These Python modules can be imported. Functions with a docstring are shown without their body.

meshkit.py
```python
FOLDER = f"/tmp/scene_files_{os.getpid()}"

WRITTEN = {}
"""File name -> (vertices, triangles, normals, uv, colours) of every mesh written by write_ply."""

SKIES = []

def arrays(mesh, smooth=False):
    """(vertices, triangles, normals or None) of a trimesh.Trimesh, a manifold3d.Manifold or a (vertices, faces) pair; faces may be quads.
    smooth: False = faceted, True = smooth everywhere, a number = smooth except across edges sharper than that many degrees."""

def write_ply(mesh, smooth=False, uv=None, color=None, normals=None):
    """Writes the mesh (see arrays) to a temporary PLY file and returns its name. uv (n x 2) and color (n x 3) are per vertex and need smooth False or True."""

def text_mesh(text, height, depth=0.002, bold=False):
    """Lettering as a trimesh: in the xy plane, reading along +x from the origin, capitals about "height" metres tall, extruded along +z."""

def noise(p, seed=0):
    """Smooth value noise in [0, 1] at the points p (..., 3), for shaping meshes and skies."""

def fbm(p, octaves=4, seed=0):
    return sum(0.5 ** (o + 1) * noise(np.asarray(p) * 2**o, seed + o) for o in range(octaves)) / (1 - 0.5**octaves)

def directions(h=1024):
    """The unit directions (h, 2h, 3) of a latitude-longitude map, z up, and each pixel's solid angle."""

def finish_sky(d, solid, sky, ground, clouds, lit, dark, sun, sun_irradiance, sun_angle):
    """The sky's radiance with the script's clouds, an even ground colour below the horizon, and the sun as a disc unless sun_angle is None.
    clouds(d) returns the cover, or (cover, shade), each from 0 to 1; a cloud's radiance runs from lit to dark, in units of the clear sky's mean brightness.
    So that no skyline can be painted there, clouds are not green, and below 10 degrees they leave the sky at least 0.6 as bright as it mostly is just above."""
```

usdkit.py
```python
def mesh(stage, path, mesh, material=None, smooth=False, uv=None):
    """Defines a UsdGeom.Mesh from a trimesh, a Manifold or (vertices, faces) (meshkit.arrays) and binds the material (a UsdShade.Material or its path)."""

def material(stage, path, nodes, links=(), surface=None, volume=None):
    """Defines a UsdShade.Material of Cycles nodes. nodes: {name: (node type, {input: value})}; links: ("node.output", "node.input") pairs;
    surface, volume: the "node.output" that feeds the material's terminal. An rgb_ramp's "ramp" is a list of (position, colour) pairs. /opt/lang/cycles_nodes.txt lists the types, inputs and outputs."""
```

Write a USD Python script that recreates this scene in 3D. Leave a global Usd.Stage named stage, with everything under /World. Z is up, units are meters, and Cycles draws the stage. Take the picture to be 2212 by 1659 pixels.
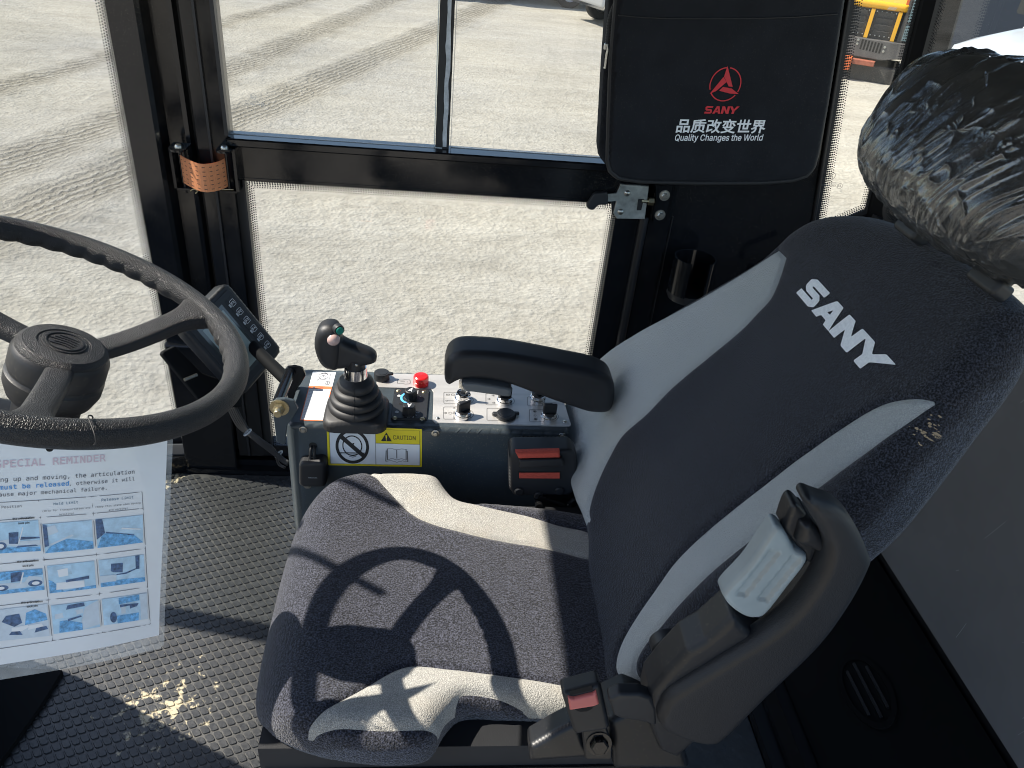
import math, random, glob
import numpy as np, trimesh, shapely, usdkit, meshkit
from shapely.geometry import Polygon, Point, LineString, MultiPolygon
from shapely.ops import unary_union
from shapely import affinity
from scipy.spatial import Delaunay
from pxr import Usd, UsdGeom, UsdLux, UsdShade, Gf, Sdf, Vt

random.seed(7)
rng = np.random.default_rng(7)
A = np.array
stage = Usd.Stage.CreateInMemory()
UsdGeom.Xform.Define(stage, "/World")
UsdGeom.Scope.Define(stage, "/World/Looks")

# ------------------------------------------------------------------ camera, sky, sun, exposure
IW, IH, FPX = 2212.0, 1659.0, 1650.0
CAM = A([0, 0, 1.42])
_d = A([840 - IW / 2, 3370 - IH / 2, FPX]); _d /= np.linalg.norm(_d)
_x = A([17700 - IW / 2, 1360 - IH / 2, FPX]); _x /= np.linalg.norm(_x)
_u = -_d; _x = _x - _u * (_x @ _u); _x /= np.linalg.norm(_x); _y = np.cross(_u, _x)
ROT = A([_x, _y, _u])                      # rows: world axes seen from the camera (x right, y down, z forward)
cam = UsdGeom.Camera.Define(stage, "/World/camera")
cam.CreateHorizontalApertureAttr(36.0)
cam.CreateVerticalApertureAttr(27.0)
cam.CreateFocalLengthAttr(36.0 * FPX / IW)
cam.CreateClippingRangeAttr(Gf.Vec2f(0.05, 2000))
cam.CreateExposureAttr(0.98)
_m = np.eye(4); _m[0, :3], _m[1, :3], _m[2, :3], _m[3, :3] = ROT[:, 0], -ROT[:, 1], -ROT[:, 2], CAM
cam.AddTransformOp().Set(Gf.Matrix4d(_m.tolist()))

SUN = A([-0.8505, 0.1774, 1.0]); SUN /= np.linalg.norm(SUN)
sky_mat = usdkit.material(stage, "/World/Looks/sky_look", {
    "s": ("sky_texture", {"sky_type": "single_scattering", "sun_disc": False, "sun_elevation": float(np.arcsin(SUN[2])), "sun_rotation": float(math.atan2(SUN[0], SUN[1]))}),
    "b": ("background_shader", {"strength": 0.11})}, [("s.color", "b.color")], surface="b.background")
dome = UsdLux.DomeLight.Define(stage, "/World/sky")
UsdShade.MaterialBindingAPI.Apply(dome.GetPrim()).Bind(sky_mat)
dome.GetPrim().SetCustomDataByKey("kind", "structure")
sun = UsdLux.DistantLight.Define(stage, "/World/sun")
sun.CreateIntensityAttr(1.25); sun.CreateAngleAttr(0.5); sun.CreateNormalizeAttr(True); sun.CreateColorAttr(Gf.Vec3f(1.0, 0.935, 0.835))
_z = SUN; _sx = np.cross([0, 0, 1.0], _z); _sx /= np.linalg.norm(_sx); _sy = np.cross(_z, _sx)
_m = np.eye(4); _m[0, :3], _m[1, :3], _m[2, :3] = _sx, _sy, _z
sun.AddTransformOp().Set(Gf.Matrix4d(_m.tolist()))

# ------------------------------------------------------------------ sight lines onto real planes (for measuring outlines)
def ray(p):
    return ROT @ A([p[0] - IW / 2, p[1] - IH / 2, FPX])
def onx(p, v): r = ray(p); return CAM + r * ((v - CAM[0]) / r[0])
def ony(p, v): r = ray(p); return CAM + r * ((v - CAM[1]) / r[1])
def onz(p, v): r = ray(p); return CAM + r * ((v - CAM[2]) / r[2])
def onp(p, O, n): r = ray(p); return CAM + r * (((A(O) - CAM) @ n) / (r @ n))

class Frame:
    """A local frame: origin, two in-plane unit axes and their normal."""
    def __init__(s, O, U, V):
        s.O = A(O, float); s.U = A(U, float) / np.linalg.norm(U); V = A(V, float); V = V - s.U * (V @ s.U); s.V = V / np.linalg.norm(V); s.N = np.cross(s.U, s.V)
    def to(s, a, b, h=0.0):
        a, b, h = np.broadcast_arrays(A(a, float), A(b, float), A(h, float))
        return s.O + a[..., None] * s.U + b[..., None] * s.V + h[..., None] * s.N
    def px(s, pts, h=0.0):
        """image points on the plane at height h -> local (a, b)"""
        q = A([onp(p, s.O + s.N * h, s.N) for p in pts]) - s.O
        return np.stack([q @ s.U, q @ s.V], 1)
    def at(s, a, b, h=0.0):
        return Frame(s.to(a, b, h), s.U, s.V)

# ------------------------------------------------------------------ stage helpers
_names = {}
def numbered(parent, name):
    k = _names.get((parent, name), 0); _names[(parent, name)] = k + 1
    return f"{parent}/{name}" + (f"_{k:03d}" if k else "")
def setdata(prim, **kw):
    for k, v in kw.items():
        if v: prim.SetCustomDataByKey({"cat": "category"}.get(k, k), v)
BASE = {}
def thing(name, label, cat, loc=(0, 0, 0), group=None, kind=None):
    path = numbered("/World", name)
    x = UsdGeom.Xform.Define(stage, path); x.AddTranslateOp().Set(Gf.Vec3d(*map(float, loc)))
    setdata(x.GetPrim(), label=label, cat=cat, group=group, kind=kind)
    BASE[path] = A(loc, float)
    return path
def emit(path, V, F, mat, smooth=35):
    off = BASE.get("/".join(path.split("/")[:3]), 0.0) if path.count("/") > 2 else 0.0
    m = trimesh.Trimesh(A(V, float) - off, A(F, int), process=False)
    return usdkit.mesh(stage, path, m, MATS[mat], smooth=smooth)
def cat_(*ms):
    V, F, n = [], [], 0
    for v, f in ms:
        V.append(v); F.append(A(f) + n); n += len(v)
    return np.vstack(V), np.vstack(F)
def part(parent, name, mesh, mat, label=None, kind=None, smooth=35):
    path = numbered(parent, name)
    if isinstance(mesh, list): mesh = cat_(*mesh)
    m = emit(path, mesh[0], mesh[1], mat, smooth)
    setdata(m.GetPrim(), label=label, kind=kind)
    return path
def solo(name, mesh, mat, label=None, cat=None, kind=None, group=None, smooth=35):
    path = numbered("/World", name)
    if isinstance(mesh, list): mesh = cat_(*mesh)
    m = emit(path, mesh[0], mesh[1], mat, smooth)
    setdata(m.GetPrim(), label=label, cat=cat, kind=kind, group=group)
    return path

# ------------------------------------------------------------------ shape helpers: each returns (vertices, triangles)
def tri(m): return A(m.vertices), A(m.faces)
def box(c, s, rot=None):
    m = trimesh.creation.box(s); v = A(m.vertices)
    if rot is not None: v = v @ A(rot).T
    return v + A(c), A(m.faces)
def bx(lo, hi): lo, hi = A(lo, float), A(hi, float); return box((lo + hi) / 2, hi - lo)
def xf(mesh, fr):
    v, f = mesh; return fr.to(v[:, 0], v[:, 1], v[:, 2]), f
def fillet(poly, r):
    return poly.buffer(-r).buffer(2 * r).buffer(-r) if r > 0 else poly
def smooth_poly(pts, n=200, closed=True):
    """Catmull-Rom curve through the points"""
    p = A(pts, float); m = len(p); k = max(2, n // m)
    P = (lambda i: p[i % m]) if closed else (lambda i: p[i] if 0 <= i < m else (2 * p[0] - p[1] if i < 0 else 2 * p[-1] - p[-2]))
    out = []
    for i in range(m if closed else m - 1):
        a, b, c, d = P(i - 1), P(i), P(i + 1), P(i + 2)
        for t in np.linspace(0, 1, k, endpoint=False):
            out.append(0.5 * (2 * b + (c - a) * t + (2 * a - 5 * b + 4 * c - d) * t * t + (3 * b - a - 3 * c + d) * t ** 3))
    if not closed: out.append(p[-1])
    return A(out)
def rect(w, h, r=0.0, c=(0, 0)):
    g = shapely.box(c[0] - w / 2, c[1] - h / 2, c[0] + w / 2, c[1] + h / 2)
    return g.buffer(-r).buffer(r, quad_segs=5) if r else g
def polys(g):
    return [x for x in getattr(g, "geoms", [g]) if isinstance(x, Polygon) and x.area > 1e-10]
def flat(g, fr, h=0.0003):
    """a thin print: the 2D shape as one sheet in the frame"""
    V, F, n = [], [], 0
    for p in polys(g):
        v, f = trimesh.creation.triangulate_polygon(p, engine="earcut")
        v = A(v); f = A(f)
        s = np.cross(v[f[:, 1]] - v[f[:, 0]], v[f[:, 2]] - v[f[:, 0]]); f[s < 0] = f[s < 0][:, ::-1]
        V.append(fr.to(v[:, 0], v[:, 1], h)); F.append(f + n); n += len(v)
    return np.vstack(V), np.vstack(F)
def plate(g, fr, h0, h1, b=0.0):
    """extruded 2D shape between heights h0 and h1, its upper edge chamfered by b"""
    ms = []
    for p in polys(g):
        p = shapely.geometry.polygon.orient(p.simplify(1e-5))
        q = p.buffer(-b, join_style="mitre", mitre_limit=5) if b else None
        q = shapely.geometry.polygon.orient(q) if q is not None and isinstance(q, Polygon) and not q.is_empty else None
        if b and not p.interiors and q is not None and len(q.exterior.coords) == len(p.exterior.coords):
            P, Q = A(p.exterior.coords)[:-1], A(q.exterior.coords)[:-1]; n = len(P)
            k = min(range(n), key=lambda k: np.abs(np.roll(Q, k, 0) - P).sum()); Q = np.roll(Q, k, 0)
            v2, f2 = trimesh.creation.triangulate_polygon(Polygon(Q), engine="earcut"); v2, f2 = A(v2), A(f2)
            s = np.cross(v2[f2[:, 1]] - v2[f2[:, 0]], v2[f2[:, 2]] - v2[f2[:, 0]]); f2[s < 0] = f2[s < 0][:, ::-1]
            V = np.vstack([np.c_[P, np.full(n, h0)], np.c_[P, np.full(n, h1 - b)], np.c_[Q, np.full(n, h1)], np.c_[v2, np.full(len(v2), h1)]])
            i = np.arange(n); j = np.roll(i, -1); F = [f2 + 3 * n]
            for t in (0, n): F += [np.c_[i + t, j + t, j + t + n], np.c_[i + t, j + t + n, i + t + n]]
            ms.append((fr.to(V[:, 0], V[:, 1], V[:, 2]), np.vstack(F)))
        elif b and len(polys(p.buffer(-b))) == 1:
            ms.append(pad(p, fr, h1, h0, r=b, grid=0, steps=3, step=max(0.0012, 1.2 * b)))
        else:
            v, f = tri(trimesh.creation.extrude_polygon(p, h1 - h0, engine="earcut")); v[:, 2] += h0
            ms.append(xf((v, f), fr))
    return cat_(*ms)
def rnd(d, r):
    q = np.clip(d, 0, r); return r - np.sqrt(np.maximum(0, r * r - (r - q) ** 2))
def pad(poly, fr, top, bot, r=0.01, rb=0.0, grid=0.012, steps=5, step=None, raw=False, lines=()):
    """A cushion-like solid over a 2D outline: top and bottom heights (numbers or functions of a, b), edges rounded by r above and rb below."""
    poly = shapely.geometry.polygon.orient(Polygon(poly) if not isinstance(poly, Polygon) else poly)
    R = max(r, rb)
    ds = [0.0] + [R * (1 - math.cos(t)) for t in np.linspace(0, math.pi / 2, steps + 1)[1:]]
    L = poly.exterior.length
    step = step or max(0.0015, min(L / 60, grid if grid else L / 40))
    pts, ring0 = [], None
    for k, d in enumerate(ds):
        g = poly.buffer(-d, quad_segs=6) if d else poly
        for p in polys(g):
            for ring in [p.exterior] + list(p.interiors):
                n = max(8, int(ring.length / step))
                c = A([ring.interpolate(t, normalized=True).coords[0] for t in np.linspace(0, 1, n, endpoint=False)])
                if k == 0:
                    # keep true corners
                    if ring is p.exterior or True:
                        cs = A(ring.coords)[:-1]
                        if len(cs) < 40:
                            par = sorted([ring.project(Point(q)) for q in cs] + [t * ring.length for t in np.linspace(0, 1, n, endpoint=False)])
                            par = [t for i, t in enumerate(par) if i == 0 or t - par[i - 1] > 1e-6]
                            c = A([ring.interpolate(t).coords[0] for t in par])
                    if ring0 is None: ring0 = []
                    ring0.append((sum(len(q) for q in pts), len(c)))
                pts.append(c)
    if grid:
        g = poly.buffer(-ds[-1] - grid * 0.4)
        if not g.is_empty:
            x0, y0, x1, y1 = g.bounds
            X, Y = np.meshgrid(np.arange(x0, x1 + grid, grid), np.arange(y0, y1 + grid, grid))
            X = X + (np.arange(X.shape[0]) % 2)[:, None] * grid / 2
            ok = shapely.contains_xy(g, X.ravel(), Y.ravel())
            pts.append(np.stack([X.ravel()[ok], Y.ravel()[ok]], 1))
    if lines:                                  # extra points that follow seams, so that a groove can be cut along them
        gl = unary_union(lines); keep = []
        for q in pts[1:]: keep.append(q[shapely.distance(shapely.points(q), gl) > 0.0065] if len(q) else q)
        ex = []
        for d in (-0.0055, -0.0027, 0.0, 0.0027, 0.0055):
            for ln in lines:
                o = ln.offset_curve(d) if d else ln
                for g in getattr(o, "geoms", [o]):
                    if g.length > 0: ex.append(A([g.interpolate(t).coords[0] for t in np.arange(0, g.length, 0.004)]))
        ex = np.vstack(ex); ex = ex[shapely.contains_xy(poly.buffer(-0.0015), ex[:, 0], ex[:, 1])]
        pts = [pts[0]] + keep + [ex]
    P = np.vstack([q for q in pts if len(q)])
    jit = P.copy(); k0 = sum(n for _, n in ring0); jit[k0:] += rng.normal(0, 1e-7, jit[k0:].shape)
    T = Delaunay(jit).simplices
    cen = P[T].mean(1)
    T = T[shapely.contains_xy(poly, cen[:, 0], cen[:, 1])]
    s = np.cross(P[T[:, 1]] - P[T[:, 0]], P[T[:, 2]] - P[T[:, 0]])
    T = T[np.abs(s) > 1e-14]; s = s[np.abs(s) > 1e-14]; T[s < 0] = T[s < 0][:, ::-1]
    D = shapely.distance(shapely.points(P), poly.boundary)
    f = lambda q: q(P[:, 0], P[:, 1]) if callable(q) else np.full(len(P), float(q))
    ht = f(top) - (rnd(D, r) if r else 0)
    hb = f(bot) + (rnd(D, rb) if rb else 0)
    n = len(P)
    V = np.vstack([np.c_[P, ht], np.c_[P, hb]])
    F = [T, T[:, ::-1] + n]
    for st, m in ring0:
        i = np.arange(m) + st; j = np.roll(i, -1)
        F += [np.c_[i + n, j + n, j], np.c_[i + n, j, i]]
    F = np.vstack(F)
    if raw: return V, F, P
    return fr.to(V[:, 0], V[:, 1], V[:, 2]), F
def tube(pts, r, sides=10, cap=True):
    p = A(pts, float); n = len(p)
    r = np.broadcast_to(A(r, float), (n,))
    t = np.gradient(p, axis=0); t /= np.linalg.norm(t, axis=1, keepdims=True) + 1e-12
    a = np.cross(t[0], [0, 0, 1.0] if abs(t[0, 2]) < 0.9 else [1.0, 0, 0]); a /= np.linalg.norm(a)
    V, ang = [], np.arange(sides) * 2 * np.pi / sides
    for k in range(n):
        a = a - t[k] * (a @ t[k]); a /= np.linalg.norm(a); b = np.cross(t[k], a)
        V.append(p[k] + r[k] * (np.cos(ang)[:, None] * a + np.sin(ang)[:, None] * b))
    V = np.vstack(V); F = []
    for k in range(n - 1):
        i = np.arange(sides) + k * sides; j = np.roll(np.arange(sides), -1) + k * sides
        F += [np.c_[i, j, j + sides], np.c_[i, j + sides, i + sides]]
    if cap:
        V = np.vstack([V, p[0], p[-1]]); i = np.arange(sides); j = np.roll(i, -1)
        F += [np.c_[np.full(sides, len(V) - 2), j, i], np.c_[np.full(sides, len(V) - 1), i + (n - 1) * sides, j + (n - 1) * sides]]
    return V, np.vstack(F)
def spline(pts, n=40): return smooth_poly(pts, n, closed=False)
def lathe(prof, fr, n=32, wob=None):
    """revolve (radius, height) pairs about the frame's normal"""
    prof = A(prof, float); ang = np.arange(n) * 2 * np.pi / n
    V = []
    for r, h in prof:
        rr = r * (wob(ang, h) if wob else 1)
        V.append(fr.to(rr * np.cos(ang), rr * np.sin(ang), h))
    V = np.vstack(V); F = []
    for k in range(len(prof) - 1):
        i = np.arange(n) + k * n; j = np.roll(np.arange(n), -1) + k * n
        F += [np.c_[i, j, j + n], np.c_[i, j + n, i + n]]
    return V, np.vstack(F)
def hexbolt(fr, r=0.006, h=0.005, washer=True):
    ang = np.arange(6) * np.pi / 3
    ms = [lathe([(0, h), (r * 0.8, h), (r, h * 0.8), (r, 0)], fr, 6)]
    if washer: ms.append(lathe([(r * 1.0, 0.0018), (r * 1.4, 0.0015), (r * 1.4, 0)], fr, 18))
    return cat_(*ms)
def screw(fr, r=0.0045):
    ms = [lathe([(0, r * 0.55), (r * 0.5, r * 0.5), (r * 0.85, r * 0.28), (r, 0)], fr, 14)]
    return cat_(*ms)
FONT = {k: glob.glob(f"/opt/blender-*/*/datafiles/fonts/{v}")[0] for k, v in dict(sans="Inter.woff2", mono="DejaVuSansMono.woff2", cjk="Noto Sans CJK Regular.woff2").items()}
_tc = {}
def text(s, height, font="sans", bold=0, shear=0.0, size=64, anchor="l"):
    """lettering as a 2D shape, baseline at the origin, capitals about height tall"""
    from PIL import Image, ImageDraw, ImageFont
    key = (s, font, bold, size)
    if key not in _tc:
        ft = ImageFont.truetype(FONT[font], size)
        x0, y0, x1, y1 = map(int, ft.getbbox(s, anchor="ls", stroke_width=bold))
        im = Image.new("L", (x1 - x0 + 8, y1 - y0 + 8))
        ImageDraw.Draw(im).text((4 - x0, 4 - y0), s, 255, font=ft, anchor="ls", stroke_width=bold)
        on = np.pad(np.asarray(im) > 127, ((0, 0), (1, 1))).astype(np.int8)
        rows, st = np.nonzero(np.diff(on, axis=1) == 1); en = np.nonzero(np.diff(on, axis=1) == -1)[1]
        g = shapely.union_all(shapely.box(st, -rows - 1, en, -rows)).buffer(0.6).buffer(-0.6).simplify(0.6)
        _tc[key] = affinity.translate(g, x0 - 4, 4 - y0)
    k = height / (0.73 * size)
    g = affinity.affine_transform(_tc[key], [k, k * shear, 0, k, 0, 0])
    if anchor == "c": g = affinity.translate(g, -(g.bounds[0] + g.bounds[2]) / 2, 0)
    return g
def stroke(pts, w, closed=False):
    p = list(map(tuple, pts)); return LineString(p + ([p[0]] if closed else [])).buffer(w / 2, cap_style="flat", quad_segs=4)
def ringg(r, w, c=(0, 0)): return Point(c).buffer(r + w / 2, quad_segs=12).difference(Point(c).buffer(r - w / 2, quad_segs=12))
def moved(g, x, y): return affinity.translate(g, x, y)
def split_zone(V, F, S):
    """cuts the triangles along S = 0; returns (V, F where S > 0, F where S < 0)"""
    V = list(map(tuple, V)); S = list(S); mid = {}; fp, fn = [], []
    def cut(i, j):
        k = (min(i, j), max(i, j))
        if k not in mid:
            t = S[i] / (S[i] - S[j]); V.append(tuple(A(V[i]) + t * (A(V[j]) - A(V[i])))); S.append(0.0); mid[k] = len(V) - 1
        return mid[k]
    for f in F:
        s = [S[i] > 0 for i in f]
        if all(s): fp.append(tuple(f)); continue
        if not any(s): fn.append(tuple(f)); continue
        for k in range(3):
            if s[k] != s[k - 1] and s[k] != s[(k + 1) % 3]:
                a, b, c = f[k], f[(k + 1) % 3], f[(k + 2) % 3]
                ab, ac = cut(a, b), cut(a, c)
                (fp if s[k] else fn).append((a, ab, ac))
                (fn if s[k] else fp).extend([(ab, b, c), (ab, c, ac)])
                break
    return A(V), A(fp), A(fn)
def compact(V, F):
    u, inv = np.unique(F.ravel(), return_inverse=True); return V[u], inv.reshape(F.shape)
def vnormals(V, F):
    n = np.zeros_like(V); c = np.cross(V[F[:, 1]] - V[F[:, 0]], V[F[:, 2]] - V[F[:, 0]])
    for k in range(3): np.add.at(n, F[:, k], c)
    return n / np.maximum(np.linalg.norm(n, axis=1, keepdims=True), 1e-12)
def part_n(parent, name, V, F, N, mat, label=None):
    """a part with given vertex normals (a piece of one continuous upholstered surface)"""
    path = numbered(parent, name); u, inv = np.unique(F.ravel(), return_inverse=True)
    m = usdkit.mesh(stage, path, (V[u] - BASE["/".join(path.split("/")[:3])], inv.reshape(F.shape)), MATS[mat])
    m.CreateNormalsAttr(Vt.Vec3fArray.FromNumpy(N[u].astype(np.float32))); m.SetNormalsInterpolation("vertex")
    setdata(m.GetPrim(), label=label)
    return path

# ------------------------------------------------------------------ materials
MATS = {}
def M(name, col, rough=0.5, metal=0.0, spec=0.5, var=0.0, vscale=30.0, bump=0.0, bscale=400.0, bdetail=3.0, coat=0.0, sheen=0.0, rvar=0.0, dust=0.0, dustcol=(0.42, 0.36, 0.25), dscale=260.0, aniso=None, trans=0.0):
    nodes = {"geo": ("geometry", {}), "p": ("principled_bsdf", {"base_color": A(col, float), "roughness": rough, "metallic": metal, "specular_ior_level": spec, "coat_weight": coat, "sheen_weight": sheen, "transmission_weight": trans})}
    links = []
    src = "geo.position"
    if aniso is not None:
        nodes["mp"] = ("mapping", {"scale": A(aniso, float)}); links.append(("geo.position", "mp.vector")); src = "mp.vector"
    cur = None
    if var:
        nodes["n"] = ("noise_texture", {"scale": vscale, "detail": 4.0, "roughness": 0.6}); links.append((src, "n.vector"))
        c = A(col, float)
        nodes["r"] = ("rgb_ramp", {"ramp": [(0.25, tuple(c * (1 - var))), (0.75, tuple(np.minimum(c * (1 + var), 1)))]}); links += [("n.fac", "r.fac")]
        cur = "r.color"
    if dust:
        nodes["dn"] = ("noise_texture", {"scale": dscale, "detail": 2.0}); links.append(("geo.position", "dn.vector"))
        nodes["dm"] = ("noise_texture", {"scale": 4.0, "detail": 3.0}); links.append(("geo.position", "dm.vector"))
        nodes["dr"] = ("map_range", {"from_min": 0.60, "from_max": 0.78, "to_min": 0.0, "to_max": 1.0, "clamp": True}); links.append(("dn.fac", "dr.value"))
        nodes["ds"] = ("map_range", {"from_min": 0.35, "from_max": 0.75, "to_min": 0.15, "to_max": 1.0, "clamp": True}); links.append(("dm.fac", "ds.value"))
        nodes["dx"] = ("math", {"math_type": "multiply"}); links += [("dr.result", "dx.value1"), ("ds.result", "dx.value2")]
        nodes["dy"] = ("math", {"math_type": "multiply", "value2": dust}); links += [("dx.value", "dy.value1")]
        nodes["dmix"] = ("mix", {"color1": A(col, float), "color2": A(dustcol, float)}); links += [("dy.value", "dmix.fac")]
        if cur: links.append((cur, "dmix.color1"))
        cur = "dmix.color"
    if cur: links.append((cur, "p.base_color"))
    if rvar:
        nodes["rn"] = ("noise_texture", {"scale": 18.0, "detail": 5.0}); links.append((src, "rn.vector"))
        nodes["rr"] = ("map_range", {"from_min": 0.3, "from_max": 0.7, "to_min": max(0.02, rough - rvar), "to_max": rough + rvar}); links += [("rn.fac", "rr.value"), ("rr.result", "p.roughness")]
    if bump:
        nodes["bn"] = ("noise_texture", {"scale": bscale, "detail": bdetail, "roughness": 0.6}); links.append((src, "bn.vector"))
        nodes["b"] = ("bump", {"strength": 1.0, "distance": bump}); links += [("bn.fac", "b.height"), ("b.normal", "p.normal")]
    MATS[name] = usdkit.material(stage, f"/World/Looks/{name}", nodes, links, surface="p.BSDF")
def leather(name, col, rough, cell=420.0, depth=0.0006, dust=0.0):
    n = {"geo": ("geometry", {}), "v": ("voronoi_texture", {"scale": cell, "feature": "distance_to_edge"}), "m": ("map_range", {"from_min": 0.0, "from_max": 0.25, "clamp": True}),
         "b": ("bump", {"strength": 1.0, "distance": depth}), "n": ("noise_texture", {"scale": 9.0, "detail": 5.0}), "r": ("rgb_ramp", {"ramp": [(0.3, tuple(A(col) * 0.75)), (0.7, tuple(A(col) * 1.3))]}),
         "dn": ("noise_texture", {"scale": 300.0, "detail": 2.0}), "dr": ("map_range", {"from_min": 0.62, "from_max": 0.8, "to_max": dust, "clamp": True}), "dm": ("mix", {"color2": A([0.4, 0.35, 0.26])}),
         "p": ("principled_bsdf", {"roughness": rough, "specular_ior_level": 0.45})}
    MATS[name] = usdkit.material(stage, f"/World/Looks/{name}", n, [("geo.position", "v.vector"), ("v.distance", "m.value"), ("m.result", "b.height"), ("b.normal", "p.normal"), ("geo.position", "n.vector"), ("n.fac", "r.fac"),
        ("geo.position", "dn.vector"), ("dn.fac", "dr.value"), ("dr.result", "dm.fac"), ("r.color", "dm.color1"), ("dm.color", "p.base_color")], surface="p.BSDF")
def fabric(name, dark, light, scale=330.0, depth=0.0007, stain=0.0, stretch=(1, 1, 1)):
    """woven cloth: short bright and dark yarns, faint soiling"""
    n = {"geo": ("geometry", {}), "mp": ("mapping", {"scale": A(stretch, float)}), "v": ("voronoi_texture", {"scale": scale, "feature": "f1", "randomness": 0.75}), "w": ("noise_texture", {"scale": scale * 1.3, "detail": 2.0}),
         "big": ("noise_texture", {"scale": 7.0, "detail": 5.0}), "mx": ("mix", {"mix_type": "multiply", "fac": 0.35}), "r": ("rgb_ramp", {"ramp": [(0.36, dark), (0.50, tuple((A(dark) * 2 + A(light)) / 3)), (0.64, light)]}),
         "br": ("rgb_ramp", {"ramp": [(0.3, (0.8, 0.8, 0.8)), (0.7, (1, 1, 1))]}), "b": ("bump", {"strength": 1.0, "distance": depth}), "mf": ("math", {"math_type": "subtract"}),
         "sn": ("noise_texture", {"scale": 11.0, "detail": 6.0}), "sr": ("map_range", {"from_min": 0.52, "from_max": 0.75, "to_max": stain, "clamp": True}), "sm": ("mix", {"color2": A([0.42, 0.33, 0.2])}),
         "p": ("principled_bsdf", {"roughness": 0.95, "specular_ior_level": 0.15, "sheen_weight": 0.18, "sheen_roughness": 0.6})}
    l = [("geo.position", "mp.vector"), ("mp.vector", "v.vector"), ("mp.vector", "w.vector"), ("geo.position", "big.vector"), ("w.fac", "r.fac"), ("big.fac", "br.fac"), ("r.color", "mx.color1"), ("br.color", "mx.color2"),
         ("geo.position", "sn.vector"), ("sn.fac", "sr.value"), ("sr.result", "sm.fac"), ("mx.color", "sm.color1"), ("sm.color", "p.base_color"), ("w.fac", "mf.value1"), ("v.distance", "mf.value2"), ("mf.value", "b.height"), ("b.normal", "p.normal")]
    MATS[name] = usdkit.material(stage, f"/World/Looks/{name}", n, l, surface="p.BSDF")
def pane_mat(name, tint=(0.93, 0.965, 0.95), gloss=1.0, ior=1.5, crinkle=0.0, film=0.0, filmcol=(0.8, 0.8, 0.78), rough=0.0):
    n = {"t": ("transparent_bsdf", {"color": A(tint, float)}), "g": ("glossy_bsdf", {"color": A([gloss] * 3, float), "roughness": rough}), "f": ("fresnel", {"IOR": ior}), "m": ("mix_closure", {})}
    l = [("f.fac", "m.fac"), ("t.BSDF", "m.closure1"), ("g.BSDF", "m.closure2")]
    out = "m.closure"
    if crinkle:
        n |= {"cg": ("geometry", {}), "cm": ("mapping", {"rotation": A([0.0, 0.5, 0.35]), "scale": A([95.0, 95.0, 16.0])}), "cn": ("noise_texture", {"scale": 1.0, "detail": 5.0, "roughness": 0.6, "distortion": 0.6}), "cb": ("bump", {"strength": 1.0, "distance": crinkle})}
        l += [("cg.position", "cm.vector"), ("cm.vector", "cn.vector"), ("cn.fac", "cb.height"), ("cb.normal", "g.normal")]
    if film:
        n["d"] = ("diffuse_bsdf", {"color": A(filmcol, float)}); n["geo"] = ("geometry", {}); n["nn"] = ("noise_texture", {"scale": 25.0, "detail": 5.0}); n["mr"] = ("map_range", {"from_min": 0.35, "from_max": 0.75, "to_min": film * 0.6, "to_max": film * 1.4}); n["m2"] = ("mix_closure", {})
        l += [("geo.position", "nn.vector"), ("nn.fac", "mr.value"), ("mr.result", "m2.fac"), ("m.closure", "m2.closure1"), ("d.BSDF", "m2.closure2")]; out = "m2.closure"
    MATS[name] = usdkit.material(stage, f"/World/Looks/{name}", n, l, surface=out)

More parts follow.
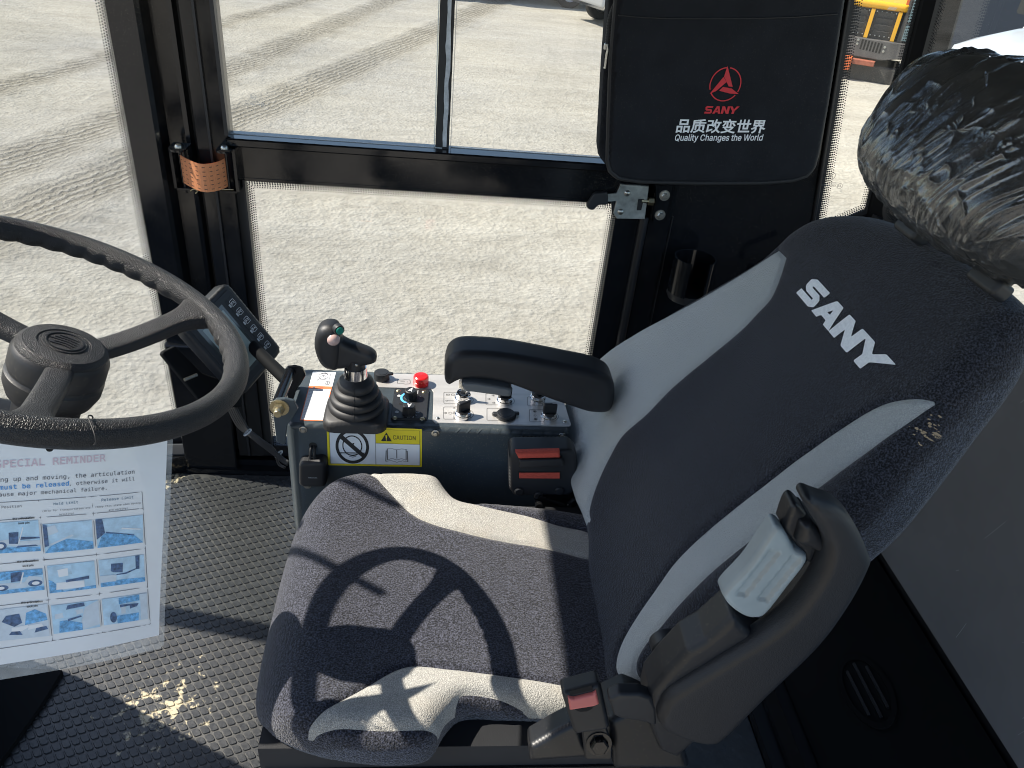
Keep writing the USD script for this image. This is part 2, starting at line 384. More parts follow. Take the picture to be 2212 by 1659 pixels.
M("black_paint", (0.0045, 0.005, 0.006), 0.14, spec=0.5, bump=0.00006, bscale=60.0, bdetail=1.0, dust=0.16, dscale=500.0, rvar=0.05)
M("black_satin", (0.007, 0.0075, 0.009), 0.4, dust=0.12, dscale=420.0, bump=0.0001, bscale=900)
M("black_plastic", (0.0115, 0.0125, 0.0145), 0.48, bump=0.0002, bscale=900.0, var=0.2, vscale=12)
M("grey_black_plastic", (0.0088, 0.0096, 0.0116), 0.46, bump=0.0002, bscale=900.0, var=0.25, vscale=14, dust=0.12)
M("armrest_vinyl", (0.0100, 0.0108, 0.0128), 0.5, bump=0.0004, bscale=700.0, var=0.15, vscale=20)
M("rubber", (0.018, 0.018, 0.019), 0.62, bump=0.0002, bscale=500.0, var=0.2)
M("boot_rubber", (0.017, 0.017, 0.018), 0.55, var=0.25, vscale=40, dust=0.2, dscale=500)
M("seal_rubber", (0.012, 0.012, 0.013), 0.6)
M("matte_black", (0.004, 0.0042, 0.005), 0.75, spec=0.15)
M("sealant", (0.42, 0.44, 0.46), 0.7, var=0.3, vscale=60)
M("console_paint", (0.040, 0.052, 0.060), 0.36, bump=0.0002, bscale=350.0, var=0.12, vscale=9, dust=0.3, dscale=450)
M("brushed_steel", (0.60, 0.58, 0.55), 0.42, metal=0.55, var=0.14, vscale=9.0, bump=0.00012, bscale=300.0, aniso=(0.12, 1.6, 1.0), rvar=0.1)
M("chrome", (0.75, 0.75, 0.75), 0.12, metal=1.0)
M("zinc_plate", (0.42, 0.44, 0.42), 0.38, metal=0.85, var=0.35, vscale=45.0, rvar=0.12)
M("bolt_steel", (0.52, 0.51, 0.47), 0.3, metal=1.0, var=0.3, vscale=300)
M("brass_bolt", (0.55, 0.47, 0.30), 0.32, metal=1.0, var=0.25, vscale=200)
M("red_lens", (0.62, 0.015, 0.018), 0.25, spec=0.6, coat=0.4)
M("green_button", (0.0, 0.16, 0.12), 0.4)
M("pale_lens", (0.50, 0.36, 0.33), 0.25, coat=0.5)
M("grey_tab", (0.27, 0.31, 0.32), 0.35, var=0.08)
M("dark_grey_tab", (0.12, 0.13, 0.135), 0.35)
M("buckle_red", (0.60, 0.16, 0.14), 0.45)
M("red_webbing", (0.50, 0.070, 0.045), 0.75, bump=0.0004, bscale=600.0, aniso=(1, 1, 5), var=0.25, vscale=200)
M("orange_webbing", (0.66, 0.25, 0.105), 0.8, bump=0.0006, bscale=420.0, aniso=(6, 6, 0.6), var=0.22, vscale=160)
M("print_black", (0.015, 0.015, 0.016), 0.6)
M("print_white", (0.75, 0.76, 0.77), 0.55)
M("print_grey", (0.42, 0.45, 0.47), 0.6)
M("print_red", (0.55, 0.02, 0.03), 0.55)
M("print_orange", (0.75, 0.17, 0.06), 0.55)
M("print_yellow", (0.72, 0.60, 0.02), 0.5)
M("print_blue", (0.10, 0.42, 0.80), 0.55)
M("sky_blue_print", (0.42, 0.61, 0.75), 0.5, var=0.18, vscale=90)
M("mid_blue_print", (0.13, 0.36, 0.62), 0.5, var=0.6, vscale=260)
M("pale_blue_print", (0.44, 0.61, 0.74), 0.5, var=0.22, vscale=110)
M("navy_print", (0.055, 0.11, 0.22), 0.5, var=0.8, vscale=240)
M("light_print", (0.55, 0.62, 0.68), 0.5, var=0.12, vscale=90)
M("rose_print", (0.62, 0.50, 0.55), 0.5)
M("soft_ink", (0.10, 0.10, 0.11), 0.55)
M("teal_ink", (0.06, 0.15, 0.24), 0.55)
M("grey_ink", (0.10, 0.10, 0.115), 0.55)
M("faded_red_ink", (0.60, 0.47, 0.52), 0.55)
M("link_blue_ink", (0.06, 0.27, 0.60), 0.55)
M("paper", (0.71, 0.725, 0.735), 0.55, spec=0.3, coat=0.5, var=0.05, vscale=14)
M("sticker_white", (0.70, 0.73, 0.76), 0.4)
M("seat_letter", (0.84, 0.87, 0.92), 0.8, bump=0.0005, bscale=500.0, var=0.12, vscale=260)
M("screen_glass", (0.03, 0.035, 0.035), 0.06, spec=0.8)
M("lcd", (0.20, 0.24, 0.23), 0.12, spec=0.7)
M("cavity", (0.004, 0.004, 0.004), 0.8)
M("shelf_sheet", (0.19, 0.194, 0.208), 0.45, dust=0.5, dscale=800.0, dustcol=(0.3, 0.3, 0.3), var=0.1, vscale=6, bump=0.0001, bscale=300)
M("bag_cloth", (0.010, 0.011, 0.014), 0.85, spec=0.2, bump=0.0003, bscale=900.0, var=0.25, vscale=16, dust=0.05, dscale=300)
leather("wheel_leather", (0.0105, 0.0112, 0.0130), 0.46, cell=520.0, depth=0.00045, dust=0.08)
M("wheel_smooth", (0.0100, 0.0107, 0.0122), 0.46, var=0.25, vscale=30, dust=0.12, bump=0.00015, bscale=500)
fabric("dark_cloth", (0.003, 0.0035, 0.006), (0.068, 0.072, 0.097), scale=330.0, depth=0.0012)
fabric("back_cloth", (0.002, 0.003, 0.0055), (0.050, 0.056, 0.076), scale=380.0, depth=0.0009)
fabric("light_cloth", (0.25, 0.245, 0.225), (0.50, 0.485, 0.44), scale=520.0, depth=0.0009, stain=0.25)
fabric("light_back_cloth", (0.29, 0.315, 0.32), (0.56, 0.585, 0.585), scale=700.0, depth=0.0007)
pane_mat("pane", film=0.006); pane_mat("old_pane", film=0.018)
pane_mat("sleeve_film", (0.92, 0.93, 0.93), 1.0, film=0.16, rough=0.12)

# ================================================================== THE SETTING
# ------------------------------------------------------------------ ground
GZ = -1.35
def ground():
    def axis(n, near, far):
        t = np.linspace(-1, 1, n); s = np.sinh(t * 4.6) / np.sinh(4.6); return s * far
    X = axis(420, 0, 260.0) + 0.5; Y = axis(420, 0, 260.0) + 7.0
    gx, gy = np.meshgrid(X, Y)
    P = np.stack([gx, gy, 0 * gx], -1)
    z = 0.05 * (meshkit.fbm(P * 0.35, 3, 1) - 0.5) + 0.035 * (meshkit.fbm(P * A([1.2, 2.2, 1]) + 40, 4, 2) - 0.5)
    for x0, y0, sl, w in TRACKS:
        d = (gx - x0 - sl * (gy - y0)) / math.hypot(1, sl)
        m = np.clip(1.3 - np.abs(d) / w, 0, 1); z = z - 0.012 * m * m + 0.02 * np.exp(-((np.abs(d) - w * 1.3) / 0.09) ** 2)
    V = np.c_[gx.ravel(), gy.ravel(), (GZ + z).ravel()]
    n, m = gx.shape; i = (np.arange(n - 1)[:, None] * m + np.arange(m - 1)).ravel()
    F = np.vstack([np.c_[i, i + 1, i + m + 1], np.c_[i, i + m + 1, i + m]])
    return V, F
TRACKS = [(-3.34, 13.0, 0.19, 0.30), (-2.3, 11.2, 0.285, 0.34), (-5.3, 13.0, 0.22, 0.22)]
nodes = {"geo": ("geometry", {}), "sep": ("separate_xyz", {}),
    "fine": ("noise_texture", {"scale": 9.0, "detail": 8.0, "roughness": 0.68}), "mm": ("mapping", {"scale": A([0.55, 1.5, 1.0])}), "mid": ("noise_texture", {"scale": 1.3, "detail": 7.0, "roughness": 0.65}), "big": ("noise_texture", {"scale": 0.22, "detail": 4.0}),
    "r1": ("rgb_ramp", {"ramp": [(0.25, (0.350, 0.322, 0.272)), (0.5, (0.435, 0.405, 0.350)), (0.75, (0.505, 0.474, 0.414))]}),
    "r2": ("rgb_ramp", {"ramp": [(0.3, (0.80, 0.79, 0.77)), (0.7, (1.0, 1.0, 1.0))]}), "r3": ("rgb_ramp", {"ramp": [(0.35, (0.86, 0.87, 0.90)), (0.65, (1.0, 0.985, 0.95))]}),
    "m1": ("mix", {"mix_type": "multiply", "fac": 1.0}), "m2": ("mix", {"mix_type": "multiply", "fac": 1.0}), "mt": ("mix", {"mix_type": "multiply"}),
    "crumb": ("voronoi_texture", {"scale": 26.0, "feature": "smooth_f1", "smoothness": 0.6}), "ha": ("math", {"math_type": "multiply_add", "value2": 0.35}), "hm": ("math", {"math_type": "multiply_add", "value2": 2.6}), "hb": ("math", {"math_type": "multiply_add", "value2": 0.6}),
    "b": ("bump", {"strength": 1.0, "distance": 0.03}), "p": ("principled_bsdf", {"roughness": 0.95, "specular_ior_level": 0.1, "diffuse_roughness": 0.6})}
links = [("geo.position", "fine.vector"), ("geo.position", "mm.vector"), ("mm.vector", "mid.vector"), ("geo.position", "big.vector"), ("geo.position", "crumb.vector"), ("geo.position", "sep.vector"), ("fine.fac", "r1.fac"), ("mid.fac", "r2.fac"), ("big.fac", "r3.fac"),
    ("r1.color", "m1.color1"), ("r2.color", "m1.color2"), ("m1.color", "m2.color1"), ("r3.color", "m2.color2")]
prev, ridge = None, None
for k, (x0, y0, sl, w) in enumerate(TRACKS):       # tyre and drum tracks: disturbed, darker soil with lug marks
    c = math.hypot(1, sl)
    nodes |= {f"a{k}": ("math", {"math_type": "multiply_add", "value2": -sl, "value3": -(x0 - sl * y0)}), f"b{k}": ("math", {"math_type": "add"}), f"n{k}": ("noise_texture", {"scale": 2.2, "detail": 5.0}),
        f"c{k}": ("math", {"math_type": "absolute"}), f"d{k}": ("math", {"math_type": "multiply_add", "value2": 0.55}), f"e{k}": ("map_range", {"from_min": (w + 0.46) * c, "from_max": (w + 0.08) * c, "to_min": 0.0, "to_max": 1.0, "clamp": True}),
        f"w{k}": ("wave_texture", {"scale": 3.1, "distortion": 7.0, "detail": 5.0, "detail_scale": 2.6, "detail_roughness": 0.7}), f"v{k}": ("mapping", {"rotation": A([0, 0, 0.62 - math.atan(sl)]), "location": A([k * 1.7, 0, 0])}), f"x{k}": ("math", {"math_type": "multiply"})}
    links += [("sep.y", f"a{k}.value1"), ("sep.x", f"b{k}.value1"), (f"a{k}.value", f"b{k}.value2"), (f"b{k}.value", f"c{k}.value1"), ("geo.position", f"n{k}.vector"), (f"n{k}.fac", f"d{k}.value1"), (f"c{k}.value", f"d{k}.value3"), (f"d{k}.value", f"e{k}.value"),
        ("geo.position", f"v{k}.vector"), (f"v{k}.vector", f"w{k}.vector"), (f"w{k}.fac", f"x{k}.value1"), (f"e{k}.result", f"x{k}.value2")]
    if prev is None: prev, ridge = f"e{k}.result", f"x{k}.value"
    else:
        nodes |= {f"mx{k}": ("math", {"math_type": "maximum"}), f"rx{k}": ("math", {"math_type": "maximum"})}
        links += [(prev, f"mx{k}.value1"), (f"e{k}.result", f"mx{k}.value2"), (ridge, f"rx{k}.value1"), (f"x{k}.value", f"rx{k}.value2")]; prev, ridge = f"mx{k}.value", f"rx{k}.value"
nodes["soil"] = ("rgb_ramp", {"ramp": [(0.0, (0.62, 0.60, 0.56)), (0.5, (0.80, 0.785, 0.75)), (1.0, (0.98, 0.97, 0.95))]})
links += [(ridge, "soil.fac"), ("m2.color", "mt.color1"), ("soil.color", "mt.color2"), (prev, "mt.fac"), ("mt.color", "p.base_color"),
    ("crumb.distance", "ha.value1"), ("fine.fac", "ha.value3"), (ridge, "hb.value1"), ("mid.fac", "hm.value1"), ("ha.value", "hm.value3"), ("hm.value", "hb.value3"), ("hb.value", "b.height"), ("b.normal", "p.normal")]
MATS["dirt"] = usdkit.material(stage, "/World/Looks/dirt", nodes, links, surface="p.BSDF")
solo("ground", ground(), "dirt", "pale dusty dirt yard crossed by tyre tracks", None, kind="structure", smooth=True)

# ------------------------------------------------------------------ cab shell
YD = 1.70                                  # inner face of the far (door) side
cab = thing("cab", "black painted steel cab shell with pillars, roof, corner and rear glass", "cab", (0, 0.85, 0))
def prism(pts, z0, z1):
    v, f = tri(trimesh.creation.extrude_polygon(shapely.geometry.polygon.orient(Polygon(pts)), z1 - z0, engine="earcut")); v[:, 2] += z0; return v, f
ZR = 1.64
part(cab, "floor_plate", bx((-1.25, -0.06, -0.05), (1.10, 1.80, -0.006)), "black_satin")
part(cab, "roof", bx((-0.775, -0.10, ZR), (1.02, 1.86, ZR + 0.06)), "black_satin")
# front pillar beside the door: face, groove and return, plus the door seal ledge
for q in ((-0.548, -0.515), (0.466, 0.490)): part(cab, "pillar_return", bx((q[0], 1.752, -0.02), (q[1], 1.80, ZR)), "black_satin")
fp = [(-0.672, 1.715), (-0.664, 1.700), (-0.606, 1.690), (-0.598, 1.697), (-0.596, 1.742), (-0.560, 1.745), (-0.556, 1.728), (-0.546, 1.726), (-0.543, 1.775), (-0.672, 1.80)]
part(cab, "front_pillar", prism(fp, -0.02, ZR), "black_paint", smooth=20)
part(cab, "pillar_foot", plate(Polygon([(-0.665, 0.0), (-0.665, 0.40), (-0.57, 0.40), (-0.525, 0.30), (-0.530, 0.0), (-0.585, -0.012)]), Frame((0, 1.700, 0), (1, 0, 0), (0, 0, 1)), 0.0, 0.018, 0.003), "black_paint")
part(cab, "door_seal", [tube(spline([(-0.520, 1.742, ZR), (-0.520, 1.742, 0.16), (-0.505, 1.742, 0.075), (-0.46, 1.742, 0.04), (0.42, 1.742, 0.035), (0.47, 1.742, 0.07), (0.482, 1.742, 0.16), (0.482, 1.742, ZR)], 120), 0.010, 8)], "seal_rubber", smooth=True)
part(cab, "door_sill", [bx((-0.66, 1.70, -0.006), (0.56, 1.80, 0.030)), bx((-0.66, 1.675, -0.006), (0.56, 1.70, 0.012))], "black_paint")
# rear door pillar with pipe and the solid side panel behind it
part(cab, "rear_pillar", prism([(0.486, 1.80), (0.486, 1.712), (0.494, 1.700), (0.540, 1.697), (0.548, 1.705), (0.548, 1.80)], -0.02, ZR), "black_paint", smooth=20)
part(cab, "pillar_pipe", tube([(0.478, 1.690, 0.80), (0.478, 1.690, -0.005)], 0.011, 14), "black_satin", smooth=True)
qL0, qL1 = (0.92, 0.789), (0.842, 1.287)
sl = (qL1[0] - qL0[0]) / (qL1[1] - qL0[1])
QF = Frame((0, 1.715, 0), (1, 0, 0), (0, 0, 1))   # quarter-glass plane (a = x, b = z, normal towards the inside)
qx = lambda z, x0=0.92: x0 + sl * (z - 0.789)
panel = Polygon([(0.548, -0.02), (1.06, -0.02), (1.06, 0.835), (1.035, 0.835), (0.905, 0.765), (qx(0.80) - 0.012, 0.80), (qx(ZR) - 0.012, ZR), (0.548, ZR)])
part(cab, "side_panel", plate(panel, QF, -0.03, 0.0), "black_paint")
part(cab, "panel_trim", [tube([QF.to(qx(0.80) - 0.016, 0.80, 0.004), QF.to(qx(ZR) - 0.016, ZR, 0.004)], 0.005, 8), tube([QF.to(0.552, 0.0, 0.004), QF.to(0.552, 0.80, 0.004)], 0.0028, 8)], "black_satin", smooth=True)
slr = -0.105
qR = lambda z: 1.036 + slr * (z - 0.860)
# rear corner pillar, leaning with the rear glass
def lean_prism(pts, z0, z1, k):
    v, f = prism(pts, 0, 1); z = z0 + v[:, 2] * (z1 - z0); v[:, 0] += k * (z - 0.86); v[:, 2] = z; return v, f
part(cab, "corner_pillar", lean_prism([(1.030, 1.735), (1.030, 1.705), (1.045, 1.665), (1.080, 1.655), (1.10, 1.68), (1.10, 1.735)], 0.80, ZR, slr), "matte_black", smooth=20)
part(cab, "rear_wall", [bx((1.055, -0.08, -0.02), (1.10, 1.70, 0.80)), bx((1.035, -0.08, 0.80), (1.10, 1.70, 0.842))], "black_satin")
part(cab, "rear_sheet", plate(rect(1.62, 0.585, 0.01, (0.86, 0.50)), Frame((1.050, 0, 0), (0, 1, 0), (0, 0, 1)).__class__((1.052, 1.70, 0), (0, -1, 0), (0, 0, 1)), 0.0, 0.006), "shelf_sheet", "grey scuffed sheet on the rear wall below the rear glass")
rs_ = []
for k in range(46):
    a_, b_ = rng.uniform(0.15, 1.25), rng.uniform(0.24, 0.74); l_ = rng.uniform(0.01, 0.07); t_ = rng.normal(1.25, 0.25); w_ = rng.uniform(0.0004, 0.0011)
    rs_.append(stroke([(a_ + l_ * math.cos(t_) * u - 0.02 * l_ * u * u, b_ + l_ * math.sin(t_) * u) for u in np.linspace(0, 1, 5)], w_))
part(cab, "scratches", flat(unary_union(rs_), Frame((1.052, 1.70, 0), (0, -1, 0), (0, 0, 1)), 0.0064), "print_grey", "pale scratches on the grey rear sheet", kind="stuff")
# low heater box along the rear wall with its oval vent
hb = [(0.80, 0.0), (0.83, 0.06), (1.046, 0.185), (1.046, 0.0)]
v, f = tri(trimesh.creation.extrude_polygon(shapely.geometry.polygon.orient(Polygon(hb)), 1.76, engine="earcut"))
part(cab, "heater_cover", (np.c_[v[:, 0], v[:, 2] - 0.06, v[:, 1]], A(f)[:, ::-1]), "matte_black")
part(cab, "floor_strip", [bx((0.690, -0.05, -0.005), (0.698, 1.68, 0.006)), bx((0.735, -0.05, -0.005), (0.765, 1.68, 0.010))], "black_paint")
_n = A([-0.5, 0, 0.866])
VF = Frame(onp((1872, 1492), (0.83, 0, 0.0605), _n), (0, -1, 0), (0.866, 0, 0.5))
oval = affinity.scale(Point(0, 0).buffer(1, quad_segs=12), 0.085, 0.048)
vent = part(cab, "vent", plate(oval.difference(affinity.scale(oval, 0.86, 0.8)), VF, 0.0, 0.006, 0), "matte_black")
for b in (-0.018, 0.002, 0.022):
    part(vent, "vent_slat", plate(rect(0.13 - abs(b) * 1.5, 0.006, 0.002, (0, b)), VF, 0.0, 0.005), "black_satin")
# near side of the cab: door posts, low panels
part(cab, "near_post", bx((-0.70, -0.12, -0.02), (-0.60, -0.04, ZR)), "black_paint"); part(cab, "near_post", bx((0.56, -0.12, -0.02), (0.66, -0.04, ZR)), "black_paint")
part(cab, "near_panel", bx((0.66, -0.12, -0.02), (1.10, -0.08, 0.80)), "black_satin"); part(cab, "front_panel", bx((-1.30, -0.10, -0.05), (-1.25, 1.45, 0.42)), "black_satin"); part(cab, "front_post", bx((-1.02, -0.12, -0.02), (-0.94, -0.05, ZR)), "black_paint")
for q in ([(-1.0, 1.2366, 1.30), (-1.0, 1.236, 1.46), (-1.0, 1.20, 1.62)], [(-1.0, 1.1998, 1.30), (-1.0, 1.15, 1.392), (-1.0, 1.137, 1.404)], [(-1.0, 1.136, 1.30), (-1.0, 1.09, 1.381), (-1.0, 1.04, 1.50), (-1.0, 1.006, 1.60)]):
    part(cab, "wiper_arm", tube(spline(q, 16), 0.0085, 8), "black_satin", smooth=True)
# glass: front corner pane, quarter pane, rear pane
FF = Frame((-0.668, 1.752, 0), (0.905, 0.425, 0), (0, 0, 1))
CFP = rect(0.90, 1.60, 0.04, (-0.445, 0.85))
def frit(parent, poly, fr, band, rows=4, pitch=0.0056, r0=0.0027, r1=0.0015, h=0.0015, step=0.0046):
    """black ceramic border of a pane and its fading rows of dots"""
    part(parent, "glass_border", flat(poly.difference(poly.buffer(-band)), fr, h), "print_black")
    V, F, n = [], [], 0
    hexa = A([(math.cos(t), math.sin(t)) for t in np.arange(6) * np.pi / 3])
    for k in range(rows):
        ring = poly.buffer(-(band + step * (k + 0.45))).exterior; m = int(ring.length / pitch)
        c = A([ring.interpolate((i + 0.5 * (k % 2)) / m, normalized=True).coords[0] for i in range(m)])
        rr = r0 + (r1 - r0) * k / (rows - 1)
        q = (c[:, None] + rr * hexa[None]).reshape(-1, 2)
        V.append(fr.to(q[:, 0], q[:, 1], h)); i = np.arange(m)[:, None] * 6 + n
        F.append(np.vstack([i + A([0, 1, 2]), i + A([0, 2, 3]), i + A([0, 3, 4]), i + A([0, 4, 5])])); n += m * 6
    part(parent, "glass_dots", (np.vstack(V), np.vstack(F)), "print_black", kind="stuff", smooth=False)
def pane(parent, poly, fr, mat="pane", name="glass_pane", label=None, t=0.005):
    """a sheet of glass: one thin solid"""
    return part(parent, name, flat(poly, fr, 0.0), mat, label, smooth=False)
g = pane(cab, CFP, FF, label="front corner glass left of the door pillar"); frit(g, CFP, FF, 0.020)
part(cab, "glass_frame", plate(rect(0.96, 1.66, 0.04, (-0.455, 0.83)).difference(rect(0.885, 1.585, 0.035, (-0.445, 0.85))), FF, -0.03, -0.003), "black_paint")
part(cab, "front_sill", plate(rect(0.95, 0.06, 0.01, (-0.45, 0.015)), FF, 0.004, 0.06, 0.004), "black_paint")
QP = Polygon([(qx(0.772), 0.772), (1.045, 0.848), (qR(ZR), ZR), (qx(ZR), ZR)]).buffer(0.012)
QP = fillet(Polygon([(qx(0.772) - 0.010, 0.765), (1.040, 0.838), (qR(ZR) + 0.012, ZR), (qx(ZR) - 0.010, ZR)]), 0.02)
g = pane(cab, QP, QF.at(0, 0, -0.006), label="rear quarter glass between the side panel and the corner pillar"); frit(g, QP, QF.at(0, 0, -0.006), 0.012)
RF = Frame((1.040, 1.67, 0.842), (0, -1, 0), (slr, 0, 1.0))
RP = rect(1.72, 0.80, 0.04, (0.86, 0.395))
g = pane(cab, RP, RF, label="rear glass behind the seat"); frit(g, RP, RF, 0.014)
# markings etched into the quarter glass (seen from behind)
def etched(parent, fr, a, b, k=1.0):
    mir = lambda g: affinity.scale(g, -1, 1, origin=(0, 0))
    gs = [ringg(0.006, 0.0008, (0.012, 0.014))] + [moved(ringg(0.0022, 0.0006).intersection(shapely.box(0, -1, 1, 1)), 0.0105 + 0.0022 * i, 0.014) for i in range(3)]
    gs += [text("E000006", 0.0026), moved(text("43R-000169", 0.0034), -0.002, -0.006), moved(text("E4", 0.004), -0.0115, -0.006), ringg(0.005, 0.0006, (-0.009, -0.0043))]
    part(parent, "glass_marking", flat(affinity.translate(affinity.scale(mir(unary_union(gs)), k, k, origin=(0, 0)), a, b), fr, 0.0016), "print_grey" if k < 1 else "grey_ink")
a, b = QF.px([(1805, 396)])[0]; etched(g, QF, a, b, k=1.25)

# ------------------------------------------------------------------ door in the far side
DF = Frame((0, YD, 0), (1, 0, 0), (0, 0, 1))      # a = x, b = z, normal towards the camera side
door = thing("cab_door", "black framed cab door with sliding window above and fixed glass below", "door", (0, YD, 0))
part(door, "door_frame", [plate(shapely.box(-0.524, 0.045, -0.4575, ZR), DF, -0.045, 0.0), plate(shapely.box(0.412, 0.045, 0.470, ZR), DF, -0.045, 0.0), plate(shapely.box(-0.4575, 0.045, 0.412, 0.082), DF, -0.045, -0.002),
    plate(shapely.box(-0.4575, ZR - 0.05, 0.412, ZR), DF, -0.045, 0.0)], "black_paint", smooth=20)
part(door, "middle_rail", [plate(shapely.box(-0.4575, 0.832, 0.412, 0.905), DF, -0.045, 0.001), plate(shapely.box(-0.46, 0.903, 0.412, 0.921), DF, -0.045, 0.016, 0.003), bx((-0.4575, YD - 0.003, 0.826), (0.412, YD + 0.01, 0.8325))], "black_paint", smooth=20)
part(door, "frame_lip", [bx((-0.4625, YD - 0.010, 0.925), (-0.4545, YD + 0.01, ZR)), bx((-0.4365, YD - 0.006, 0.07), (-0.4315, YD + 0.01, 0.828)), bx((-0.498, YD - 0.007, 0.05), (-0.493, YD + 0.01, ZR))], "black_satin")
UF = DF.at(0, 0, -0.022)
up1 = shapely.box(-0.458, 0.915, 0.010, ZR - 0.03); up2 = shapely.box(-0.020, 0.915, 0.414, ZR - 0.03)
g = pane(door, up1, UF, "old_pane", label="front sliding pane of the door window")
etched(g, UF, *UF.px([(560, 222)])[0], k=0.9)
part(g, "pane_edge", [bx((-0.018, YD + 0.0185, 0.916), (-0.0165, YD + 0.0225, ZR - 0.03)), bx((-0.458, YD + 0.0185, 0.9195), (0.0, YD + 0.0225, 0.9225))], "print_grey")
g2 = pane(door, up2, UF.at(0, 0, -0.012), "old_pane", label="rear sliding pane of the door window")
part(g2, "pane_edge", [bx((0.0185, YD + 0.0305, 0.916), (0.0195, YD + 0.0345, ZR - 0.03)), bx((0.02, YD + 0.0305, 0.9195), (0.413, YD + 0.0345, 0.9225))], "print_grey")
part(door, "window_seal", plate(shapely.box(-0.0150, 0.918, 0.0150, ZR - 0.03), UF, -0.010, 0.003), "seal_rubber")
zs = np.arange(0.925, ZR - 0.04, 0.008)
el = 0.0005 + 0.003 * (meshkit.noise(np.c_[zs * 22, zs * 0, zs * 0], 3) - 0.5) + 0.002 * (meshkit.noise(np.c_[zs * 90, zs * 0, zs * 0], 4) - 0.5); er = 0.0095 + 0.003 * (meshkit.noise(np.c_[zs * 35, zs * 0, zs * 0], 5) - 0.5)
part(door, "sealant_strip", plate(Polygon(list(zip(el, zs)) + list(zip(er[::-1], zs[::-1]))), UF, 0.003, 0.0042), "sealant", "uneven grey strip of sealant on the window seal")
LP = rect(0.853, 0.765, 0.03, (-0.008, 0.448)); LP = shapely.box(-0.462, 0.046, 0.440, 0.850).buffer(-0.02).buffer(0.02)
LF = DF.at(0, 0, -0.016)
g = pane(door, LP, LF, label="fixed lower glass of the door"); frit(g, LP, LF, 0.0275)
# rotary latch with its handle, at the rear of the middle rail
KF = DF.at(0, 0, 0.004)
L = lambda pts: KF.px([((1600 + x / 5.53) * .7745, (480 + y / 5.53) * .7745) for x, y in pts])
latch = part(door, "latch_plate", plate(Polygon(L([(700, 150), (1140, 180), (1075, 690), (650, 680), (595, 600)])), KF, 0.010, 0.016, 0.001), "zinc_plate", "zinc latch plate with two screws")
part(latch, "latch_body", plate(Polygon(L([(560, 420), (700, 150), (1130, 200), (1080, 680), (570, 650)])).buffer(-0.002), KF, 0.0, 0.010), "black_satin")
part(latch, "latch_slot", plate(Polygon(L([(975, 375), (1060, 375), (1020, 550), (950, 550)])), KF, 0.016, 0.0165), "cavity")
for x, y in ((805, 290), (705, 575)):
    c = L([(x, y)])[0]; part(latch, "latch_screw", screw(KF.at(c[0], c[1], 0.016), 0.0075), "bolt_steel", smooth=True)
part(door, "latch_handle", pad(smooth_poly(L([(185, 450), (230, 365), (300, 275), (400, 262), (495, 262), (495, 440), (380, 455), (330, 490), (290, 530), (230, 530), (190, 500)]), 80), KF, 0.024, 0.012, r=0.004, rb=0.004, grid=0.006), "black_plastic", "black lever handle of the door latch", smooth=50)
part(door, "handle_stem", plate(Polygon(L([(480, 300), (640, 285), (690, 170), (700, 210), (650, 400), (490, 410)])), KF, 0.014, 0.019), "zinc_plate")
# striker bracket on the rear pillar
BF = Frame((0, 1.690, 0), (1, 0, 0), (0, 0, 1))
S = lambda pts: BF.px([((1600 + x / 5.53) * .7745, (480 + y / 5.53) * .7745) for x, y in pts])
st = part(cab, "striker_bracket", plate(fillet(Polygon(S([(1260, 190), (1530, 185), (1400, 760), (1215, 760), (1265, 420)])), 0.003), BF, -0.004, 0.004, 0.001), "black_paint")
for x, y in ((1395, 350), (1325, 650)):
    c = S([(x, y)])[0]; part(st, "striker_bolt", [hexbolt(BF.at(c[0], c[1], 0.004), 0.0075, 0.007), lathe([(0.0125, 0.0015), (0.0125, 0)], BF.at(c[0], c[1], 0.004), 24), lathe([(0, 0.0015), (0.0125, 0.0015)], BF.at(c[0], c[1], 0.004), 24)], "bolt_steel")
c0, c1 = S([(1035, 425), (1220, 435)])
part(st, "striker_pin", [tube([BF.to(c0[0], c0[1], 0.008), BF.to(c1[0], c1[1], 0.008)], 0.0045, 10), tube([BF.to(*(c0 * .45 + c1 * .55), 0.008), BF.to(*c1, 0.008)], 0.009, 6)], "brass_bolt")

# orange strap that limits the door's swing
CF = Frame((0, 1.672, 0), (1, 0, 0), (0, 0, 1))
cl = lambda x, y: CF.px([((x / 2.3235) * .7745, (y / 2.3235) * .7745)])[0]
strap = thing("check_strap", "orange webbing strap looped between two black brackets beside the door", "strap", CF.to(*cl(1320, 1100)))
pl = CF.to(*cl(1178, 1080)); pr = CF.to(*cl(1470, 1080))
tp = A([(pl[0], pl[1] + 0.0), (pl[0] + 0.018, pl[1] - 0.010), ((pl[0] + pr[0]) / 2, pl[1] - 0.026), (pr[0] - 0.022, pr[1] - 0.016), (pr[0] - 0.004, pr[1] + 0.004), (pr[0] - 0.002, pr[1] + 0.016)])
sp = spline(np.c_[tp, np.zeros(len(tp))], 60)[:, :2]
z0, z1 = 0.795, 0.862
tt = np.linspace(0, 1, len(sp)); sag = -0.010 * np.sin(tt * np.pi) + 0.004 * tt
n2 = np.gradient(sp, axis=0); n2 = np.c_[-n2[:, 1], n2[:, 0]]; n2 /= np.linalg.norm(n2, axis=1, keepdims=True)
zA = CF.to(*cl(1180, 1005))[2]; zB = CF.to(*cl(1190, 1185))[2]
def band(off, za, zb, ins=0.0):
    q = sp + n2 * off; V = np.vstack([np.c_[q, np.full(len(q), za) + sag], np.c_[q, np.full(len(q), zb) + sag]]); m = len(q); i = np.arange(m - 1)
    return V, np.vstack([np.c_[i, i + 1, i + m + 1], np.c_[i, i + m + 1, i + m]])
web = [band(-0.001, zA, zB), band(0.001, zA, zB)]
part(strap, "webbing", web, "orange_webbing", smooth=40)
dash = []
